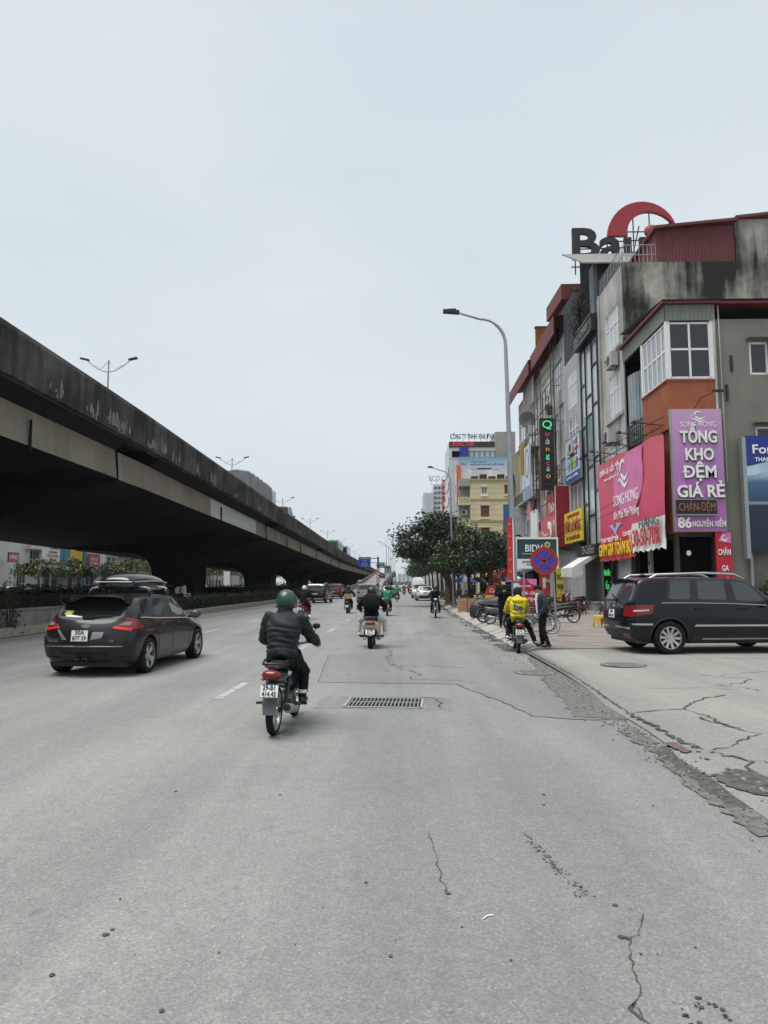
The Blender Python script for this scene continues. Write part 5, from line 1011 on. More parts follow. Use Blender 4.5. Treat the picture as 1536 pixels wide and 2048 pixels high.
s = sign_board('pale blue rooftop billboard picturing a dark appliance above the yellow apartment house', (10.5,133,21.3), 0, 10.2, 4.3, gradmat('sky_billboard',[(0,(.42,.47,.52)),(.6,(.36,.45,.52)),(1,(.10,.26,.36))],2,0,4.3), [('NU', .5, m_prt, 1.0, 2.9, 1.1),('Living Collection', .26, mat('bill_navy',(.04,.09,.16)), 3.9, 3.35, 2.9),('DÒNG MÁY HÚT MÙI THẾ HỆ MỚI', .28, MC['bill_navy'], 5.4, 2.8, 6.4),('10 NĂM', .2, MC['bill_navy'], 2.3, .4, 1.0),('BẢO HÀNH', .2, MC['bill_navy'], 4.7, .4, 1.0)])
MB().box(2.4,7.6,-.06,-.01,1.0,1.9).box(3.6,6.2,-.06,-.01,1.9,2.15).build('appliance_print', mat('print_slate',(.03,.045,.06),.5), s); MB().box(4.6,6.1,-.08,-.065,1.15,1.6).build('display_print', mat('print_light',(.4,.45,.5),.5), s)
b = MB()
for k in range(7): b.tube([(.5+k*1.5,.4,-3.2),(.5+k*1.5,.4,4.2)],.06,4)
b.build('frame', m_dsteel, s)
ww = [(.52,.53,.53),(.40,.41,.42),(.50,.46,.40),(.33,.34,.36),(.46,.48,.50)]
for i, (x, y, w, h, l) in enumerate(((9.6,126,4,22,'slim white house front with an orange vertical banner left of the yellow apartment house'),(10.5,152,7,24,'white banded house just behind the hotel sign'),(9.4,170,8,21,'grey house carrying the red hotel sign'),(9.8,190,9,17,'low grey block behind the tall street tree'),(9.8,215,10,20,'pale block far down the right side'),(10,245,12,16,'dull block far along the right side past the hotel'))):
    op = []
    for k in range(int(h//3.3)): op += [(.5,w*.45,.8+3.3*k,2.9+3.3*k),(w*.55,w-.5,.8+3.3*k,2.9+3.3*k)]
    block(l, (x,y+w,0), fr_, w, 12, h, mat(f'mid_render_{i}', ww[i % 5], .85, var=.1, scale=.6, streak=.4), op, nx=2, nz=1)
sign_board('long orange vertical banner on the slim white house', (9.6,125.6,15.5), 0, .75, 7.3, mat('banner_orange',(.50,.10,.03),.6,var=.1), [])
s = sign_board('red and white vertical hotel sign above the tree tops', (9.4,168,17.2), 0, 1.5, 9.2, mat('hotel_red',(.36,.03,.05),.6), [(c, 1.0, m_wtxt, .75, 8.2-1.62*k, .85) for k, c in enumerate('HOTEL')])
sign_board('small red sign with a white letter below the hotel sign', (6.7,170.5,15.8), 0, 2.4, 2.4, MC['hotel_red'], [('H', 1.3, m_wtxt, 1.4, 1.1, 1.2)])
TW = thing('tower_block', 'pale high-rise tower fading in haze above the trees', 'tower', (12.6,430,0), 0)
b = MB(); b.box(0,6,0,30,0,57); b.box(6.05,14,2,30,0,62.5); b.build('wall', mat('tower_pale',(.50,.52,.53),.8,var=.04,scale=.1), TW)
tw1 = MB().box(-.9,.9,-.1,.0,0,1.5).mesh('window', m_glass); 
for k in range(16):
    for x in (7.4,9.6,11.8): link('window', tw1, TW, (x,1.9,13+k*3.1))
b = MB()
for x in (1.2,2.6,4.0,5.4): b.box(x,x+.3,-.3,0,0,57)
b.build('rib', MC['tower_pale'], TW); txt('ECO CITY', 3.0, mat('tower_letter',(.15,.17,.18),.6), TW, 11, 66, 2, 15, .4)
b = MB()
for k in range(5): b.tube([(5+k*3,2,62),(5+k*3,2,66)],.15,4)
b.build('letter_frame', m_steel, TW)
sk = [(-22,1500,9,20),(-11,1560,8,24),(-2,1500,7,23),(6,1540,9,26),(16,1500,7,24),(24,1530,10,27),(36,1490,12,22),(50,1520,12,25),(-36,1550,10,21)]
for i, (x, y, w, h) in enumerate(sk):
    t = thing('tower_block', f'{ORD[i]} hazy pale tower on the far skyline as listed from the road end', 'tower', (x,y,0), 0, 'hazy towers on the skyline'); MB().box(0,w,0,14,0,h).build('wall', MC['tower_pale'], t); b = MB()
    for k in range(int(h//3)): b.box(.6,w-.6,-.1,0,1.2+3*k,2.6+3*k)
    b.build('window_band', m_glass, t)
p = rng.uniform((-160,1180,0),(160,1300,9),(5000,3)); p[:,2] *= .5+.5*np.sin(p[:,0]*.05)**2; tag(leaves('far_wood', p, 5, [LF[0],LF[1],LF[5]]), kind='stuff')

# street trees along the right pavement
tree('big dark street tree leaning out over the road before the second lamp', (3.75,53,.12), 7, (2.6,2.6,2.3), 4.15, [LF[0],LF[5],LF[0],LF[1]], n=9500, leaf=.27, clumps=64, seed=3, lean=(-.7,0), trunk=.17, off=(-1.55,0), spread=.33)
tree('fuller dark tree just behind the tree leaning over the road', (4.1,60,.12), 7.4, (2.4,2.5,2.7), 4.8, [LF[0],LF[5],LF[0]], n=6500, leaf=.3, clumps=50, seed=4, off=(-.7,0), lean=(-.3,0))
tree('lighter green street tree right of the lamp in the trees', (4.3,46.5,.12), 5.4, (2.1,1.9,1.75), 3.25, [LF[1],LF[0],LF[2],LF[1]], n=6000, leaf=.24, clumps=46, seed=5, off=(-.25,0), trunk=.12)
tree('rightmost round street tree over the coffee cart', (5.3,43,.12), 5, (1.6,1.6,1.5), 3.2, [LF[0],LF[1],LF[5]], n=4800, leaf=.22, clumps=38, seed=6, off=(.05,0), trunk=.12)
for i, (x, y, h, r) in enumerate(((4.4,72,6.5,(2.4,2.6,2.3)),(4.6,84,6.8,(2.6,2.8,2.4)),(4.8,98,7,(2.6,3,2.5)),(4.8,115,7.4,(2.8,3,2.6)),(5,135,8,(3,3,2.8)),(5,158,8,(3.2,3.4,2.8)),(5.2,185,8.4,(3.4,3.4,3)),(5.4,220,9,(3.6,3.6,3.2)),(5.6,262,9,(4,4,3.2)),(6.2,310,9,(4,4,3.2)),(7,370,10,(4.5,5,3.6)),(7.5,62,6.5,(2,2,2.2)),(9,95,8.5,(2.8,3,3)))):
    tree(f'{ORD[i]} dark street tree of the receding row on the right pavement', (x,y,.12), h, r, h-r[2]*.95, [LF[0],LF[5],LF[1]] if i % 2 else [LF[0],LF[1],LF[0]], n=3200 if y < 120 else 1800, leaf=.34 if y < 120 else .5, clumps=34, seed=60+i, off=(-.5,0), group='dark street trees in the receding row')
for i, (x, y, h, r) in enumerate(((7.2,66,6,(2.2,2.4,2.2)),(8.6,76,6.4,(2.4,2.6,2.4)),(6.8,88,6.2,(2.6,2.6,2.3)),(10,100,7,(3,3,2.6)),(7.5,104,6.6,(2.8,3,2.5)))):
    tree(f'{ORD[i]} leafy tree of the inner row between kerb trees and shop fronts', (x,y,.1), h, r, h-r[2]*.95, [LF[0],LF[1],LF[5]], n=2600, leaf=.36, clumps=32, seed=90+i, group='inner row of street trees')
for i, (x, y, w, c) in enumerate(((11.6,85,6,(.10,.09,.08)),(11.6,91,6,(.16,.05,.04)),(11.6,97,6,(.08,.10,.09)),(11.6,103,6,(.14,.13,.11)))):
    t = thing('shop_hut', f'{ORD[i]} low shop of the dim row behind the street trees', 'shop', (x,y,0), fr_, 'low shops behind the trees'); b = MB(); facade(b, w-.1, 4.4, [(.4,w-.5,.12,3)], 0, .3); shell(b, w-.1, 8, 4.4); b.build('wall', mat(f'hut_{i}', c, .85, var=.2), t); interior(t, .5, w-.6, .3, 5, .12, 3); MB().box(.2,w-.3,-.25,-.02,3.1,4.2).build('shop_board', mat(f'hut_board_{i}', ((.35,.04,.04),(.06,.16,.28),(.5,.5,.48),(.45,.3,.03))[i], .6), t)
hz = MB().box(-705,705,-64,1906,-1.1,72).build('haze', [])
hz['kind'] = 'stuff'; hm = bpy.data.materials.new('haze_air'); hm.use_nodes = True; n = hm.node_tree.nodes; n.remove(n['Principled BSDF']); v = n.new('ShaderNodeVolumePrincipled')
v.inputs['Color'].default_value = (.93,.95,.98,1); v.inputs['Density'].default_value = .00013; v.inputs['Anisotropy'].default_value = .2
hm.node_tree.links.new(v.outputs[0], n['Material Output'].inputs['Volume']); hz.data.materials.append(hm)
# ------------------------------------------------------------------ cars (local +y forward, origin on the ground under the middle)
def paint(name, col, metal=.3): return plain(name, col, .3, metal, coat=.5, spec=.2)
m_clad = plain('car_trim_black', (.014,.014,.015), .5)
class Car:
    def __init__(s, label, cat, loc, rz, stations, paintm, wells, wheel_r, side_cells, rear_cell=True, wind=None, lvl=3, name='car', group=None, glass=None, crease={}):
        cset = {j: {tuple(round(abs(q), 3) for q in st[j]) for st in stations} for j in crease}
        s.t = thing(name, label, cat, loc, rz, group); s.wheel_r = wheel_r; ns = len(stations); glass = glass or m_tint
        vs, fs, mi = [], [], []
        nR = 6
        def idx(i, j, sd): return (i*nR+j)*2+sd if j < 5 else (i*nR+5)*2        # j=5 is the centre ridge
        for st in stations:
            for j, (x, y, z) in enumerate(st):
                vs += [(x, y, z), (-x, y, z)] if j < 5 else [(0, y, z), (0, y, z)]
        mats = [paintm, m_clad]; names = [None, None]
        def q(a, m):
            a = list(dict.fromkeys(a))
            if len(a) >= 3: fs.append(a); mi.append(m)
        for i in range(ns-1):
            for sd in (0, 1):
                for j in range(5):
                    m = 0
                    if j == 3 and i in side_cells:
                        mats.append(glass); names.append('side_window'); m = len(mats)-1
                    if j == 4 and i == wind:
                        if 'windscreen' not in names: mats.append(glass); names.append('windscreen')
                        m = names.index('windscreen')
                    a = [idx(i, j, sd), idx(i+1, j, sd), idx(i+1, j+1, sd), idx(i, j+1, sd)]; q(a if sd == 0 else a[::-1], m)
            q([idx(i,0,1), idx(i+1,0,1), idx(i+1,0,0), idx(i,0,0)], 1)
        for end in (0, ns-1):                                                   # closing faces with a bulged middle column
            cid = []
            for j in range(5):
                a, b = stations[end][j], stations[end][j]; bul = (-.07 if end == 0 else .10)*(1 if j < 4 else .5); vs.append((0, a[1]+bul, a[2])); cid.append(len(vs)-1)
            cid[4] = idx(end, 5, 0)
            for j in range(4):
                m = 0
                if end == 0 and j == 3 and rear_cell:
                    if 'rear_window' not in names: mats.append(glass); names.append('rear_window')
                    m = names.index('rear_window')
                q([idx(end,j,0), cid[j], cid[j+1], idx(end,j+1,0)][::(1 if end else -1)], m); q([idx(end,j,1), cid[j], cid[j+1], idx(end,j+1,1)][::(-1 if end else 1)], m)
            q([idx(end,4,0), cid[4], idx(end,4,1)], 0) if False else None
            q([idx(end,0,0), cid[0], idx(end,0,1)], 1) if False else None
        me = bpy.data.meshes.new('body'); used = sorted({k for f in fs for k in f}); rm = {k: n for n, k in enumerate(used)}
        me.from_pydata([vs[k] for k in used], [], [[rm[k] for k in f] for f in fs]); me.polygons.foreach_set('material_index', mi)
        for m in mats: me.materials.append(m)
        bm = bmesh.new(); bm.from_mesh(me); bmesh.ops.remove_doubles(bm, verts=bm.verts, dist=1e-5); bmesh.ops.recalc_face_normals(bm, faces=bm.faces)
        cl = bm.edges.layers.float.get('crease_edge') or bm.edges.layers.float.new('crease_edge')
        for e in bm.edges:
            ms = {f.material_index for f in e.link_faces}
            if len(ms) > 1: e[cl] = .55
            for j, cv in crease.items():
                if all(tuple(round(abs(q), 3) for q in v.co) in cset[j] for v in e.verts): e[cl] = max(e[cl], cv)
        bm.to_mesh(me); bm.free()
        me = evalmesh(me, [('SUBSURF', dict(levels=lvl, render_levels=lvl))])
        # pillars: the outermost ring of glass faces becomes black trim
        mats_of = [p.material_index for p in me.polygons]; touch = {}
        for p in me.polygons:
            for v in p.vertices: touch.setdefault(v, set()).add(mats_of[p.index])
        for p in me.polygons:
            if mats_of[p.index] >= 2 and any(len(touch[v]) > 1 for v in p.vertices): p.material_index = 1
        # wheel wells
        cut = MB()
        for wy in wells:
            for sx in (-1, 1): cut.lathe([(0,.0),(wheel_r+.055,.0),(wheel_r+.055,.6),(0,.6)], 28, (sx*.62 if sx > 0 else -.62-.6, wy, wheel_r+.005), 'X', 1)
        cme = cut.mesh('cut', [m_clad, m_clad]); co = link('cut', cme)
        try: me2 = evalmesh(me, [('BOOLEAN', dict(object=co, operation='DIFFERENCE', solver='EXACT'))])
        except Exception: me2 = me
        bpy.data.objects.remove(co); s.w0 = None
        s.bvh = BVHTree.FromPolygons([v.co.copy() for v in me2.vertices], [tuple(p.vertices) for p in me2.polygons])
        # split by material
        groups = {}
        for p in me2.polygons: groups.setdefault(0 if p.material_index == 0 else p.material_index, []).append(p)
        def part(polys, name, mset):
            ids = {}; V, F = [], []
            for p in polys:
                f = []
                for v in p.vertices:
                    if v not in ids: ids[v] = len(V); V.append(tuple(me2.vertices[v].co))
                    f.append(ids[v])
                F.append(f)
            m = bpy.data.meshes.new(name); m.from_pydata(V, [], F); m.materials.append(mset); shade(m, 38); return link(name, m, s.t)
        s.body = part(groups.get(0, []), 'body', paintm)
        if 1 in groups: part(groups[1], 'black_trim', m_clad)
        for k in groups:
            if k >= 2: part(groups[k], names[k] or 'side_window', mats[k])
    def hit(s, p, d):
        h = s.bvh.ray_cast(Vector(p)-Vector(d)*3, Vector(d)); return h[0] if h[0] is not None else Vector(p)
    def patch(s, corners, d, name, m, off=.012, n=8, k=4, parent=None):
        """a panel laid on the body: corners a,b,c,d projected along direction d"""
        a, b, c, e = [Vector(p) for p in corners]; d = Vector(d).normalized(); vs = []
        for lay in (off, -.02):
            for j in range(k+1):
                for i in range(n+1):
                    u, v = i/n, j/k; p = (a*(1-u)+b*u)*(1-v)+(e*(1-u)+c*u)*v; vs.append(s.hit(p, d)-d*lay)
        N = (n+1)*(k+1); fs = [(j*(n+1)+i, j*(n+1)+i+1, (j+1)*(n+1)+i+1, (j+1)*(n+1)+i) for j in range(k) for i in range(n)]
        rim = [i for i in range(n+1)]+[j*(n+1)+n for j in range(1,k+1)]+[k*(n+1)+i for i in range(n-1,-1,-1)]+[j*(n+1) for j in range(k-1,0,-1)]
        fs += [(rim[i], rim[(i+1) % len(rim)], rim[(i+1) % len(rim)]+N, rim[i]+N) for i in range(len(rim))]
        return MB().add(vs, fs).build(name, m, parent or s.t, smooth=35)
    def line(s, pts, d, name, m, r=.006, off=0., step=.06):
        q = []
        for a, b in zip(pts, pts[1:]):
            a, b = Vector(a), Vector(b); n = max(1, int((b-a).length/step)); q += [a.lerp(b, i/n) for i in range(n)]
        q.append(Vector(pts[-1])); d = Vector(d).normalized()
        return MB().tube([s.hit(p, d)-d*off for p in q], r, 5).build(name, m, s.t)
    def wheels(s, wells, tw, rimf, rim_m, rr=.72, track=None):
        R = s.wheel_r; w = .215
        ty = MB().lathe([(R*rr,-w*.5),(R*.93,-w*.5),(R*.99,-w*.38),(R,-w*.2),(R,w*.2),(R*.99,w*.38),(R*.93,w*.5),(R*rr,w*.5)], 32, axis='X').mesh('tyre', m_rubber, 40)
        rm = rimf(R*rr)
        for wy in wells:
            for sx in (1, -1):
                wt = link('wheel', None, s.t, (sx*(tw-w*.5), wy, R)); wt.rotation_euler = (random.random(), 0, 0 if sx > 0 else PI)
                link('tyre', ty, wt); link('rim', rm, wt)
                b = MB(); b.lathe([(0,-.05),(R*rr,-.05)], 24, axis='X'); b.build('brake_disc', m_black, wt)
def rim_spokes(n, split=False, wide=.055):
    def f(r):
        b = MB(); b.lathe([(r*1.0,.10),(r*.93,.10),(r*.90,.04),(r*.92,-.05),(r,-.06)], 32, axis='X', closed=True); b.lathe([(0,.075),(r*.2,.075),(r*.22,.03)], 16, axis='X')
        for k in range(n):
            a = 2*PI*k/n
            for da in ((-.16,.16) if split else (0,)):
                p0 = Vector((.055, math.cos(a+da*.6)*r*.16, math.sin(a+da*.6)*r*.16)); p1 = Vector((.075, math.cos(a+da)*r*.95, math.sin(a+da)*r*.95)); d = p1-p0
                ux = Vector((1,0,0)); t = d.cross(ux).normalized(); w0, w1 = wide*.75, wide
                vs = [p0+t*w0/2, p0-t*w0/2, p1-t*w1/2, p1+t*w1/2]; vs += [v-ux*.04 for v in vs]; b.add(vs, [(0,1,2,3),(4,7,6,5),(0,4,5,1),(1,5,6,2),(2,6,7,3),(3,7,4,0)])
        return b.mesh('rim', m_alloy, 35)
    return f
def plate(parent, loc, w, h, lines, rx=0, name='number_plate', rz=0):
    o = MB().box(-w/2,w/2,-.012,0,-h/2,h/2).build(name, m_plate, parent, loc=loc); o.rotation_euler = (rx, 0, rz)
    for s_, z, hh, ww in lines: txt(s_, hh, m_ink, o, 0, z, -.016, ww, .004, .02)
    b = MB(); b.box(-w/2,w/2,-.014,-.0125,-h/2,-h/2+.006); b.box(-w/2,w/2,-.014,-.0125,h/2-.006,h/2); b.build('plate_edge', m_ink, o); return o

HATCH = [
 [(.66,-1.98,.27),(.80,-2.12,.42),(.84,-2.14,.74),(.76,-1.97,1.00),(.55,-1.60,1.38),(0,-1.62,1.43)],
 [(.80,-1.72,.19),(.885,-1.80,.36),(.905,-1.80,.76),(.825,-1.66,1.03),(.60,-1.38,1.405),(0,-1.38,1.46)],
 [(.80,-1.1,.18),(.885,-1.1,.34),(.905,-1.1,.74),(.835,-1.18,1.01),(.625,-.85,1.42),(0,-.85,1.48)],
 [(.80,-.15,.18),(.875,-.15,.33),(.895,-.15,.72),(.835,-.15,.965),(.63,-.02,1.43),(0,-.02,1.485)],
 [(.80,.7,.18),(.875,.7,.33),(.89,.7,.68),(.825,.98,.925),(.60,.42,1.39),(0,.46,1.45)],
 [(.80,1.15,.18),(.875,1.2,.33),(.895,1.2,.68),(.80,1.12,.91),(.66,1.14,.935),(0,1.24,.98)],
 [(.78,1.70,.2),(.86,1.76,.34),(.88,1.78,.62),(.77,1.8,.79),(.62,1.8,.82),(0,1.84,.86)],
 [(.60,2.00,.22),(.70,2.10,.36),(.72,2.11,.55),(.62,2.04,.69),(.5,2.0,.73),(0,2.03,.75)]]
m_gun = paint('gunmetal_paint', (.015,.0145,.016), .12)
H = Car('gunmetal grey hatchback with a black roof box driving in the left lane', 'car', (-5.57,14.77,0), rad(-3), HATCH, m_gun, (-1.32,1.33), .325, (1,2,3), wind=4,
        glass=plain('hatch_glass', (.018,.023,.025), .04, spec=.9))
H.wheels((-1.32,1.33), .90, rim_spokes(5, True, .06), m_alloy)
D_ = (0,1,0)
for s_ in (1,-1):
    tl = H.patch([(s_*.47,-2.3,.86),(s_*.80,-2.3,.80),(s_*.83,-2.3,.99),(s_*.72,-2.3,1.03)], D_, 'tail_light', m_red, .014)
    H.patch([(s_*2,-1.98,.84),(s_*2,-1.60,.86),(s_*2,-1.72,1.0),(s_*2,-1.9,1.05)], (-s_,0,0), 'tail_light', m_red, .012)
    H.patch([(s_*.50,-2.3,.865),(s_*.80,-2.3,.82),(s_*.81,-2.3,.86),(s_*.53,-2.3,.90)], D_, 'light_bar', m_redlit, .02, parent=tl)
    H.patch([(s_*.60,-2.3,.92),(s_*.76,-2.3,.91),(s_*.77,-2.3,.97),(s_*.68,-2.3,.975)], D_, 'clear_lens', plain('smoked_lens',(.20,.17,.15),.15), .02, parent=tl)
    H.patch([(s_*.40,-2.4,.34),(s_*.78,-2.4,.38),(s_*.80,-2.4,.46),(s_*.46,-2.4,.47)], D_, 'bumper_vent', m_black, .006)
    H.line([(s_*.40,-2.4,.33),(s_*.46,-2.4,.475)], D_, 'vent_edge', m_gun, .016, .01)
    H.line([(s_*.46,-2.4,.33),(s_*.78,-2.4,.36)], D_, 'vent_edge', m_gun, .013, .01)
    H.line([(s_*2,-.15,.36),(s_*2,-.15,.95)], (-s_,0,0), 'door_gap', m_black, .006); H.line([(s_*2,.82,.36),(s_*2,.86,.9)], (-s_,0,0), 'door_gap', m_black, .006)
    H.line([(s_*2,-1.22,1.0),(s_*2,-1.02,.82),(s_*2,-.90,.6),(s_*2,-.86,.38)], (-s_,0,0), 'door_gap', m_black, .006); H.line([(s_*2,-.86,.36),(s_*2,.82,.36)], (-s_,0,0), 'door_gap', m_black, .006)
    H.line([(s_*2,-1.6,1.04),(s_*2,-.9,.995),(s_*2,.0,.96),(s_*2,.95,.92)], (-s_,0,0), 'chrome_strip', m_chrome, .008, .004)
    for y in (-.75,.15):
        h = H.hit((s_*2,y,.87), (-s_,0,0)); MB().obox(h+Vector((s_*.015,0,0)), (.03,.2,.03)).build('door_handle', m_gun, H.t, smooth=40)
    mb = MB(); mb.ell((s_*.99,.83,1.0),(.12,.07,.085),12,8); mb.tube([(s_*.82,.86,.95),(s_*.95,.84,.97)],.03,6); mb.build('wing_mirror', m_gun, H.t, smooth=60)
    MB().ell((s_*.99,.755,1.0),(.095,.012,.065),12,6).build('mirror_glass', m_glass, H.t)
    ex = MB(); ex.box(s_*.0,s_*.0,0,0,0,0) if False else None
H.line([(-.74,-2.4,.80),(-.70,-2.4,.60),(-.5,-2.4,.56),(.5,-2.4,.56),(.70,-2.4,.60),(.74,-2.4,.80)], D_, 'hatch_gap', m_black, .008)
H.line([(-.70,-2.4,.545),(.70,-2.4,.545)], D_, 'bumper_crease', plain('crease_highlight_paint',(.16,.16,.165),.25,.5,coat=.8), .014, .004)
H.patch([(-.36,-2.4,.24),(.36,-2.4,.24),(.42,-2.4,.42),(-.42,-2.4,.42)], D_, 'diffuser', m_clad, .02)
for x in (-.10,.08): MB().lathe([(.04,-2.25),(.04,-2.1),(.03,-2.1),(.03,-2.25)], 14, (x,0,.30), 'Y', closed=True).build('exhaust_pipe', m_dsteel, H.t)
h = H.hit((-.0,-2.4,.745), D_)
pl = plate(H.t, (-.06,h.y-.012,.735), .30, .205, [('30A', .052, .072, .17), ('877 59', -.048, .072, .25)], rad(-6))
H.patch([(.14,-2.4,.66),(.34,-2.4,.70),(.36,-2.4,.80),(.16,-2.4,.80)], D_, 'plate_recess', plain('recess_silver',(.30,.30,.31),.35,.6), .006)
H.patch([(-.38,-2.4,.66),(-.52,-2.4,.84),(-.50,-2.4,.86),(-.30,-2.4,.66)], D_, 'plate_recess', MC['recess_silver'], .006)
bd = MB(); bd.lathe([(.0,0),(.075,0),(.085,.012),(0,.012)], 24, (0,0,0), 'Y'); bd.v = [(x,y,z*.45) for x,y,z in bd.v]; hb = H.hit((0,-2.4,.90),D_); bd.build('oval_badge', m_chrome, H.t, loc=(-.0,hb.y-.014,.90), smooth=40)
for tx_, x, w_ in (('FOCUS',-.56,.16),('ST',.52,.07)):
    hh = H.hit((x,-2.4,.64),D_); txt(tx_, .035, m_chrome, H.t, x, .64, hh.y-.012, w_, .004, .02)
hw = H.hit((0,-2.4,1.06),D_); wb = MB(); wb.obox((.0,hw.y-.03,1.055),(.20,.06,.05)); wb.tube([(0,hw.y-.05,1.06),(.42,hw.y+.02,1.075)],.016,6); wb.build('rear_wiper', m_black, H.t)
H.patch([(-.50,-2.3,1.10),(-.36,-2.3,1.10),(-.34,-2.3,1.16),(-.48,-2.3,1.165)], D_, 'window_sticker', plain('lime_sticker',(.45,.60,.03),.5), .006)
H.patch([(-.52,-2.3,1.045),(.52,-2.3,1.045),(.50,-2.3,1.10),(-.50,-2.3,1.10)], D_, 'parcel_shelf_reflection', plain('pale_reflective_glass',(.22,.25,.26),.1,spec=.9), .003) if False else None
sp = MB(); sp.rings([[(x, -1.60-.36*k+.06*abs(x)/.6*k, 1.452-.035*abs(x)-.0*k+(.018*k)), (x, -1.60-.36*k+.06*abs(x)/.6*k, 1.41-.035*abs(x)+.035*k)] [::1] for k in (0,) for x in (0,)] if False else [[(-.60,-1.52,1.40),(-.60,-1.88,1.43),(-.60,-1.90,1.395),(-.60,-1.52,1.36)],[(-.3,-1.54,1.445),(-.3,-1.97,1.455),(-.3,-1.98,1.42),(-.3,-1.56,1.40)],[(.3,-1.54,1.445),(.3,-1.97,1.455),(.3,-1.98,1.42),(.3,-1.56,1.40)],[(.60,-1.52,1.40),(.60,-1.88,1.43),(.60,-1.90,1.395),(.60,-1.52,1.36)]]); sp.build('spoiler', m_gun, H.t, smooth=50)
for s_ in (1,-1): MB().prism([(-1.50,1.39),(-1.88,1.43),(-1.80,1.30),(-1.60,1.27)], s_*.585, s_*.62, 'YZ').build('spoiler_side', m_gun, H.t)
ae = MB(); ae.tube([(0,-1.35,1.46),(0,-1.45,1.55)],.008,5); ae.build('aerial', m_black, H.t)
for y in (-.72,.12):
    b = MB(); b.tube([(-.62,y,1.44),(-.60,y,1.56),(-.5,y,1.58),(.5,y,1.58),(.60,y,1.56),(.62,y,1.44)],.02,6); b.build('roof_bar', m_steel, H.t, smooth=50)
    for s_ in (1,-1): MB().ell((s_*.60,y,1.49),(.045,.08,.07),10,6).build('bar_foot', m_black, H.t, smooth=60)
RB = thing('roof_box', 'black glossy streamlined roof box carried on the gunmetal hatchback', 'roof box', (-5.57,14.77,0), rad(-3))
RB.scale = (.9, .92, .985)
rb = MB(); R_ = []
for k, (y, hw_, zt) in enumerate([(-1.12,.30,1.74),(-1.08,.40,1.80),(-.9,.44,1.88),(-.3,.45,1.91),(.4,.43,1.88),(.9,.36,1.80),(1.12,.22,1.70)]):
    zb = 1.55; R_.append([(hw_*.75,y,zb),(hw_,y,zb+.05),(hw_*1.0,y,(zb+zt)/2-.03),(hw_*.96,y,zt-.08),(hw_*.62,y,zt-.005),(0,y,zt+.01),(-hw_*.62,y,zt-.005),(-hw_*.96,y,zt-.08),(-hw_*1.0,y,(zb+zt)/2-.03),(-hw_,y,zb+.05),(-hw_*.75,y,zb)])
rb.rings(R_); bxm = rb.mesh('shell', plain('gloss_black',(.008,.008,.009),.2,coat=.3)); bxm = evalmesh(bxm, [('SUBSURF', dict(levels=2, render_levels=2))]); shade(bxm, 60); link('shell', bxm, RB)
b = MB(); b.tube([(-.455,-1.1,1.715),(-.46,-.3,1.735),(-.44,.4,1.73),(-.36,.9,1.70)],.012,5); b.tube([(.455,-1.1,1.715),(.46,-.3,1.735),(.44,.4,1.73),(.36,.9,1.70)],.012,5); b.tube([(-.40,-1.13,1.71),(0,-1.15,1.715),(.40,-1.13,1.71)],.012,5); b.build('seam_strip', m_steel, RB)

# dark boxy SUV parked across the apron, nose to the right
GLK = [
 [(.74,-2.10,.34),(.84,-2.22,.48),(.86,-2.24,.80),(.83,-2.12,1.12),(.72,-1.92,1.615),(0,-1.92,1.665)],
 [(.82,-1.88,.26),(.905,-1.98,.44),(.925,-1.98,.82),(.88,-1.90,1.13),(.775,-1.74,1.645),(0,-1.70,1.69)],
 [(.82,-1.35,.25),(.90,-1.35,.44),(.92,-1.40,.84),(.885,-1.40,1.14),(.785,-1.28,1.665),(0,-1.28,1.71)],
 [(.82,-.80,.25),(.90,-.80,.42),(.915,-.80,.84),(.885,-.75,1.13),(.79,-.72,1.67),(0,-.72,1.715)],
 [(.82,.12,.25),(.90,.12,.42),(.915,.12,.82),(.88,.12,1.11),(.785,.10,1.665),(0,.10,1.71)],
 [(.82,.95,.25),(.90,.95,.42),(.915,.95,.80),(.865,1.12,1.06),(.74,.58,1.60),(0,.66,1.65)],
 [(.82,1.3,.26),(.90,1.36,.42),(.915,1.36,.80),(.85,1.28,1.05),(.72,1.30,1.07),(0,1.36,1.11)],
 [(.80,1.85,.28),(.89,1.92,.44),(.90,1.94,.76),(.83,1.95,.95),(.70,1.95,.99),(0,1.98,1.02)],
 [(.70,2.08,.30),(.80,2.17,.44),(.82,2.18,.72),(.76,2.13,.88),(.66,2.10,.92),(0,2.12,.95)]]
m_navy = paint('midnight_blue_paint', (.0025,.0045,.010), .0)
G = Car('midnight blue boxy off-road car parked across the concrete apron', 'car', (7.08,16.95,.12), rad(-84), GLK, m_navy, (-1.33,1.43), .355, (2,3,4), wind=5,
        glass=plain('suv_glass', (.03,.038,.038), .04, spec=.9), crease={3:.45, 4:.5})
G.wheels((-1.33,1.43), .93, rim_spokes(10, False, .062), m_alloy, .70)
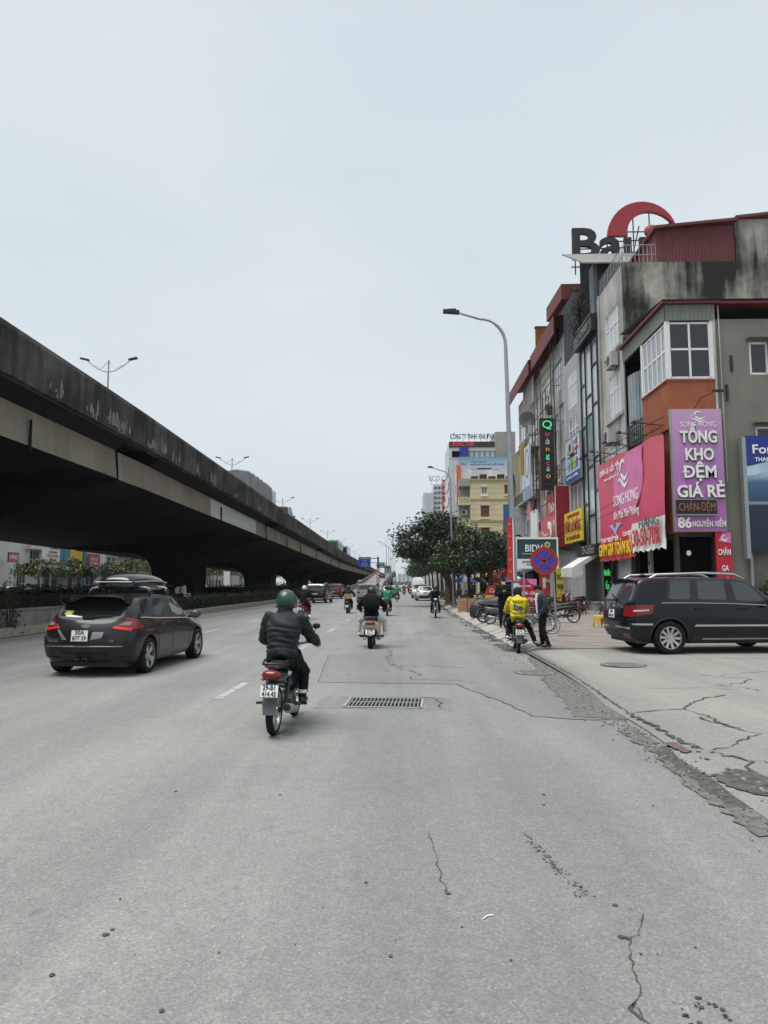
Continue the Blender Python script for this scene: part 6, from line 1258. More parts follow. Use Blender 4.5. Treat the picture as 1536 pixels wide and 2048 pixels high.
for s_ in (1,-1):
    sd_ = (-s_,0,0); tl = G.patch([(s_*.55,-2.4,.82),(s_*.84,-2.4,.80),(s_*.84,-2.4,1.06),(s_*.58,-2.4,1.04)], D_, 'tail_light', m_red, .015)
    G.patch([(s_*2,-2.2,.82),(s_*2,-1.74,.88),(s_*2,-1.66,1.08),(s_*2,-2.1,1.06)], sd_, 'tail_light', m_red, .014); G.patch([(s_*2,-2.16,.92),(s_*2,-1.80,.94),(s_*2,-1.79,.975),(s_*2,-2.14,.96)], sd_, 'clear_lens', plain('clear_lens',(.45,.40,.38),.2), .02, parent=tl)
    G.patch([(s_*.2,-2.4,.56),(s_*.74,-2.4,.54),(s_*.74,-2.4,.58),(s_*.2,-2.4,.60)], D_, 'chrome_strip', m_chrome, .015)
    G.patch([(s_*2,-2.14,.63),(s_*2,-1.72,.63),(s_*2,-1.72,.67),(s_*2,-2.16,.67)], sd_, 'chrome_strip', m_chrome, .014)
    G.patch([(s_*2,-.78,.60),(s_*2,1.0,.60),(s_*2,1.0,.64),(s_*2,-.74,.64)], sd_, 'door_strip', m_chrome, .014, 16, 2)
    G.patch([(s_*2,-.92,.27),(s_*2,1.05,.27),(s_*2,1.05,.40),(s_*2,-.95,.40)], sd_, 'sill_cladding', m_clad, .02, 16, 3); G.line([(s_*2,-.6,.33),(s_*2,1.0,.33)], sd_, 'step_strip', m_chrome, .014, .035)
    G.line([(s_*2,-1.5,1.115),(s_*2,-.75,1.115),(s_*2,.12,1.10),(s_*2,1.05,1.055)], sd_, 'chrome_strip', m_chrome, .010, .004)
    for pts in ([(s_*2,.14,.42),(s_*2,.14,1.1)],[(s_*2,1.02,.42),(s_*2,1.05,1.04)],[(s_*2,-1.0,1.1),(s_*2,-.86,.9),(s_*2,-.82,.42)],[(s_*2,-.82,.43),(s_*2,1.02,.43)],[(s_*2,-1.9,1.1),(s_*2,-1.86,.8)]): G.line(pts, sd_, 'door_gap', m_black, .006)
    for y in (-.62,.36): MB().obox(G.hit((s_*2,y,.98), sd_)+Vector((s_*.02,0,0)), (.04,.22,.035)).build('door_handle', m_navy, G.t, smooth=40); 
    r = MB(); r.tube([(s_*.69,-1.66,1.66),(s_*.70,-1.5,1.735),(s_*.70,-.4,1.775),(s_*.69,.3,1.75),(s_*.67,.55,1.65)],[.018,.028,.028,.028,.016],8); r.build('roof_rail', m_alloy, G.t, smooth=60)
    mb = MB(); mb.ell((s_*1.02,.93,1.14),(.13,.09,.10),12,8); mb.tube([(s_*.85,.98,1.07),(s_*.98,.94,1.11)],.035,6); mb.build('wing_mirror', m_navy, G.t, smooth=60)
    for wy in (-1.33,1.43):
        pts = [(s_*2, wy+.43*math.cos(a), .36+.43*math.sin(a)) for a in np.linspace(-.05, PI+.05, 22)]; G.line(pts, sd_, 'arch_lip', m_clad, .016, 0, .2)
    G.patch([(s_*.45,-2.4,.36),(s_*.70,-2.4,.36),(s_*.70,-2.4,.44),(s_*.45,-2.4,.44)], D_, 'reflector', m_red, .02)
G.patch([(-.70,-2.4,.34),(.70,-2.4,.34),(.76,-2.4,.50),(-.76,-2.4,.50)], D_, 'bumper_skirt', m_clad, .012)
G.patch([(-.6,-2.4,.30),(.6,-2.4,.30),(.6,-2.4,.345),(-.6,-2.4,.345)], D_, 'skid_strip', m_steel, .03)
hh = G.hit((0,-2.4,.86),D_); plate(G.t, (0,hh.y-.014,.86), .30, .20, [('30A', .05, .06, .15), ('662.18', -.045, .06, .24)], rad(-5))
st_ = MB(); st_.lathe([(.075,-.012),(.09,-.012),(.09,0),(.075,0)],24,(0,0,0),'Y',closed=True)
for k in range(3): a = PI/2+2*PI*k/3; st_.tube([(0,-.006,0),(.078*math.cos(a),-.006,.078*math.sin(a))],.008,4)
hb = G.hit((0,-2.4,1.05),D_); st_.build('star_badge', m_chrome, G.t, loc=(0,hb.y-.012,1.05)); txt('GLK', .05, m_chrome, G.t, .42, 1.02, G.hit((.42,-2.4,1.02),D_).y-.012, .2, .004)
sp = MB(); sp.rings([[(x,-1.62,z),(x,-2.02,z-.03),(x,-2.02,z-.07),(x,-1.72,z-.08)] for x, z in ((-.70,1.635),(-.3,1.68),(.3,1.68),(.70,1.635))]); sp.build('spoiler', m_navy, G.t, smooth=50)
hw = G.hit((0,-2.4,1.2),D_); wb = MB(); wb.obox((0,hw.y-.03,1.17),(.16,.06,.05)); wb.tube([(0,hw.y-.05,1.18),(-.40,hw.y+.04,1.30)],.014,6); wb.build('rear_wiper', m_black, G.t)
b = MB(); b.ell((0,-1.5,1.72),(.03,.09,.04),8,6); b.build('aerial', m_navy, G.t)
b = MB(); b.box(-.75,.75,-2.0,2.0,.22,.30); b.build('underbody', m_clad, G.t); b = MB(); b.box(-.7,.7,-1.9,1.9,.17,.26); b.build('underbody', m_clad, H.t)

def simple_car(label, loc, rz, col, kind='suv', lights=True, pl_='30E 214.77', group=None, cat='car'):
    ST = {'suv': [[(p[0]*1.0,p[1]*.98,p[2]*.99) for p in st] for st in GLK], 'hatch': HATCH}[kind]; wells = (-1.30,1.40) if kind == 'suv' else (-1.32,1.33)
    c = Car(label, cat, loc, rz, ST, paint('paint_'+str(col), col, .2), wells, .34 if kind == 'suv' else .32, (2,3,4) if kind == 'suv' else (1,2,3), wind=5 if kind == 'suv' else 4, lvl=2, group=group, crease={3:.35, 4:.4} if kind == 'suv' else {})
    c.wheels(wells, .91, rim_spokes(5, False, .08), m_alloy)
    for s_ in (1,-1):
        c.patch([(s_*.50,-2.4,.86),(s_*.80,-2.4,.84),(s_*.82,-2.4,1.0),(s_*.56,-2.4,1.0)], D_, 'tail_light', m_red, .014)
        mb = MB(); mb.ell((s_*1.0,.9,1.08),(.12,.08,.09),10,6); mb.build('wing_mirror', c.body.data.materials[0], c.t, smooth=60)
        c.line([(s_*2,.12,.42),(s_*2,.12,1.0)], (-s_,0,0), 'door_gap', m_black, .006)
    c.patch([(-.72,-2.4,.30),(.72,-2.4,.30),(.76,-2.4,.52),(-.76,-2.4,.52)], D_, 'bumper_skirt', m_clad, .012)
    hh = c.hit((0,-2.4,.80),D_); plate(c.t, (0,hh.y-.014,.80), .46, .13, [(pl_, 0, .08, .40)], rad(-4)); MB().box(-.7,.7,-1.9,1.9,.2,.3).build('underbody', m_clad, c.t)
    for s_ in (1,-1): c.patch([(s_*.50,2.4,.70),(s_*.78,2.4,.70),(s_*.78,2.4,.84),(s_*.5,2.4,.80)], (0,-1,0), 'headlight', plain('headlight_glass',(.6,.62,.64),.15), .012)
    return c
c = simple_car('black off-road car with pale roof rails driving ahead of the red-bike rider', (-7.45,63.6,0), rad(-4), (.012,.013,.015), pl_='30G 518.06')
for s_ in (1,-1): MB().tube([(s_*.69,-1.6,1.66),(s_*.70,-.4,1.75),(s_*.67,.5,1.66)],.03,6).build('roof_rail', m_alloy, c.t)
c.patch([(-.70,-2.5,.34),(.70,-2.5,.34),(.70,-2.5,.42),(-.70,-2.5,.42)], D_, 'bumper_strip', m_white, .02); c.patch([(-.7,-2.4,1.55),(.7,-2.4,1.55),(.66,-2.4,1.62),(-.66,-2.4,1.62)], D_, 'roof_edge', m_chrome, .014)
c = simple_car('dark red crossover car far ahead near the foot of the ramp', (-7.6,81.5,0), rad(-6), (.16,.012,.016), pl_='29A 330.15')
c.patch([(-.6,-2.5,.36),(.6,-2.5,.36),(.6,-2.5,.44),(-.6,-2.5,.44)], D_, 'bumper_strip', m_white, .02)
c = simple_car('silver grey car with wide red tail lamps ahead of the black jacket rider', (-3.1,64,0), rad(-2), (.26,.27,.28), pl_='30K 902.44')
c.patch([(-.5,-2.4,.95),(.5,-2.4,.95),(.5,-2.4,1.01),(-.5,-2.4,1.01)], D_, 'light_strip', m_red, .014)
simple_car('white hatchback parked at the right kerb beyond the oncoming rider', (2.15,72,0), rad(2), (.62,.62,.61), 'hatch'); simple_car('second white car parked farther along the right kerb', (1.9,84,0), rad(180), (.60,.60,.6), 'suv')
simple_car('pale car far down the road left of the white load carrier', (-1.8,92,0), 0, (.45,.43,.44), 'hatch'); simple_car('white car on the opposite road left of the low wall', (-34,60,0), rad(180), (.65,.65,.64), 'hatch'); simple_car('dark car climbing the middle of the ramp', (-6.3,215,rz_(215)), 0, (.04,.045,.05)); simple_car('pale car low in the second arch on the opposite road', (-36,128,0), rad(180), (.5,.5,.5), 'hatch'); simple_car('white car low in the third arch on the opposite road', (-33,150,0), rad(180), (.62,.62,.6), 'hatch')
simple_car('silver van roof showing over the flyover parapet past the tarpaulin truck', (-13.0,77,8.16-dr(77)), 0, (.3,.31,.32)).t.scale = (1,1,1.46)

def wheel_set(t, xs, ys, r, w=.26):
    ty = MB().lathe([(r*.55,-w/2),(r*.95,-w/2),(r,-w*.35),(r,w*.35),(r*.95,w/2),(r*.55,w/2)], 20, axis='X').mesh('tyre', m_rubber, 40); hb = MB().lathe([(0,w*.3),(r*.4,w*.3),(r*.56,w*.45)], 16, axis='X').mesh('rim', m_steel)
    for y in ys:
        for x in xs:
            wt = link('wheel', None, t, (x,y,r)); wt.rotation_euler = (0,0,0 if x > 0 else PI); link('tyre', ty, wt); link('rim', hb, wt)
def bus(label, loc, rz, col, col2, L=11):
    t = thing('bus', label, 'bus', loc, rz); b = MB(); w, h = 1.25, 3.2; R_ = []
    for y, k in ((-L/2,.93),(-L/2+.15,1),(L/2-.2,1),(L/2,.93)): R_.append([(w*k,y,.4),(w*k,y,2.6),(w*k*.92,y,h*k+.0),(0,y,h*k+.08),(-w*k*.92,y,h*k),(-w*k,y,2.6),(-w*k,y,.4)])
    b.rings(R_); b.build('body', plain('bus_'+str(col), col, .35, coat=.5), t, smooth=30)
    for s_ in (1,-1):
        for k in range(7): MB().box(s_*w-.02,s_*w+.02,-L/2+.6+k*1.45,-L/2+1.95+k*1.45,1.5,2.65).build('window', m_tint, t)
        MB().box(s_*w-.015,s_*w+.015,-L/2+.4,L/2-.4,.5,1.3).build('stripe', plain('bus2_'+str(col2), col2, .4), t)
    MB().box(-1.05,1.05,-L/2-.03,-L/2+.02,1.7,2.75).build('rear_window', m_tint, t); MB().box(-1.05,1.05,L/2-.02,L/2+.03,1.2,2.75).build('windscreen', m_tint, t); wheel_set(t, (-1.05,1.05), (-L/2+2.4,L/2-2.2), .48); return t
bus('green and white bus passing on the flyover behind the parapet', (-13.3,137,8.16-dr(137)), 0, (.02,.24,.07), (.5,.55,.5)); bus('dark teal coach ahead of the green bus on the flyover', (-13.3,158,8.16-dr(158)), 0, (.03,.09,.11), (.02,.06,.08)); bus('green bus at the crest of the ramp', (-6.1,285,rz_(285)), 0, (.05,.14,.10), (.4,.42,.42), 9)
t = thing('truck', 'lorry under a grey tarpaulin driving on the flyover', 'truck', (-13.3,61,8.16-dr(61)), 0); t.scale = (1, 1, 1.02)
b = MB(); R_ = []; g = random.Random(9)
for k in range(19): y = -5.5+k*.55; s_ = 1 if 0 < k < 18 else .92; dz = -.10*(k % 3 == 1)+g.uniform(-.05,.05); R_.append([(1.22*s_,y,1.0),(1.24*s_,y,2.2),(1.18*s_,y,2.75+dz),(.6,y,3.05*s_+dz),(0,y,3.15*s_+dz),(-.6,y,3.05*s_+dz),(-1.18*s_,y,2.75+dz),(-1.24*s_,y,2.2),(-1.22*s_,y,1.0)])
b.rings(R_); b.build('tarpaulin', mat('grey_tarpaulin',(.17,.175,.18),.5,var=.3,scale=1.4), t, smooth=50); MB().box(-1.2,1.2,-5.6,4.5,.75,1.0).build('chassis', m_dsteel, t)
b = MB(); b.rings([[(-1.15,4.7,.6),(1.15,4.7,.6),(1.15,4.7,2.6),(-1.15,4.7,2.6)],[(-1.15,6.4,.6),(1.15,6.4,.6),(1.12,6.3,2.6),(-1.12,6.3,2.6)]]); b.build('cab', m_white, t); wheel_set(t, (-1.05,1.05), (-3.8,-2.6,5.4), .5)
# ------------------------------------------------------------------ motorbikes (local +y forward)
def mwheel(t, y, r, w, name='wheel'):
    wt = link(name, None, t, (0,y,r))
    link('tyre', MB().lathe([(r*.80,-w*.42),(r*.93,-w*.5),(r*.99,-w*.25),(r,0),(r*.99,w*.25),(r*.93,w*.5),(r*.80,w*.42)], 28, axis='X').mesh('tyre', m_rubber, 50), wt)
    b = MB(); b.lathe([(r*.80,-w*.4),(r*.83,-w*.3),(r*.83,w*.3),(r*.80,w*.4),(r*.75,w*.3),(r*.75,-w*.3)], 24, axis='X', closed=True); b.lathe([(0,-.05),(.045,-.05),(.05,.05),(0,.05)], 12, axis='X')
    for k in range(6): a = 2*PI*k/6; b.tube([(0,.04*math.cos(a),.04*math.sin(a)),(0,r*.78*math.cos(a),r*.78*math.sin(a))],.012,4)
    link('rim', b.mesh('rim', m_alloy, 40), wt); return wt
def ering(y, z, rx, rz_, n=12): return [(rx*math.cos(2*PI*k/n), y, z+rz_*math.sin(2*PI*k/n)) for k in range(n)]
def moto(label, loc, rz, col, style='underbone', pl=('29-B1','414.42'), lean=0, tail=None, group=None, cat='motorbike', detail=True, decal=None):
    t = thing('motorbike', label, cat, loc, rz, group); t.rotation_euler = (0, lean, rz); t.scale = (.94,)*3
    pm = paint('bike_'+'_'.join(f'{c:.3f}' for c in col), col, .25); sc = style == 'scooter'; R = .24 if sc else .285; wb = .60 if sc else .62
    mwheel(t, -wb, R, .105 if sc else .085, 'rear_wheel'); mwheel(t, wb, R, .10 if sc else .075, 'front_wheel')
    if sc:
        MB().rings([ering(-.80,.64,.05,.04), ering(-.74,.62,.16,.13), ering(-.55,.58,.20,.17), ering(-.25,.55,.19,.18), ering(0,.45,.15,.16), ering(.05,.40,.11,.1)]).build('rear_body', pm, t, smooth=60)
        MB().rings([ering(-.78,.79,.08,.02), ering(-.70,.80,.15,.045), ering(-.35,.79,.16,.05), ering(-.02,.77,.13,.045), ering(.04,.75,.08,.02)]).build('seat', m_black, t, smooth=60)
        MB().box(-.15,.15,.0,.36,.25,.31).build('footboard', m_black, t)
        MB().rings([[(-.17,.36,.30),(.17,.36,.30),(.10,.44,.30),(-.10,.44,.30)],[(-.20,.40,.6),(.20,.40,.6),(.10,.52,.6),(-.10,.52,.6)],[(-.13,.42,.93),(.13,.42,.93),(.06,.47,.95),(-.06,.47,.95)]]).build('front_shield', pm, t, smooth=40)
        MB().rings([ering(.28,.98,.05,.03), ering(.36,.99,.12,.06), ering(.48,.97,.09,.05)]).build('handlebar_cover', pm, t, smooth=60)
        MB().ell((0,-.775,.66),(.115,.045,.055),14,8).build('tail_light', m_red, t, smooth=60)
        MB().rings([[(-.06,-.74,.5),(.06,-.74,.5),(.06,-.76,.5),(-.06,-.76,.5)],[(-.055,-.88,.34),(.055,-.88,.34),(.055,-.90,.35),(-.055,-.90,.35)]]).build('rear_mudguard', m_black, t)
        if pl: plate(t, (0,-.835,.44), .19, .14, [(pl[0], .033, .05, .13), (pl[1], -.033, .05, .15)], rad(-22))
        MB().ell((0,-.55,.40),(.155,.17,.13),12,8).build('engine_cover', m_black, t, smooth=60)
        gr = MB(); gr.tube([(-.12,-.45,.83),(-.15,-.7,.84),(-.08,-.84,.83),(.08,-.84,.83),(.15,-.7,.84),(.12,-.45,.83)],.014,6); gr.build('grab_rail', m_black, t, smooth=60)
    else:
        MB().rings([ering(-.88,.70,.045,.03), ering(-.80,.69,.10,.075), ering(-.55,.66,.125,.09), ering(-.2,.62,.115,.10), ering(.05,.55,.09,.09), ering(.30,.50,.07,.08)]).build('side_panels', pm, t, smooth=60)
        MB().rings([ering(-.80,.79,.06,.02), ering(-.72,.805,.115,.04), ering(-.4,.80,.125,.045), ering(-.05,.765,.11,.04), ering(.1,.73,.07,.02)]).build('seat', m_black, t, smooth=60)
        MB().rings([ering(-.90,.715,.03,.02), ering(-.875,.715,.105,.048), ering(-.82,.72,.115,.055), ering(-.78,.72,.10,.05)]).build('tail_light', tail or m_red, t, smooth=60)
        MB().rings([[(-.07,-.80,.62),(.07,-.80,.62),(.07,-.78,.60),(-.07,-.78,.60)],[(-.085,-.89,.42),(.085,-.89,.42),(.085,-.86,.42),(-.085,-.86,.42)],[(-.065,-.93,.28),(.065,-.93,.28),(.065,-.91,.28),(-.065,-.91,.28)]]).build('rear_mudguard', mat('grey_mudguard',(.075,.08,.085),.6,var=.1), t)
        if pl: plate(t, (0,-.915,.545), .20, .15, [(pl[0], .035, .052, .14), (pl[1], -.035, .052, .165)], rad(-14))
        gr = MB(); gr.tube([(-.10,-.35,.82),(-.135,-.6,.86),(-.10,-.86,.84),(.10,-.86,.84),(.135,-.6,.86),(.10,-.35,.82)],.013,6); gr.build('grab_rail', m_steel if not detail else m_black, t, smooth=60)
        MB().rings([[(-.06,.20,.42),(.06,.20,.42),(.05,.30,.36),(-.05,.30,.36)],[(-.17,.34,.42),(.17,.34,.42),(.08,.44,.40),(-.08,.44,.40)],[(-.19,.36,.68),(.19,.36,.68),(.08,.50,.68),(-.08,.50,.68)],[(-.11,.34,.90),(.11,.34,.90),(.05,.44,.92),(-.05,.44,.92)]]).build('leg_shield', pm, t, smooth=40)
        MB().rings([ering(.24,.985,.05,.03), ering(.32,.99,.10,.055), ering(.44,.97,.08,.055)]).build('handlebar_cover', pm, t, smooth=60)
        for s in (1,-1): b = MB(); b.tube([(s*.115,-.60,.30),(s*.125,-.52,.46)],.02,8); b.tube([(s*.122,-.55,.40),(s*.13,-.43,.66)],.023,8); b.build('shock_absorber', m_dsteel, t, smooth=60)
        b = MB(); b.beam((.07,.0,.32),(.07,-.62,.285),.03,.05); b.beam((-.07,.0,.32),(-.07,-.62,.285),.04,.09); b.build('swing_arm', m_dsteel, t)
        b = MB(); b.ell((0,.02,.32),(.13,.17,.11),12,8); b.tube([(0,.15,.33),(0,.33,.36)],.07,10); b.build('engine', mat('engine_alloy',(.20,.20,.20),.5,.6,var=.2), t, smooth=60)
    b = MB(); b.tube([(.06,.25,.27),(.13,.1,.18),(.15,-.2,.23)],.016,6); b.tube([(.16,-.18,.235),(.165,-.25,.25),(.17,-.70,.33),(.17,-.72,.335)],[.025,.052,.058,.046],12); b.build('exhaust', m_steel, t, smooth=50); MB().lathe([(.0,-.735),(.03,-.735),(.045,-.725),(.045,-.715)],12,(.17,0,.337),'Y').build('exhaust_tip', m_black, t)
    for s in (1,-1):
        b = MB(); b.tube([(s*.08,.47,.80),(s*.075,wb,R)],.022,6); b.build('fork', m_steel, t)
        b = MB(); b.tube([(s*.34,.30,1.00),(s*.22,.34,1.01)],.019,8); b.tube([(s*.38,.29,1.0),(s*.34,.30,1.0)],.014,6); b.tube([(s*.21,.40,1.03),(s*.34,.42,1.0)],.006,4); b.build('grip', m_black, t, smooth=60)
        b = MB(); b.tube([(s*.22,.36,1.02),(s*.27,.40,1.12),(s*.29,.42,1.17)],.008,5); b.ell((s*.30,.42,1.21),(.055,.015,.04),10,6); b.build('mirror', m_black, t, smooth=60)
        MB().tube([(s*.10,.02,.27),(s*.27,.02,.27)],.02,6).build('footpeg', m_black, t); MB().tube([(s*.12,-.40,.34),(s*.27,-.42,.33)],.018,6).build('footpeg', m_black, t)
        b = MB(); b.ell((s*.095,-.83 if not sc else -.75,.665 if not sc else .60),(.026,.028,.018),8,6); b.build('indicator', plain('amber_lens',(.22,.07,.015),.3), t, smooth=60)
    b = MB(); b.tube([(-.24,.34,1.01),(-.1,.36,.98),(.1,.36,.98),(.24,.34,1.01)],.014,6); b.build('handlebar', m_dsteel, t, smooth=60)
    a_ = [(-.06, wb+(R+.03)*math.cos(a), R+(R+.03)*math.sin(a)) for a in np.linspace(.25, 2.3, 9)]; b = MB(); b.add(a_+[(.06,y,z) for _, y, z in a_]+[(0,y+.012*math.cos(1),z+.018) for _, y, z in a_], [(k,k+1,18+k+1,18+k) for k in range(8)]+[(18+k,18+k+1,9+k+1,9+k) for k in range(8)]); b.build('front_mudguard', pm, t, smooth=60)
    MB().ell((0,.47,.96 if not sc else .97),(.085,.04,.055),12,8).build('headlight', plain('headlight_glass',(.6,.62,.64),.15), t, smooth=60)
    b = MB(); b.tube([(-.08,.0,.26),(-.16,-.08,.06),(-.17,-.1,.05)],.012,5) if False else b.tube([(-.08,.0,.26),(-.17,-.25,.2)],.012,5); b.build('side_stand', m_dsteel, t)
    if decal: o = txt('Wave', .055, m_wtxt, t, 0, 0, 0, .2, .004, .01, italic=.3); o.rotation_euler = (0,0,PI/2); o.location = (.128,-.42,.69)
    return t

# ------------------------------------------------------------------ people
m_skin = mat('skin', (.36,.21,.145), .55, var=.06); m_hair = mat('black_hair', (.010,.009,.008), .85, var=.3, scale=30)
def cloth_m(name, col, rough=.85): return mat('cloth_'+name, col, rough, var=.16, scale=9, bump=.25, bscale=35)
def person(label, loc, rz, P, mats, helmet=None, hair='short', mask=False, quilt=0., vox=.018, peak=True, headtilt=0., headturn=0., lean=0, hood=None, fat=1., group=None, fold=.010, cuff=None, collar=False):
    """P: joints in local space (+y forward). mats: top, legs, shoe"""
    t = thing('person', label, 'person', loc, rz, group); t.rotation_euler = (0, lean, rz); t.scale = (.93,)*3 if P['pelvis'][2] < .92 else (1,1,1)
    V = {k: Vector(v) for k, v in P.items()}; segs = []; b = MB(); SK, TOP, LEG, SHOE, HAIR = 0, 1, 2, 3, 4
    def limb(a, c, ra, rc, m, bulge=0):
        a, c = V[a] if isinstance(a, str) else a, V[c] if isinstance(c, str) else c
        mid = a.lerp(c, .4); b.tube([a, mid, c], [ra, (ra*.6+rc*.4)*(1+bulge), rc], 12); b.ell(a, (ra,)*3, 10, 6); b.ell(c, (rc,)*3, 10, 6); segs.append((a, c, ra, rc, m))
    up = (V['chest']-V['pelvis']).normalized(); side = (V['shR']-V['shL']).normalized(); fw = up.cross(side)*-1; fw = side.cross(up)*-1 if False else up.cross(side)
    if fw.y < 0 and abs(fw.y) > .2: fw = -fw
    nb = V['neck']; pel, ch = V['pelvis'], V['chest']; top_ = ch+(nb-ch)*.62
    prof = [(-.10,.135,.105),(.0,.165,.125),(.2,.155,.118),(.45,.152,.118),(.75,.178,.132),(1.0,.190,.130),(1.16,.18,.115),(1.28,.14,.095),(1.40,.074,.07)]
    L = (ch-pel).length; rr_ = []
    for s, rx, ry in prof:
        c = pel+(ch-pel)*s if s <= 1 else ch+(nb-ch)*((s-1)/.4)
        rr_.append([c+side*(rx*fat*math.cos(a))+fw*(ry*fat*math.sin(a)) for a in [2*PI*k/18 for k in range(18)]])
    b.rings(rr_); segs.append((pel-up*.05, ch, .15*fat, .18*fat, TOP)); segs.append((ch, nb-(nb-ch)*.15, .16*fat, .085, TOP)); segs.append((pel-up*.16, pel-up*.10, .12*fat, .14*fat, LEG))
    hd = V['head']; b.tube([nb-(hd-nb)*.2, hd], [.062,.055], 12); segs.append((nb+(hd-nb)*.25, hd-(hd-nb)*.2, .055,.055, SK))
    for s in 'LR':
        limb('sh'+s, 'el'+s, .066*fat, .058, TOP, .10); limb('el'+s, 'wr'+s, .058, .043, TOP, .06)
        limb('hip'+s, 'kn'+s, .098*fat, .070, LEG, .06); limb('kn'+s, 'an'+s, .070, .054, LEG, .08)
        an, toe = V['an'+s], V['toe'+s]; d = (toe-an); flat = Vector((d.x,d.y,0)); fl = flat.normalized() if flat.length > .01 else Vector((0,1,0)); heel = an-fl*.05+Vector((0,0,-.045)); tp = toe
        b.tube([heel, an+fl*.05+Vector((0,0,-.035)), tp-fl*.07+Vector((0,0,.012)), tp], [.042,.050,.045,.028], 10); b.ell(heel, (.042,)*3, 8, 6); segs.append((heel+Vector((0,0,-.01)), tp, .06, .045, SHOE)); segs.append((an+Vector((0,0,-.015)), an+Vector((0,0,.03)), .046,.046, SHOE if not cuff else cuff))
    # head
    hr = Matrix.Rotation(headturn,3,'Z') @ Matrix.Rotation(-headtilt,3,'X'); hv = lambda x, y, z: hd+hr @ Vector((x,y,z))
    b.ell(hv(0,-.012,.03), (.078,.095,.098), 16, 12, rot=hr); b.ell(hv(0,.028,-.045), (.058,.066,.062), 14, 10, rot=hr); b.ell(hv(0,.048,-.075), (.036,.034,.034), 10, 8, rot=hr)
    b.ell(hv(0,.098,-.012), (.014,.022,.020), 8, 6, rot=hr); b.tube([hv(0,.082,.028), hv(0,.100,-.008)], [.009,.013], 6)
    for s in (1,-1): b.ell(hv(s*.080,-.005,-.005), (.012,.022,.032), 8, 6, rot=hr)
    segs.append((hv(0,.03,-.06), hv(0,.02,.05), .075,.09, SK))
    me = evalmesh(b.mesh('body', m_skin), [('REMESH', dict(mode='VOXEL', voxel_size=vox)), ('SMOOTH', dict(factor=.5, iterations=7))])
    n = len(me.vertices); co = np.empty(n*3); me.vertices.foreach_get('co', co); co = co.reshape(-1,3); no = np.empty(n*3); me.vertices.foreach_get('normal', no); no = no.reshape(-1,3)
    best = np.full(n, 1e9); lab = np.zeros(n, int); par = np.zeros(n)
    for a, c, ra, rc, m in segs:
        A = np.array(a); D = np.array(c)-A; l2 = max(D@D, 1e-9); tt = np.clip(((co-A)@D)/l2, 0, 1); dist = np.linalg.norm(co-(A+tt[:,None]*D), axis=1)-(ra+(rc-ra)*tt)
        k = dist < best; best[k] = dist[k]; lab[k] = m; par[k] = (tt*math.sqrt(l2))[k]+(co[:,2].min() if False else 0)
    off = np.zeros(n); clo = (lab == TOP) | (lab == LEG)
    ph = np.sin(co[:,0]*23+co[:,2]*31)*np.sin(co[:,1]*27-co[:,2]*17+1)+.6*np.sin(co[:,2]*63+co[:,0]*19+np.sin(co[:,1]*30)*2)
    off[clo] += fold*ph[clo]*.7
    if quilt: q = lab == TOP; off[q] += quilt*(np.abs(np.sin(PI*par[q]/.062+.5*np.sin(co[q,0]*17+co[q,2]*5)))-.45)*np.clip(par[q]/.12,.15,1)
    off[lab == TOP] += .010; off[lab == SK] -= .001
    co += no*off[:,None]; me.vertices.foreach_set('co', co.ravel())
    me.materials.clear()
    for m in (m_skin, mats[0], mats[1], mats[2], m_hair): me.materials.append(m)
    vi = np.empty(len(me.loops), int); me.loops.foreach_get('vertex_index', vi); ls = np.empty(len(me.polygons), int); me.polygons.foreach_get('loop_start', ls)
    me.polygons.foreach_set('material_index', lab[vi[ls]].astype(np.int32))
    # hands: palm, four bent fingers and a thumb, closed in a loose curl, joined to the body mesh
    hb = MB()
    for s in 'LR':
        w = V['wr'+s]; f = (V['ha'+s]-w).normalized() if 'ha'+s in V else (w-V['el'+s]).normalized(); up_ = Vector((0,0,1)) if abs(f.z) < .8 else Vector((0,1,0)); sd = f.cross(up_).normalized(); dn = sd.cross(f)*-1 if sd.cross(f).z > 0 else sd.cross(f)
        q = Matrix((sd, f, sd.cross(f))).transposed(); hb.ell(w+f*.055, (.040,.055,.018), 10, 6, rot=q)
        for k, ln in enumerate((.062,.070,.066,.050)):
            o = w+f*.095+sd*(-.030+.020*k); hb.tube([o-f*.02, o+f*ln*.45, o+f*ln*.62+dn*ln*.45, o+f*ln*.3+dn*ln*.75], [.0095,.009,.008,.007], 6)
        ts = 1 if s == 'L' else -1; o = w+f*.03+sd*ts*.035; hb.tube([o, o+sd*ts*.022+f*.03+dn*.015, o+sd*ts*.012+f*.055+dn*.035], [.012,.011,.008], 6)
    bm = bmesh.new(); bm.from_mesh(me); hm_ = hb.mesh('h', m_skin); bm2 = bmesh.new(); bm2.from_mesh(hm_); mp_ = {v: bm.verts.new(v.co) for v in bm2.verts}
    for fc in bm2.faces: bm.faces.new([mp_[v] for v in fc.verts]).material_index = SK
    # face: eyes and mouth sit in the same mesh
    fb = MB()
    for s in (1,-1): fb.ell(hv(s*.032,.086,.020), (.009,.005,.0045), 8, 5, 4, hr); fb.tube([hv(s*.015,.092,.040), hv(s*.034,.090,.046), hv(s*.052,.078,.038)], .0028, 4, 4)
    fb.tube([hv(-.024,.086,-.052), hv(0,.094,-.050), hv(.024,.086,-.052)], [.004,.0065,.004], 5, 3)
    fm_ = fb.mesh('f', [m_skin]*5); bm2.free(); bm2 = bmesh.new(); bm2.from_mesh(fm_); mp_ = {v: bm.verts.new(v.co) for v in bm2.verts}
    for fc in bm2.faces: bm.faces.new([mp_[v] for v in fc.verts]).material_index = fc.material_index if fc.material_index == 4 else 0
    bm.to_mesh(me); bm.free(); bm2.free(); shade(me, 180); link('body', me, t)
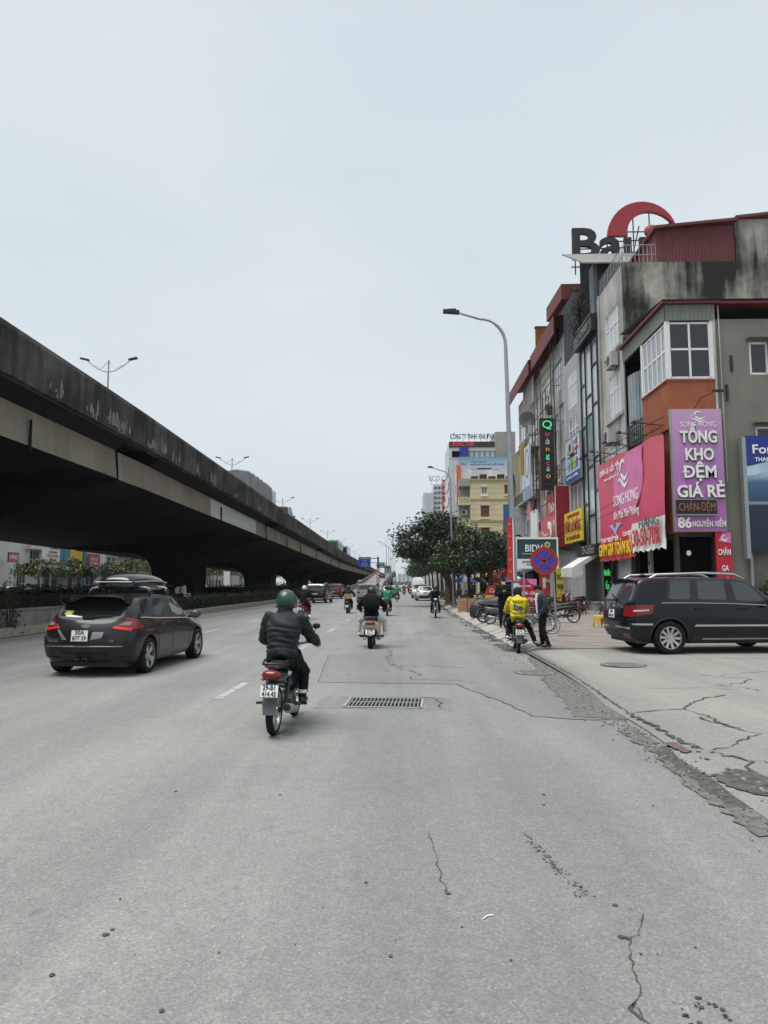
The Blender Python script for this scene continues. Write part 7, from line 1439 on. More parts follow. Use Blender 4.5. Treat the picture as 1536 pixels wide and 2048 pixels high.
    def capmesh(rx, ry, rz2, keep, nm, m, cz=.035, nu=24, nv=16):
        e = MB().ell((0,-.012,cz), (rx,ry,rz2), nu, nv); e.f = [f for f in e.f if keep(Vector([sum(e.v[k][i] for k in f)/len(f) for i in range(3)]))]; e.m = [0]*len(e.f); e.v = [tuple(hd+hr @ Vector(v)) for v in e.v]; return e.build(nm, m, t, smooth=60)
    if helmet:
        ho = capmesh(.128,.150,.140, lambda c: c.z > (-.05 if c.y < .04 else .05), 'helmet', helmet)
        b = MB(); rim = [hv(.129*math.cos(a), -.012+.151*math.sin(a), -.045 if math.sin(a) < .35 else .045) for a in np.linspace(0, 2*PI, 29)]; b.tube(rim, .009, 5); b.build('helmet_rim', m_black, t)
        if peak: b = MB(); b.rings([[hv(-.10,.10,.055),hv(.10,.10,.055),hv(.10,.10,.045),hv(-.10,.10,.045)],[hv(-.07,.19,.035),hv(.07,.19,.035),hv(.07,.19,.027),hv(-.07,.19,.027)]]); b.build('helmet_peak', helmet, t)
        for s in (1,-1): b = MB(); b.tube([hv(s*.10,.0,-.03), hv(s*.075,.02,-.08), hv(s*.02,.05,-.115)], .007, 4); b.build('chin_strap', m_black, t)
    if collar:
        b = MB(); b.rings([[nb+(hd-nb)*k+side*(r*math.cos(a))+Vector((0,r*math.sin(a)-.01,0)) for a in [2*PI*q/14 for q in range(14)]] for k, r in ((-.7,.105),(-.2,.106),(.25,.098),(.62,.094),(.66,.08))], cap=False); b.build('collar', mats[0], t, smooth=60)
    if helmet: pass
    elif hood: capmesh(.118,.135,.150, lambda c: c.z > -.10 and (c.y < .055 or c.z > .11), 'hood', hood, .01)
    elif hair == 'short': capmesh(.082,.101,.106, lambda c: c.z > .055 or (c.y < .015 and c.z > -.03), 'hair', m_hair)
    elif hair == 'long': capmesh(.092,.112,.114, lambda c: c.z > .06 or (c.y < .0), 'hair', m_hair); 
    if hair == 'long': b = MB(); b.rings([[hv(x*.085,-.05-.04*(1-abs(x)),z) for x in (-1,-.5,0,.5,1)]+[hv(x*.08,-.10,z) for x in (1,.5,0,-.5,-1)] for z in (.05,-.08,-.20)]); b.build('hair_length', m_hair, t, smooth=60)
    if mask:
        e = MB().ell((0,.034,-.045), (.066,.073,.058), 16, 10); e.f = [f for f in e.f if sum(e.v[k][1] for k in f)/len(f) > .03]; e.m = [0]*len(e.f); e.v = [tuple(hv(*v)) for v in e.v]; e.build('face_mask', m_white, t, smooth=60)
    t['_h'] = 1; del t['_h']; return t
def sit(sc=False, lean=0., hands=.33, knee=.2, hunch=0., tall=1.):
    P = dict(pelvis=(0,-.30,.90), chest=(0,-.22+lean+hunch,1.24*tall), neck=(0,-.16+lean+hunch*1.3,1.425*tall), head=(0,-.11+lean+hunch*1.6,1.53*tall))
    for s, x in (('R',1),('L',-1)):
        P['sh'+s] = (x*.19,-.20+lean+hunch,1.345*tall); P['el'+s] = (x*(hands+.045),.04+lean*.7,1.13); P['wr'+s] = (x*hands,.26,1.03); P['ha'+s] = (x*hands,.36,1.0)
        P['hip'+s] = (x*.10,-.24,.86)
        if sc: P['kn'+s] = (x*knee,.20,.70); P['an'+s] = (x*(knee+.02),.14,.39); P['toe'+s] = (x*(knee+.04),.33,.335)
        else: P['kn'+s] = (x*knee,.20,.66); P['an'+s] = (x*(knee+.02),-.02,.36); P['toe'+s] = (x*(knee+.04),.15,.305)
    return P
def stand(hgt=1.7, **kw):
    k = hgt/1.7; P = dict(pelvis=(0,0,.93), chest=(0,.0,1.27), neck=(0,.0,1.45), head=(0,.025,1.575))
    for s, x in (('R',1),('L',-1)):
        P['sh'+s] = (x*.185,0,1.385); P['el'+s] = (x*.245,-.03,1.10); P['wr'+s] = (x*.25,.05,.86); P['hip'+s] = (x*.09,0,.90); P['kn'+s] = (x*.10,.02,.49); P['an'+s] = (x*.11,-.02,.095); P['toe'+s] = (x*.13,.17,.03)
    P.update(kw); return {q: tuple(c*k for c in v) for q, v in P.items()}
black_c, dark_c, navy_c = cloth_m('black',(.011,.011,.012)), cloth_m('charcoal',(.022,.022,.025)), cloth_m('navy',(.016,.020,.032))
shoe_b, shoe_w = plain('black_shoe',(.014,.014,.014),.5), plain('white_shoe',(.62,.62,.60),.6)

# nearest rider
rz1 = rad(-2.5); L1 = (-1.40,8.55,0)
mb1 = moto('dark teal underbone motorbike ridden nearest the camera', L1, rz1, (.010,.030,.040), pl=('29-B1','414.42'), lean=rad(1), decal=True)
P = sit(lean=-.02, hands=.34); P['elL'] = (-.30,-.02,1.06); P['wrL'] = (-.22,.20,1.04); P['haL'] = (-.18,.30,1.06); P['elR'] = (.315,.0,1.10); P['anL'] = (-.2,-.02,.36)
person('rider in a dark green quilted puffer jacket and green helmet nearest the camera', L1, rz1, P, (mat('green_puffer',(.0035,.011,.0125),.75,var=.25,scale=6), black_c, shoe_b), plain('helmet_green',(.012,.058,.042),.35,coat=.2), quilt=.013, vox=.013, fat=1.15, lean=rad(1), peak=False, collar=True)
b = MB(); b.tube([(.217,-.02,.41),(.217,-.02,.445)],.058,10)
o = b.build('sock', m_white, [o for o in COL.objects if o.get('label','').startswith('rider in a dark green')][0], smooth=60)
# scooter rider
L2, rz2 = (-.83,19.05,0), rad(-1)
moto('cream and bronze scooter ridden by the backpack carrier', L2, rz2, (.46,.41,.29), 'scooter', ('30-M8','7517')).scale = (1.2,.96,.98)
P = sit(True, hands=.34, knee=.26); P['anR'] = (.38,.02,.40); P['toeR'] = (.42,.2,.36); P['anL'] = (-.38,.02,.40); P['toeL'] = (-.42,.2,.36); P['knR'] = (.35,.08,.74); P['knL'] = (-.35,.08,.74)
person('rider in a bulky black jacket and pale grey trousers on the cream scooter', L2, rz2, P, (cloth_m('jet',(.009,.009,.010)), cloth_m('pale_grey',(.42,.43,.43)), shoe_w), plain('helmet_black',(.012,.012,.013),.3), fat=1.3, peak=True)
bp = thing('backpack', 'rounded black backpack on the back of the scooter rider', 'backpack', L2, rz2)
b = MB(); b.rings([[(x*.17*k,-.40-.13*math.sqrt(max(0,1-(x*.9)**2))*k,z) for x in (-1,-.75,-.4,0,.4,.75,1)]+[(x*.17*k,-.345,z) for x in (1,.5,0,-.5,-1)] for z, k in ((.98,.75),(1.02,1.1),(1.15,1.25),(1.28,1.15),(1.38,.85),(1.42,.5))]); b.build('bag', black_c, bp, smooth=60)
b = MB(); b.tube([(-.2,-.50,1.16),(0,-.56,1.17),(.2,-.50,1.16)],.008,5); b.build('zip', m_dsteel, bp); txt('LIIKE', .022, m_wtxt, bp, -.06, 1.34, -.475, .09, .004); MB().box(.05,.10,-.48,-.475,1.32,1.335).build('tag', m_wtxt, bp)
# more riders ahead
specs = [
 ('red motorbike under the rider with the white helmet', 'rider in dark clothes with a pale helmet on a red motorbike', (-4.62,33.6,0), rad(-9), (.30,.014,.02), 'underbone', (black_c, black_c, shoe_b), plain('helmet_white',(.5,.5,.5),.3), .0),
 ('black motorbike with a tan box strapped behind its rider', 'rider in a dark blue jacket with a box strapped behind', (-3.13,40.9,0), rad(-2), (.02,.02,.022), 'scooter', (navy_c, black_c, shoe_b), plain('helmet_navy',(.02,.025,.04),.3), .0),
 ('black scooter ridden by the green shirted rider', 'rider in a ballooning bright green shirt without sleeves showing a dark head', (-.84,37.8,0), 0, (.02,.02,.022), 'underbone', (cloth_m('grab_green',(.012,.17,.075),.6), black_c, shoe_b), plain('helmet_black',(.012,.012,.013),.3), .12),
 ('dark motorbike beside the farther green rider', 'rider all in black beside the farther green rider', (-1.25,72,0), 0, (.02,.02,.02), 'underbone', (black_c, black_c, shoe_b), plain('helmet_black',(.012,.012,.013),.3), .0),
 ('motorbike of the farther green rider ahead', 'farther rider in green jacket and green helmet', (-.57,66.6,0), 0, (.02,.02,.02), 'underbone', (MC['cloth_grab_green'], black_c, shoe_b), plain('helmet_grab',(.012,.15,.07),.3), .05),
 ('dark motorbike coming towards the camera by the right kerb', 'rider in black riding towards the camera close to the right kerb', (1.60,35.4,0), rad(178), (.015,.015,.016), 'underbone', (black_c, black_c, shoe_b), plain('helmet_black',(.012,.012,.013),.3), .0),
 ('red three-wheeled load bike, left of the pair far ahead', 'rider on the left red load bike far ahead', (.15,105,0), 0, (.25,.05,.05), 'underbone', (cloth_m('dull_red',(.22,.05,.05)), black_c, shoe_b), plain('helmet_white',(.5,.5,.5),.3), .1),
 ('red load bike, right of the pair far ahead', 'rider on the right red load bike far ahead', (1.05,108,0), 0, (.25,.05,.05), 'underbone', (MC['cloth_dull_red'], black_c, shoe_b), plain('helmet_black',(.012,.012,.013),.3), .1),
 ('small dark motorbike glimpsed far down the road', 'tiny dark rider far down the road left of the white load carrier', (1.1,130,0), 0, (.02,.02,.02), 'underbone', (black_c, black_c, shoe_b), plain('helmet_black',(.012,.012,.013),.3), .0)]
for ml, pl_, loc, rz, col, st, ms, hm_, ft in specs:
    sc = st == 'scooter'; moto(ml, loc, rz, col, st, ('29-H7','318.06')); person(pl_, loc, rz, sit(sc, knee=.2), ms, hm_, vox=.024, fat=1.08+ft, fold=.014)
bx = thing('parcel_box', 'tan cardboard box strapped on the seat behind the dark blue rider', 'box', (-3.13,40.32,.83), 0); MB().box(-.19,.19,-.16,.14,0,.27).build('carton', mat('cardboard',(.36,.24,.13),.85,var=.12,scale=4), bx); MB().box(-.195,.195,-.02,.02,-.003,.275).build('strap', m_rubber, bx)
ml = moto('motorbike loaded with white boxes passing under the flyover', (-15.1,49,0), rad(5), (.02,.02,.02)); person('courier with white helmet behind stacked white boxes under the flyover', (-15.1,49,0), rad(5), sit(), (black_c, black_c, shoe_b), plain('helmet_white',(.5,.5,.5),.3), vox=.026)
for i, (x, z, w, h) in enumerate(((-.22,1.02,.42,.44),(.06,1.03,.36,.42),(.36,.62,.40,.42))): b = thing('delivery_box', ['white courier box upper left of the stack','white courier box beside it at the top of the stack','white courier box hanging lowest to the right'][i], 'box', (-15.1,48.45,0), 0); MB().box(x-w/2,x+w/2,-.2,.15,z,z+h).build('carton', m_white, b); MB().box(x-w/2-.004,x+w/2+.004,-.03,.0,z-.004,z+h+.004).build('strap', m_black, b)
wl_ = thing('load_carrier', 'small cart piled with a wrapped white load far ahead in the lane', 'cart', (2.3,112,0)); p = MB(); p.rings([[(x*s*1.0, -1+y, z) for x in (-1,-.4,.4,1)]+[(x*s*.9, -1+y+1.6, z) for x in (1,.4,-.4,-1)] for y, z, s in ((0,.6,.8),(-.05,1.0,1.0),(0,1.9,.95),(.1,2.5,.8),(.2,2.7,.4))]); p.build('wrapped_load', m_white, wl_, smooth=35); MB().box(-.8,.8,-1,1.2,.42,.58).build('bed', m_dsteel, wl_); wheel_set(wl_, (-.7,.7), (-.5,), .32, .1)

# kerbside group: seated rider in yellow, suited man, masked man
L9, rz9 = (2.80,17.95,0), rad(-5)
moto('parked dark motorbike with white plate under the yellow hooded rider', L9, rz9, (.018,.017,.018), pl=('29-G1','910.65'), lean=rad(4))
P = sit(lean=-.02, hands=.20); P['knR'] = (.36,.06,.60); P['anR'] = (.50,-.12,.22); P['toeR'] = (.66,-.10,.145); P['elR'] = (.27,-.02,1.07); P['elL'] = (-.29,-.04,1.07); P['wrR'] = (.12,.16,1.02); P['haR'] = (.05,.25,1.04); P['wrL'] = (-.12,.16,1.02); P['haL'] = (-.05,.25,1.04); P['head'] = (.0,-.06,1.54); P['anL'] = (-.24,-.1,.33); P['toeL'] = (-.27,.08,.28)
yr = person('rider in a yellow hooded jacket waiting astride a motorbike at the kerb', L9, rz9, P, (cloth_m('yellow',(.56,.44,.012),.7), black_c, shoe_w), None, hood=cloth_m('hood_black',(.014,.015,.018)), headtilt=rad(18), vox=.015, fat=1.16, lean=rad(2), fold=.012)
b = MB(); b.ell((0,-.345,1.335),(.15,.075,.075),16,10); b.build('hood_fold', MC['cloth_yellow'], yr, smooth=60)
txt('be', .15, plain('be_navy',(.012,.06,.11),.6), yr, -.0, 1.16, -.475, .24, .012, .06); txt('Giao Đồ', .05, m_ink, yr, -.0, 1.0, -.472, .26, .008, 0)
P = stand(1.60, chest=(0,.02,1.27), neck=(0,.05,1.45), head=(0,.115,1.545), shR=(.19,.02,1.385), shL=(-.19,.02,1.385), elL=(-.25,-.08,1.10), wrL=(-.20,.06,.93), elR=(.25,-.06,1.10), wrR=(.20,.10,.96), haR=(.12,.14,.90), haL=(-.14,.12,.86), knR=(.11,.05,.49), anR=(.12,.02,.095), toeR=(.14,.21,.03), anL=(-.10,-.12,.095), toeL=(-.11,.07,.03))
man = person('man in a dark blue-grey jacket and white shirt standing with bowed head', (3.37,17.38,.145), rad(82), P, (cloth_m('suit_blue',(.030,.040,.052)), black_c, plain('brown_black_shoe',(.02,.015,.015),.35)), None, hair='short', headtilt=rad(32), vox=.014, fat=1.06, fold=.008)
b = MB(); b.rings([[(x*.10,.075+.06*math.sqrt(1-(x*.9)**2)+d,z*.94) for x in (-1,-.66,-.33,0,.33,.66,1)]+[(x*.08,.05+d,z*.94) for x in (1,.5,0,-.5,-1)] for z, d in ((.93,.03),(1.05,.042),(1.2,.055),(1.33,.055),(1.43,.045),(1.47,.04))]); b.build('shirt_front', mat('white_shirt',(.68,.68,.67),.8,var=.05), man, smooth=60)
b = MB(); b.tube([(-.06,.05,1.375),(0,-.0,1.395),(.06,.05,1.375)],.016,6); b.build('shirt_collar', MC['white_shirt'], man)
for s in (1,-1): b = MB(); b.rings([[(s*x0,y0,z*.94),(s*x1,y1,z*.94),(s*x1,y1+.012,z*.94),(s*x0,y0+.012,z*.94)] for x0, y0, x1, y1, z in ((.045,.085,.08,.07,1.44),(.06,.135,.12,.11,1.25),(.075,.135,.12,.115,1.0),(.085,.115,.13,.09,.86))]); b.build('lapel', MC['cloth_suit_blue'], man)
P = stand(1.74, elL=(-.26,.06,1.12), wrL=(-.06,.24,1.20), haL=(.0,.30,1.26), elR=(.26,.06,1.12), wrR=(.06,.24,1.20), haR=(.0,.30,1.26), head=(0,.05,1.565))
person('masked man in black looking at a phone beside the parked scooters', (3.5,25.0,.13), rad(176), P, (black_c, black_c, shoe_b), None, hair='short', mask=True, headtilt=rad(14), vox=.017, fat=1.18)
ph_ = thing('phone', 'black phone held by the masked man', 'phone', (3.48,24.68,1.27), rad(176)); MB().box(-.037,.037,-.005,.005,0,.15).build('handset', m_ink, ph_)
P = stand(1.62); person('woman in a dark jacket and pale jeans standing by the cardboard boxes', (3.25,41.5,.13), rad(-70), P, (dark_c, cloth_m('pale_jean',(.30,.34,.40)), shoe_w), None, hair='long', vox=.022, fat=1.1)
person('person in dark clothes standing under the street trees near the umbrella', (4.75,50,.12), rad(150), stand(1.68), (dark_c, black_c, shoe_b), None, vox=.026, fat=1.1)
person('person in a dark coat standing behind the coffee cart', (5.35,45.5,.12), rad(170), stand(1.7), (black_c, black_c, shoe_b), None, mask=True, vox=.026, fat=1.1)
Ps = dict(pelvis=(0,0,.45), chest=(0,.08,.80), neck=(0,.12,.97), head=(0,.17,1.08))
for s, x in (('R',1),('L',-1)): Ps.update({'sh'+s:(x*.18,.08,.90),'el'+s:(x*.25,.16,.68),'wr'+s:(x*.12,.36,.60),'hip'+s:(x*.1,.02,.43),'kn'+s:(x*.15,.42,.46),'an'+s:(x*.15,.40,.09),'toe'+s:(x*.16,.56,.03)})
person('seated vendor in a brown jacket on a low stool beside the kerb stall', (4.0,46.2,.12), rad(200), Ps, (cloth_m('brown',(.16,.12,.09)), black_c, shoe_b), None, vox=.024, hair='long')
person('person in a pale top sitting at the stall under the umbrella', (5.0,52.5,.12), rad(160), Ps, (cloth_m('pale_top',(.40,.38,.34)), dark_c, shoe_b), None, vox=.026)
# ------------------------------------------------------------------ street furniture and kerbside things
ns = thing('no_stopping_sign', 'round blue no-stopping sign with a red rim and red cross on a pole', 'road sign', (3.74,19.0,.14))
d = MB(); d.lathe([(0,-.012),(.27,-.012)], 32, (0,-.04,2.12), 'Y', 1); d.lathe([(.27,-.016),(.37,-.016),(.37,.0),(.27,.0)], 36, (0,-.04,2.12), 'Y', 0, closed=True)
for a in (1,-1): d.obox((0,-.06,2.12), (.055,.008,.56), Matrix.Rotation(a*PI/4,3,'Y'), 0)
d.lathe([(0,.0),(.36,.0)], 32, (0,-.035,2.12), 'Y', 2); d.build('disc', [mat('sign_red_worn',(.33,.02,.02),.55,var=.15), mat('sign_blue_worn',(.03,.045,.42),.5,var=.15), m_steel], ns)
p = MB()
for k in range(9): p.tube([(0,0,k*.28),(0,0,(k+1)*.28)],.038,10,0 if k % 2 else 1)
p.build('pole', [mat('pole_white',(.45,.44,.42),.6,var=.2), MC['sign_red_worn']], ns, smooth=60)
bs_ = sign_board('dark teal bank sign on two grey posts behind the no-stopping sign', (3.66,22.9,2.20), 0, 1.26, .88, mat('bank_teal',(.010,.050,.066),.5,var=.05), [('BIDV', .22, m_wtxt, .53, .58, .56)], frame=m_white, d=.05)
MB().box(0,1.26,-.012,-.002,0,.25).build('address_strip', m_white, bs_); txt('CHI NHÁNH THĂNG LONG', .045, m_ink, bs_, .45, .16, -.02, .6); txt('PGD NGUYỄN XIỂN', .03, m_ink, bs_, .5, .07, -.02, .4); txt('NGÂN HÀNG ĐẦU TƯ VÀ PHÁT TRIỂN', .03, m_wtxt, bs_, .48, .41, -.02, .62)
b = MB()
for k in range(5): a = 2*PI*k/5+.3; b.lathe([(0,-.02),(.048,-.018),(.052,-.004)], 10, (.97+.055*math.cos(a),0,.70+.055*math.sin(a)), 'Y')
b.build('flower_logo', mat('flower_yellow',(.50,.46,.13),.5), bs_); b = MB(); b.prism([(.97+(.03 if k % 2 else .065)*.8*math.cos(PI/2+k*PI/5), .70+(.03 if k % 2 else .065)*.8*math.sin(PI/2+k*PI/5)) for k in range(10)], -.03, -.024); b.build('star_logo', plain('star_green',(.02,.09,.06),.5), bs_)
for x0, x1 in ((.22,.20),(1.10,1.22)): b = MB(); b.tube([(x0,.06,.88),(x1,.06,-2.1)],.033,8); b.build('post', m_steel, bs_, smooth=60)
LP = [o for o in COL.objects if o.get('label','').startswith('tall grey street lamp')][0]; LP.location = (3.34,21.3,.14)
vb = thing('banner', 'narrow red vertical banner with white edges tied to the near street lamp', 'banner', (3.10,21.2,1.75), rad(-20)); MB().box(0,.17,-.01,.01,0,1.85).build('cloth', mat('banner_red',(.45,.03,.03),.7,var=.12,scale=3), vb); MB().box(.17,.20,-.012,.012,0,1.85).build('white_edge', m_white, vb)
for k in range(5): txt('★', .09, mat('banner_orange_print',(.6,.2,.08)), vb, .085, .25+.35*k, -.014)
b = MB(); b.box(.19,.36,-.06,.10,-.02,.02); b.box(.19,.36,-.06,.10,1.8,1.84); b.build('tie', m_steel, vb); jb = thing('meter_box', 'small pale box strapped to the street lamp below the red banner', 'box', (3.26,21.08,1.45)); MB().box(0,.16,0,.1,0,.22).build('casing', m_white, jb); MB().box(-.03,.0,.02,.08,.02,.2).build('lid', m_steel, jb)
ps = sign_board('pink-red bedding poster stand behind the yellow hooded rider', (4.82,31,.25), 0, .95, 1.62, mat('poster_pink',(.40,.008,.045),.5,var=.05), [('SONG HONG', .07, m_wtxt, .45, 1.30, .5),('CHĂN - GA', .13, m_wtxt, .5, 1.0, .75),('GỐI - ĐỆM', .13, m_wtxt, .5, .72, .75),('ĐT: 0971 489', .06, m_wtxt, .5, .42, .6),('86 NGUYỄN XIỂN', .07, m_wtxt, .5, .26, .7),('GIAO HÀNG TẬN NƠI', .05, m_wtxt, .5, .12, .7)], name='poster_stand', d=.03)
MB().prism([(.5,1.62),(.65,1.42),(.95,1.32),(.95,1.62)], -.012, -.004).build('pale_print', MC['pale_pink_print'], ps); b = MB(); b.tube([(.05,.02,1.6),(.02,.3,-.12)],.015,5); b.tube([(.9,.02,1.6),(.93,.3,-.12)],.015,5); b.tube([(.02,.02,0),(.02,.02,-.12)],.015,5); b.tube([(.93,.02,0),(.93,.02,-.12)],.015,5); b.build('stand_leg', m_steel, ps)
for i, (x, y, z, w, h, l) in enumerate(((6.55,47.5,.7,1.25,1.75,'dull red shop board with pale capitals behind the masked man'),(5.9,49.0,.6,.8,1.4,'smaller dim red board left of the dull red shop board'))): sign_board(l, (x,y,z), 0, w, h, mat('dim_red_board',(.22,.018,.02),.6,var=.1), [('VIETTEL',.22,mat('cream_print',(.55,.42,.3)),w/2,h*.68,w*.8),('GIẢM GIÁ',.16,MC['cream_print'],w/2,h*.4,w*.8),('SIM THẺ',.16,MC['cream_print'],w/2,h*.18,w*.7)])
# coffee cart
cc = thing('coffee_cart', 'coffee cart with a red board over a yellow board lettered Coffee', 'cart', (4.1,36,.12))
MB().box(0,1.15,0,.8,.08,.95).build('cart_body', mat('cart_red',(.22,.02,.02),.6,var=.1), cc); MB().box(-.05,1.2,-.04,.85,.95,1.0).build('counter', m_steel, cc)
rbd = MB(); rbd.add([(-.05,-.05,.98),(1.18,-.05,.98),(1.14,-.02,1.45),(.16,-.02,1.45)], [(0,1,2,3)]); rbd.add([(-.05,.0,.98),(1.18,.0,.98),(1.14,.03,1.45),(.16,.03,1.45)], [(3,2,1,0)]); rb_ = rbd.build('red_board', mat('coffee_red',(.30,.012,.02),.5), cc); txt('Coffee', .2, mat('coffee_cream',(.66,.55,.42)), rb_, .52, 1.2, -.07, .62, .01, .02, italic=.2)
ybd = MB().box(.02,1.16,-.06,-.03,.40,.95).build('yellow_board', mat('coffee_yellow',(.66,.42,.015),.5,var=.05), cc); txt('Coffee', .2, mat('coffee_brown',(.06,.025,.015)), ybd, .68, .76, -.08, .62, .01, .02, italic=.2); txt('Muối', .15, MC['coffee_brown'], ybd, .72, .5, -.08, .4, .01, .03)
MB().lathe([(0,-.02),(.1,-.02),(.11,0)],16,(1.0,-.03,1.42),'Y').build('round_logo', m_cream, cc); b = MB(); [b.tube([(x,y,0),(x,y,.1)],.04,8) for x in (.1,1.05) for y in (.1,.7)]; b.build('castor', m_rubber, cc)
for i, (x, y, w, dp, h, l) in enumerate(((3.05,39.6,.46,.5,.72,'tall cardboard carton standing at the kerb left of its twin'),(3.54,39.7,.42,.5,.70,'cardboard carton right beside the taller one at the kerb'))):
    t = thing('cardboard_box', l, 'box', (x,y,.14)); MB().box(0,w,0,dp,0,h).build('carton', MC['cardboard'], t); MB().box(w*.45,w*.55,-.004,dp+.004,.01,h+.004).build('tape', mat('tape_tan',(.30,.19,.09),.4), t); b = MB(); b.obox((w*.2,dp*.5,h+.05), (w*.42,dp,.012), Matrix.Rotation(.5,3,'Y')); b.build('flap', MC['cardboard'], t)
t = thing('plywood_sheet', 'upright tan sheet of board leaning by the kerb left of the woman', 'board', (3.25,55,.13)); b = MB(); b.obox((.22,.05,.72), (.5,.03,1.42), Matrix.Rotation(-.05,3,'X')); b.build('sheet', MC['cardboard'], t); MB().box(.0,.05,.0,.4,0,.05).build('foot', m_steel, t)
um = thing('parasol', 'blue, white and maroon segmented parasol over the kerb stall', 'parasol', (4.75,55,.12)); cols_ = [mat('parasol_blue',(.02,.09,.30),.7), mat('parasol_white',(.55,.56,.58),.7), mat('parasol_maroon',(.16,.03,.05),.7)]
for k in range(10):
    a0, a1 = 2*PI*k/10, 2*PI*(k+1)/10; r = 1.0; b = MB(); am = (a0+a1)/2
    b.add([(0,0,2.15),(.5*math.cos(a0),.5*math.sin(a0),2.0),(.5*math.cos(a1),.5*math.sin(a1),2.0),(r*math.cos(a0),r*math.sin(a0),1.66),(r*.96*math.cos(am),r*.96*math.sin(am),1.68),(r*math.cos(a1),r*math.sin(a1),1.66)], [(0,1,2),(1,3,4,5,2)]); b.build('panel', cols_[(0,0,1,0,2)[k % 5]], um)
MB().tube([(0,0,0),(0,0,2.2)],.025,6).build('pole', m_steel, um)
st = thing('market_stall', 'low kerb stall with goods laid on a cloth under the parasol', 'stall', (4.2,50.5,.12)); MB().box(0,1.5,0,.8,.55,.6).build('table_top', m_cream, st); b = MB(); [b.box(x,x+.05,y,y+.05,0,.55) for x in (.05,1.4) for y in (.05,.7)]; b.build('leg', m_rust, st)
g = random.Random(8)
for k in range(10): MB().ell((g.uniform(.1,1.4),g.uniform(.1,.7),.66),(g.uniform(.06,.12),g.uniform(.06,.12),g.uniform(.05,.1)),8,6).build('goods', [MC['parasol_maroon'], MC['coffee_yellow'], LF[2], m_white][k % 4], st)
tp = thing('covered_motorbike', 'motorbike hidden under a dark navy tarpaulin beside the cartons', 'motorbike', (3.95,32.6,.12), rad(-80)); R_ = []
g = random.Random(3)
for y, w, z in ((-.95,.12,.45),(-.85,.28,.75),(-.5,.33,.92),(0,.33,.90),(.35,.38,1.05),(.6,.33,1.0),(.9,.22,.7),(1.0,.12,.4)): R_.append([(w*1.1*math.cos(a)*(1+g.uniform(-.06,.06)) if z0 else 0, y, z0*z*(1+g.uniform(-.03,.03))) for a, z0 in ((0,.02),(.0,.45),(.5,.8),(1.1,.97),(PI/2,1.0),(2.05,.97),(2.64,.8),(PI,.45),(PI,.02))])
tb = MB(); tb.rings(R_); tm = evalmesh(tb.mesh('tarpaulin', mat('navy_tarpaulin',(.016,.019,.028),.5,var=.2)), [('SUBSURF', dict(levels=2, render_levels=2))]); shade(tm, 180); link('tarpaulin', tm, tp); b = MB(); b.lathe([(.2,-.04),(.28,-.05),(.28,.05),(.2,.04)],20,(0,-.62,.28),'X',closed=True); b.build('tyre', m_rubber, tp)
moto('grey-green scooter parked across the pavement before the masked man', (3.85,27.2,.12), rad(-88), (.10,.115,.115), 'scooter', None); moto('black motorbike parked behind the grey-green scooter', (3.75,28.6,.12), rad(-82), (.03,.03,.033), 'underbone', None); moto('white and black motorbike parked beside the masked man', (4.1,23.4,.12), rad(-97), (.40,.40,.40), 'underbone', None)
moto('dark blue scooter parked tight against the grey-green scooter', (4.9,26.6,.12), rad(-85), (.02,.03,.05), 'scooter', None); moto('brown underbone motorbike parked behind the poster stand', (5.6,32.4,.12), rad(-70), (.06,.03,.02), 'underbone', None); moto('black motorbike parked beside the bank sign posts', (6.2,28.8,.12), rad(80), (.015,.015,.016), 'underbone', None); moto('dark red motorbike parked in front of the shops, left one', (8.75,40.6,.12), rad(-68), (.09,.012,.014), 'underbone', None); moto('red and white motorbike parked in front of the shops by the tables', (10.0,42.2,.12), rad(110), (.13,.014,.018), 'underbone', None); moto('black motorbike parked nose-in under the lattice house', (8.2,46,.12), rad(-95), (.02,.02,.02), 'underbone', None); moto('dark scooter parked by the row of shops under the red board', (9.3,52,.12), rad(-80), (.02,.025,.03), 'scooter', None)
for i, (x, y, c) in enumerate(((4.6,66,.02),(4.4,69,.05),(5.0,74,.03))): moto(['dark motorbike parked under the tree row by the kerb','grey motorbike parked under the tree row past the first','black motorbike parked farthest under the tree row'][i], (x,y,.12), rad(-90+i*12), (c,c,c), 'underbone', None)
bi = thing('bicycle', 'small bicycle with pale rims behind the suited man', 'bicycle', (4.15,22.2,.12), rad(-84))
for y in (-.42,.42):
    w = link('wheel', None, bi, (0,y,.27)); link('tyre', MB().lathe([(.255,-.02),(.275,-.012),(.28,0),(.275,.012),(.255,.02)],24,axis='X',closed=True).mesh('tyre', m_rubber), w)
    b = MB(); b.lathe([(.235,-.012),(.255,-.012),(.255,.012),(.235,.012)],24,axis='X',closed=True); [b.tube([(0,0,0),(0,.24*math.cos(k*PI/7),.24*math.sin(k*PI/7))],.003,4) for k in range(14)]; link('rim', b.mesh('rim', m_white), w)
b = MB(); F = lambda *p: b.tube(p,.016,6); F((0,-.42,.27),(0,-.1,.3),(0,.28,.62)); F((0,-.1,.3),(0,-.16,.7)); F((0,-.42,.27),(0,-.15,.62)); F((0,.42,.27),(0,.30,.72),(0,.28,.85)); F((-.22,.24,.88),(0,.29,.86),(.22,.24,.88)); b.build('frame', mat('bike_frame',(.12,.12,.13),.4), bi); MB().ell((0,-.17,.73),(.07,.12,.03),10,6).build('saddle', m_black, bi)
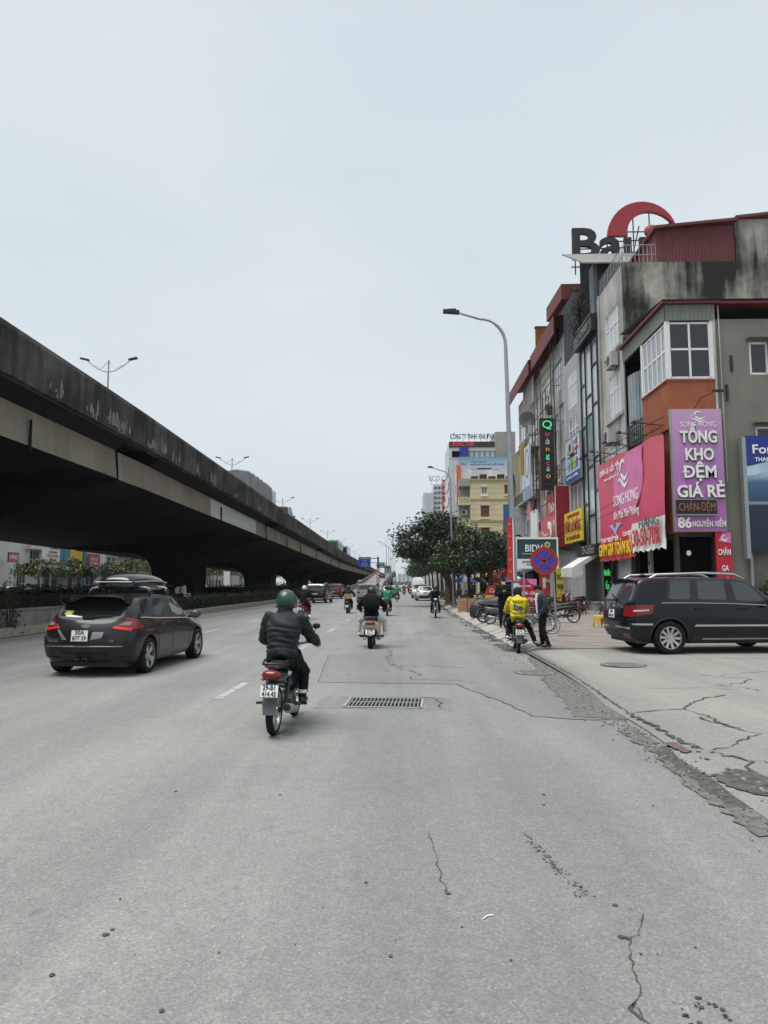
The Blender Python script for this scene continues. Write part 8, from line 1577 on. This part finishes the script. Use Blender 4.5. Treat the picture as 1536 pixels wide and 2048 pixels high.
def stool(label, loc, col, h=.42, w=.30, rz=0, group=None, legm=None):
    t = thing('plastic_stool', label, 'stool', loc, rz, group); m = mat('stool_'+str(col), col, .45, var=.06); a, bq = w*.40, w*.5
    b = MB(); b.rings([[(-a,-a,h),(a,-a,h),(a,a,h),(-a,a,h)],[(-a*1.06,-a*1.06,h-.015),(a*1.06,-a*1.06,h-.015),(a*1.06,a*1.06,h-.015),(-a*1.06,a*1.06,h-.015)],[(-a*1.1,-a*1.1,h-.09),(a*1.1,-a*1.1,h-.09),(a*1.1,a*1.1,h-.09),(-a*1.1,a*1.1,h-.09)]]); b.build('seat', m, t)
    for sx in (1,-1):
        for sy in (1,-1): q = MB(); q.rings([[(sx*a*1.1,sy*a*1.1,h-.08),(sx*a*.55,sy*a*1.1,h-.08),(sx*a*.55,sy*a*1.04,h-.08),(sx*a*1.04,sy*a*1.04,h-.08)],[(sx*bq,sy*bq,0),(sx*bq*.72,sy*bq,0),(sx*bq*.72,sy*bq*.95,0),(sx*bq*.95,sy*bq*.95,0)]]); q.box(*sorted((sx*a*1.04,sx*a*1.1)),*sorted((sy*a*.4,sy*a*1.1)),h*.3,h-.08); q.build('leg', m, t)
    return t
ys_ = stool('bright yellow plastic stool standing behind the rear of the dark car', (6.98,25.6,.12), (.62,.40,.01), .42, .40, .25); txt('福', .16, m_prt, ys_, 0, .2, -.21) if False else MB().box(-.05,.05,-.19,-.175,.14,.3).build('red_print', m_prt, ys_)
for i, (x, y) in enumerate(((8.12,35.6),(8.5,35.7),(8.86,35.8))): stool(['leftmost of three dark red stools before the shops','middle one of three dark red stools before the shops','right one of three dark red stools before the shops'][i], (x,y,.12), (.06,.014,.015), .40, .30, .1*i, 'dark red plastic stools')
for i, (x, y) in enumerate(((9.15,38.2),(9.5,39.2),(10.9,37.2))): stool(['black stool tucked behind the dark red stools','black stool under the left folding table','black stool by the right folding table near the dark car'][i], (x,y,.12), (.02,.016,.016), .42, .30, .3*i, 'black plastic stools')
for i, (x, y) in enumerate(((9.3,37.4),(10.15,37.0),(10.9,38.6))):
    t = thing('folding_table', ['left low folding table with crossed legs before the shops','middle low folding table with crossed legs before the shops','right low folding table standing nearest the step'][i], 'table', (x,y,.12), .2*i); MB().box(-.36,.36,-.25,.25,.50,.53).build('table_top', m_dsteel, t)
    for sy in (-.22,.22):
        for s in (1,-1): MB().tube([(s*.32,sy+s*.01,.50),(-s*.32,sy+s*.01,.0)],.013,5).build('leg', m_black, t)
    MB().lathe([(0,.53),(.04,.53),(.035,.62),(0,.62)],10,(.1,0,0)).build('cup', m_white, t)
# lower shop row details under the boards
for i, (x, y, w, h, c) in enumerate(((10.9,50.3,.9,2.6,(.40,.38,.32)),(11.0,52.6,.8,2.4,(.05,.06,.08)),(10.7,56.2,1.3,2.5,(.36,.05,.05)),(10.5,61,1.6,2.4,(.33,.34,.34)),(10.5,65.5,1.5,2.2,(.5,.46,.3)))): sign_board(['cream shop panel under the red board','dark glass panel under the red board','red shop panel deep in the shop row','grey shop panel deep in the shop row','pale yellow panel at the far end of the shop row'][i], (x,y,.15), 0, w, h, mat(f'row_panel_{i}', c, .6, var=.1), [('SALE',.25,m_wtxt,w/2,h*.7,w*.7)] if i == 2 else [])

# more of the kerbside clutter under the trees: copies of the parked bikes, canvas awnings, parasols
src = {o['label']: o for o in COL.objects if o.get('label','').find('parked') >= 0 and o.get('category') == 'motorbike'}
A_, B_ = src['black motorbike parked behind the grey-green scooter'], src['grey-green scooter parked across the pavement before the masked man']
for i, (x, y, a) in enumerate(((6.2,37.5,-85),(6.6,39.2,-95),(7.2,41.5,-80),(7.6,44,-100),(8.2,48.8,-88),(6.3,54,-92),(6.6,56.2,-84),(7.0,59,-95),(8.8,60.5,-90),(9.2,63.5,-86))):
    o = copy_tree(A_ if i % 3 else B_); o.location = (x, y, .12); o.rotation_euler = (0, 0, rad(a)); tag(o, f'{ORD[i]} parked motorbike of the loose row before the shops, counted from the camera', None, 'motorbikes parked before the shops')
for i, (x, y, c) in enumerate(((8.9,58,(.10,.22,.34)),(9.0,64,(.42,.40,.36)),(8.8,70,(.36,.06,.05)),(8.6,80,(.45,.33,.08)))):
    t = thing('awning', ['faded blue canvas awning over the shops past the red board','off-white canvas awning over the shops past the blue one','faded red canvas awning deep in the shop row','mustard canvas awning at the far end of the shop row'][i], 'awning', (x,y,0)); b = MB(); b.quad((0,0,2.5),(2.5,0,3.3),(2.5,4,3.3),(0,4,2.5)); b.quad((0,-.01,2.52),(2.5,-.01,3.32),(2.5,-.01,3.05),(0,-.01,2.2)); b.quad((0,0,2.5),(0,4,2.5),(-.02,4,2.15),(-.02,0,2.15)); b.build('canvas', mat(f'canvas_{i}', c, .8, var=.12, streak=.2), t)
    b = MB(); b.tube([(.03,.03,0),(.03,.03,2.5)],.025,5); b.build('post', m_steel, t); b = MB(); b.tube([(.03,3.97,0),(.03,3.97,2.5)],.025,5); b.build('post', m_steel, t)
for i, (x, y) in enumerate(((7.2,47),(6.4,62))):
    o = copy_tree(um); o.location = (x, y, .12); o.rotation_euler = (0, 0, .6*i+.4); tag(o, ['second blue segmented parasol nearer the shop fronts','third blue segmented parasol farther under the trees'][i])
for i, (x, y) in enumerate(((7.0,45.6),(7.6,47.6),(6.0,51.2),(5.6,58))):
    person(['person in dark clothes standing by the second parasol','person in grey standing before the shop awnings','person in dark clothes walking under the inner trees','person in navy far under the trees by the kerb'][i], (x,y,.12), rad((170,40,-90,10)[i]), stand(1.62+.03*i), ((dark_c, cloth_m('mid_grey',(.14,.14,.145)), black_c, navy_c)[i], black_c, shoe_b), None, vox=.03, fat=1.1)
for i, (x, y) in enumerate(((7.6,36.4),(9.9,35.6),(10.6,35.9),(8.0,39.6))):
    o = copy_tree([q for q in COL.objects if q.get('label','').startswith('black stool tucked')][0]); o.location = (x, y, .12); o.rotation_euler = (0,0,.4*i); tag(o, ['black stool left of the dark red stools','black stool nearest the yellow stool before the step','black stool right beside the step corner','black stool by the parked motorbikes behind the red stools'][i])
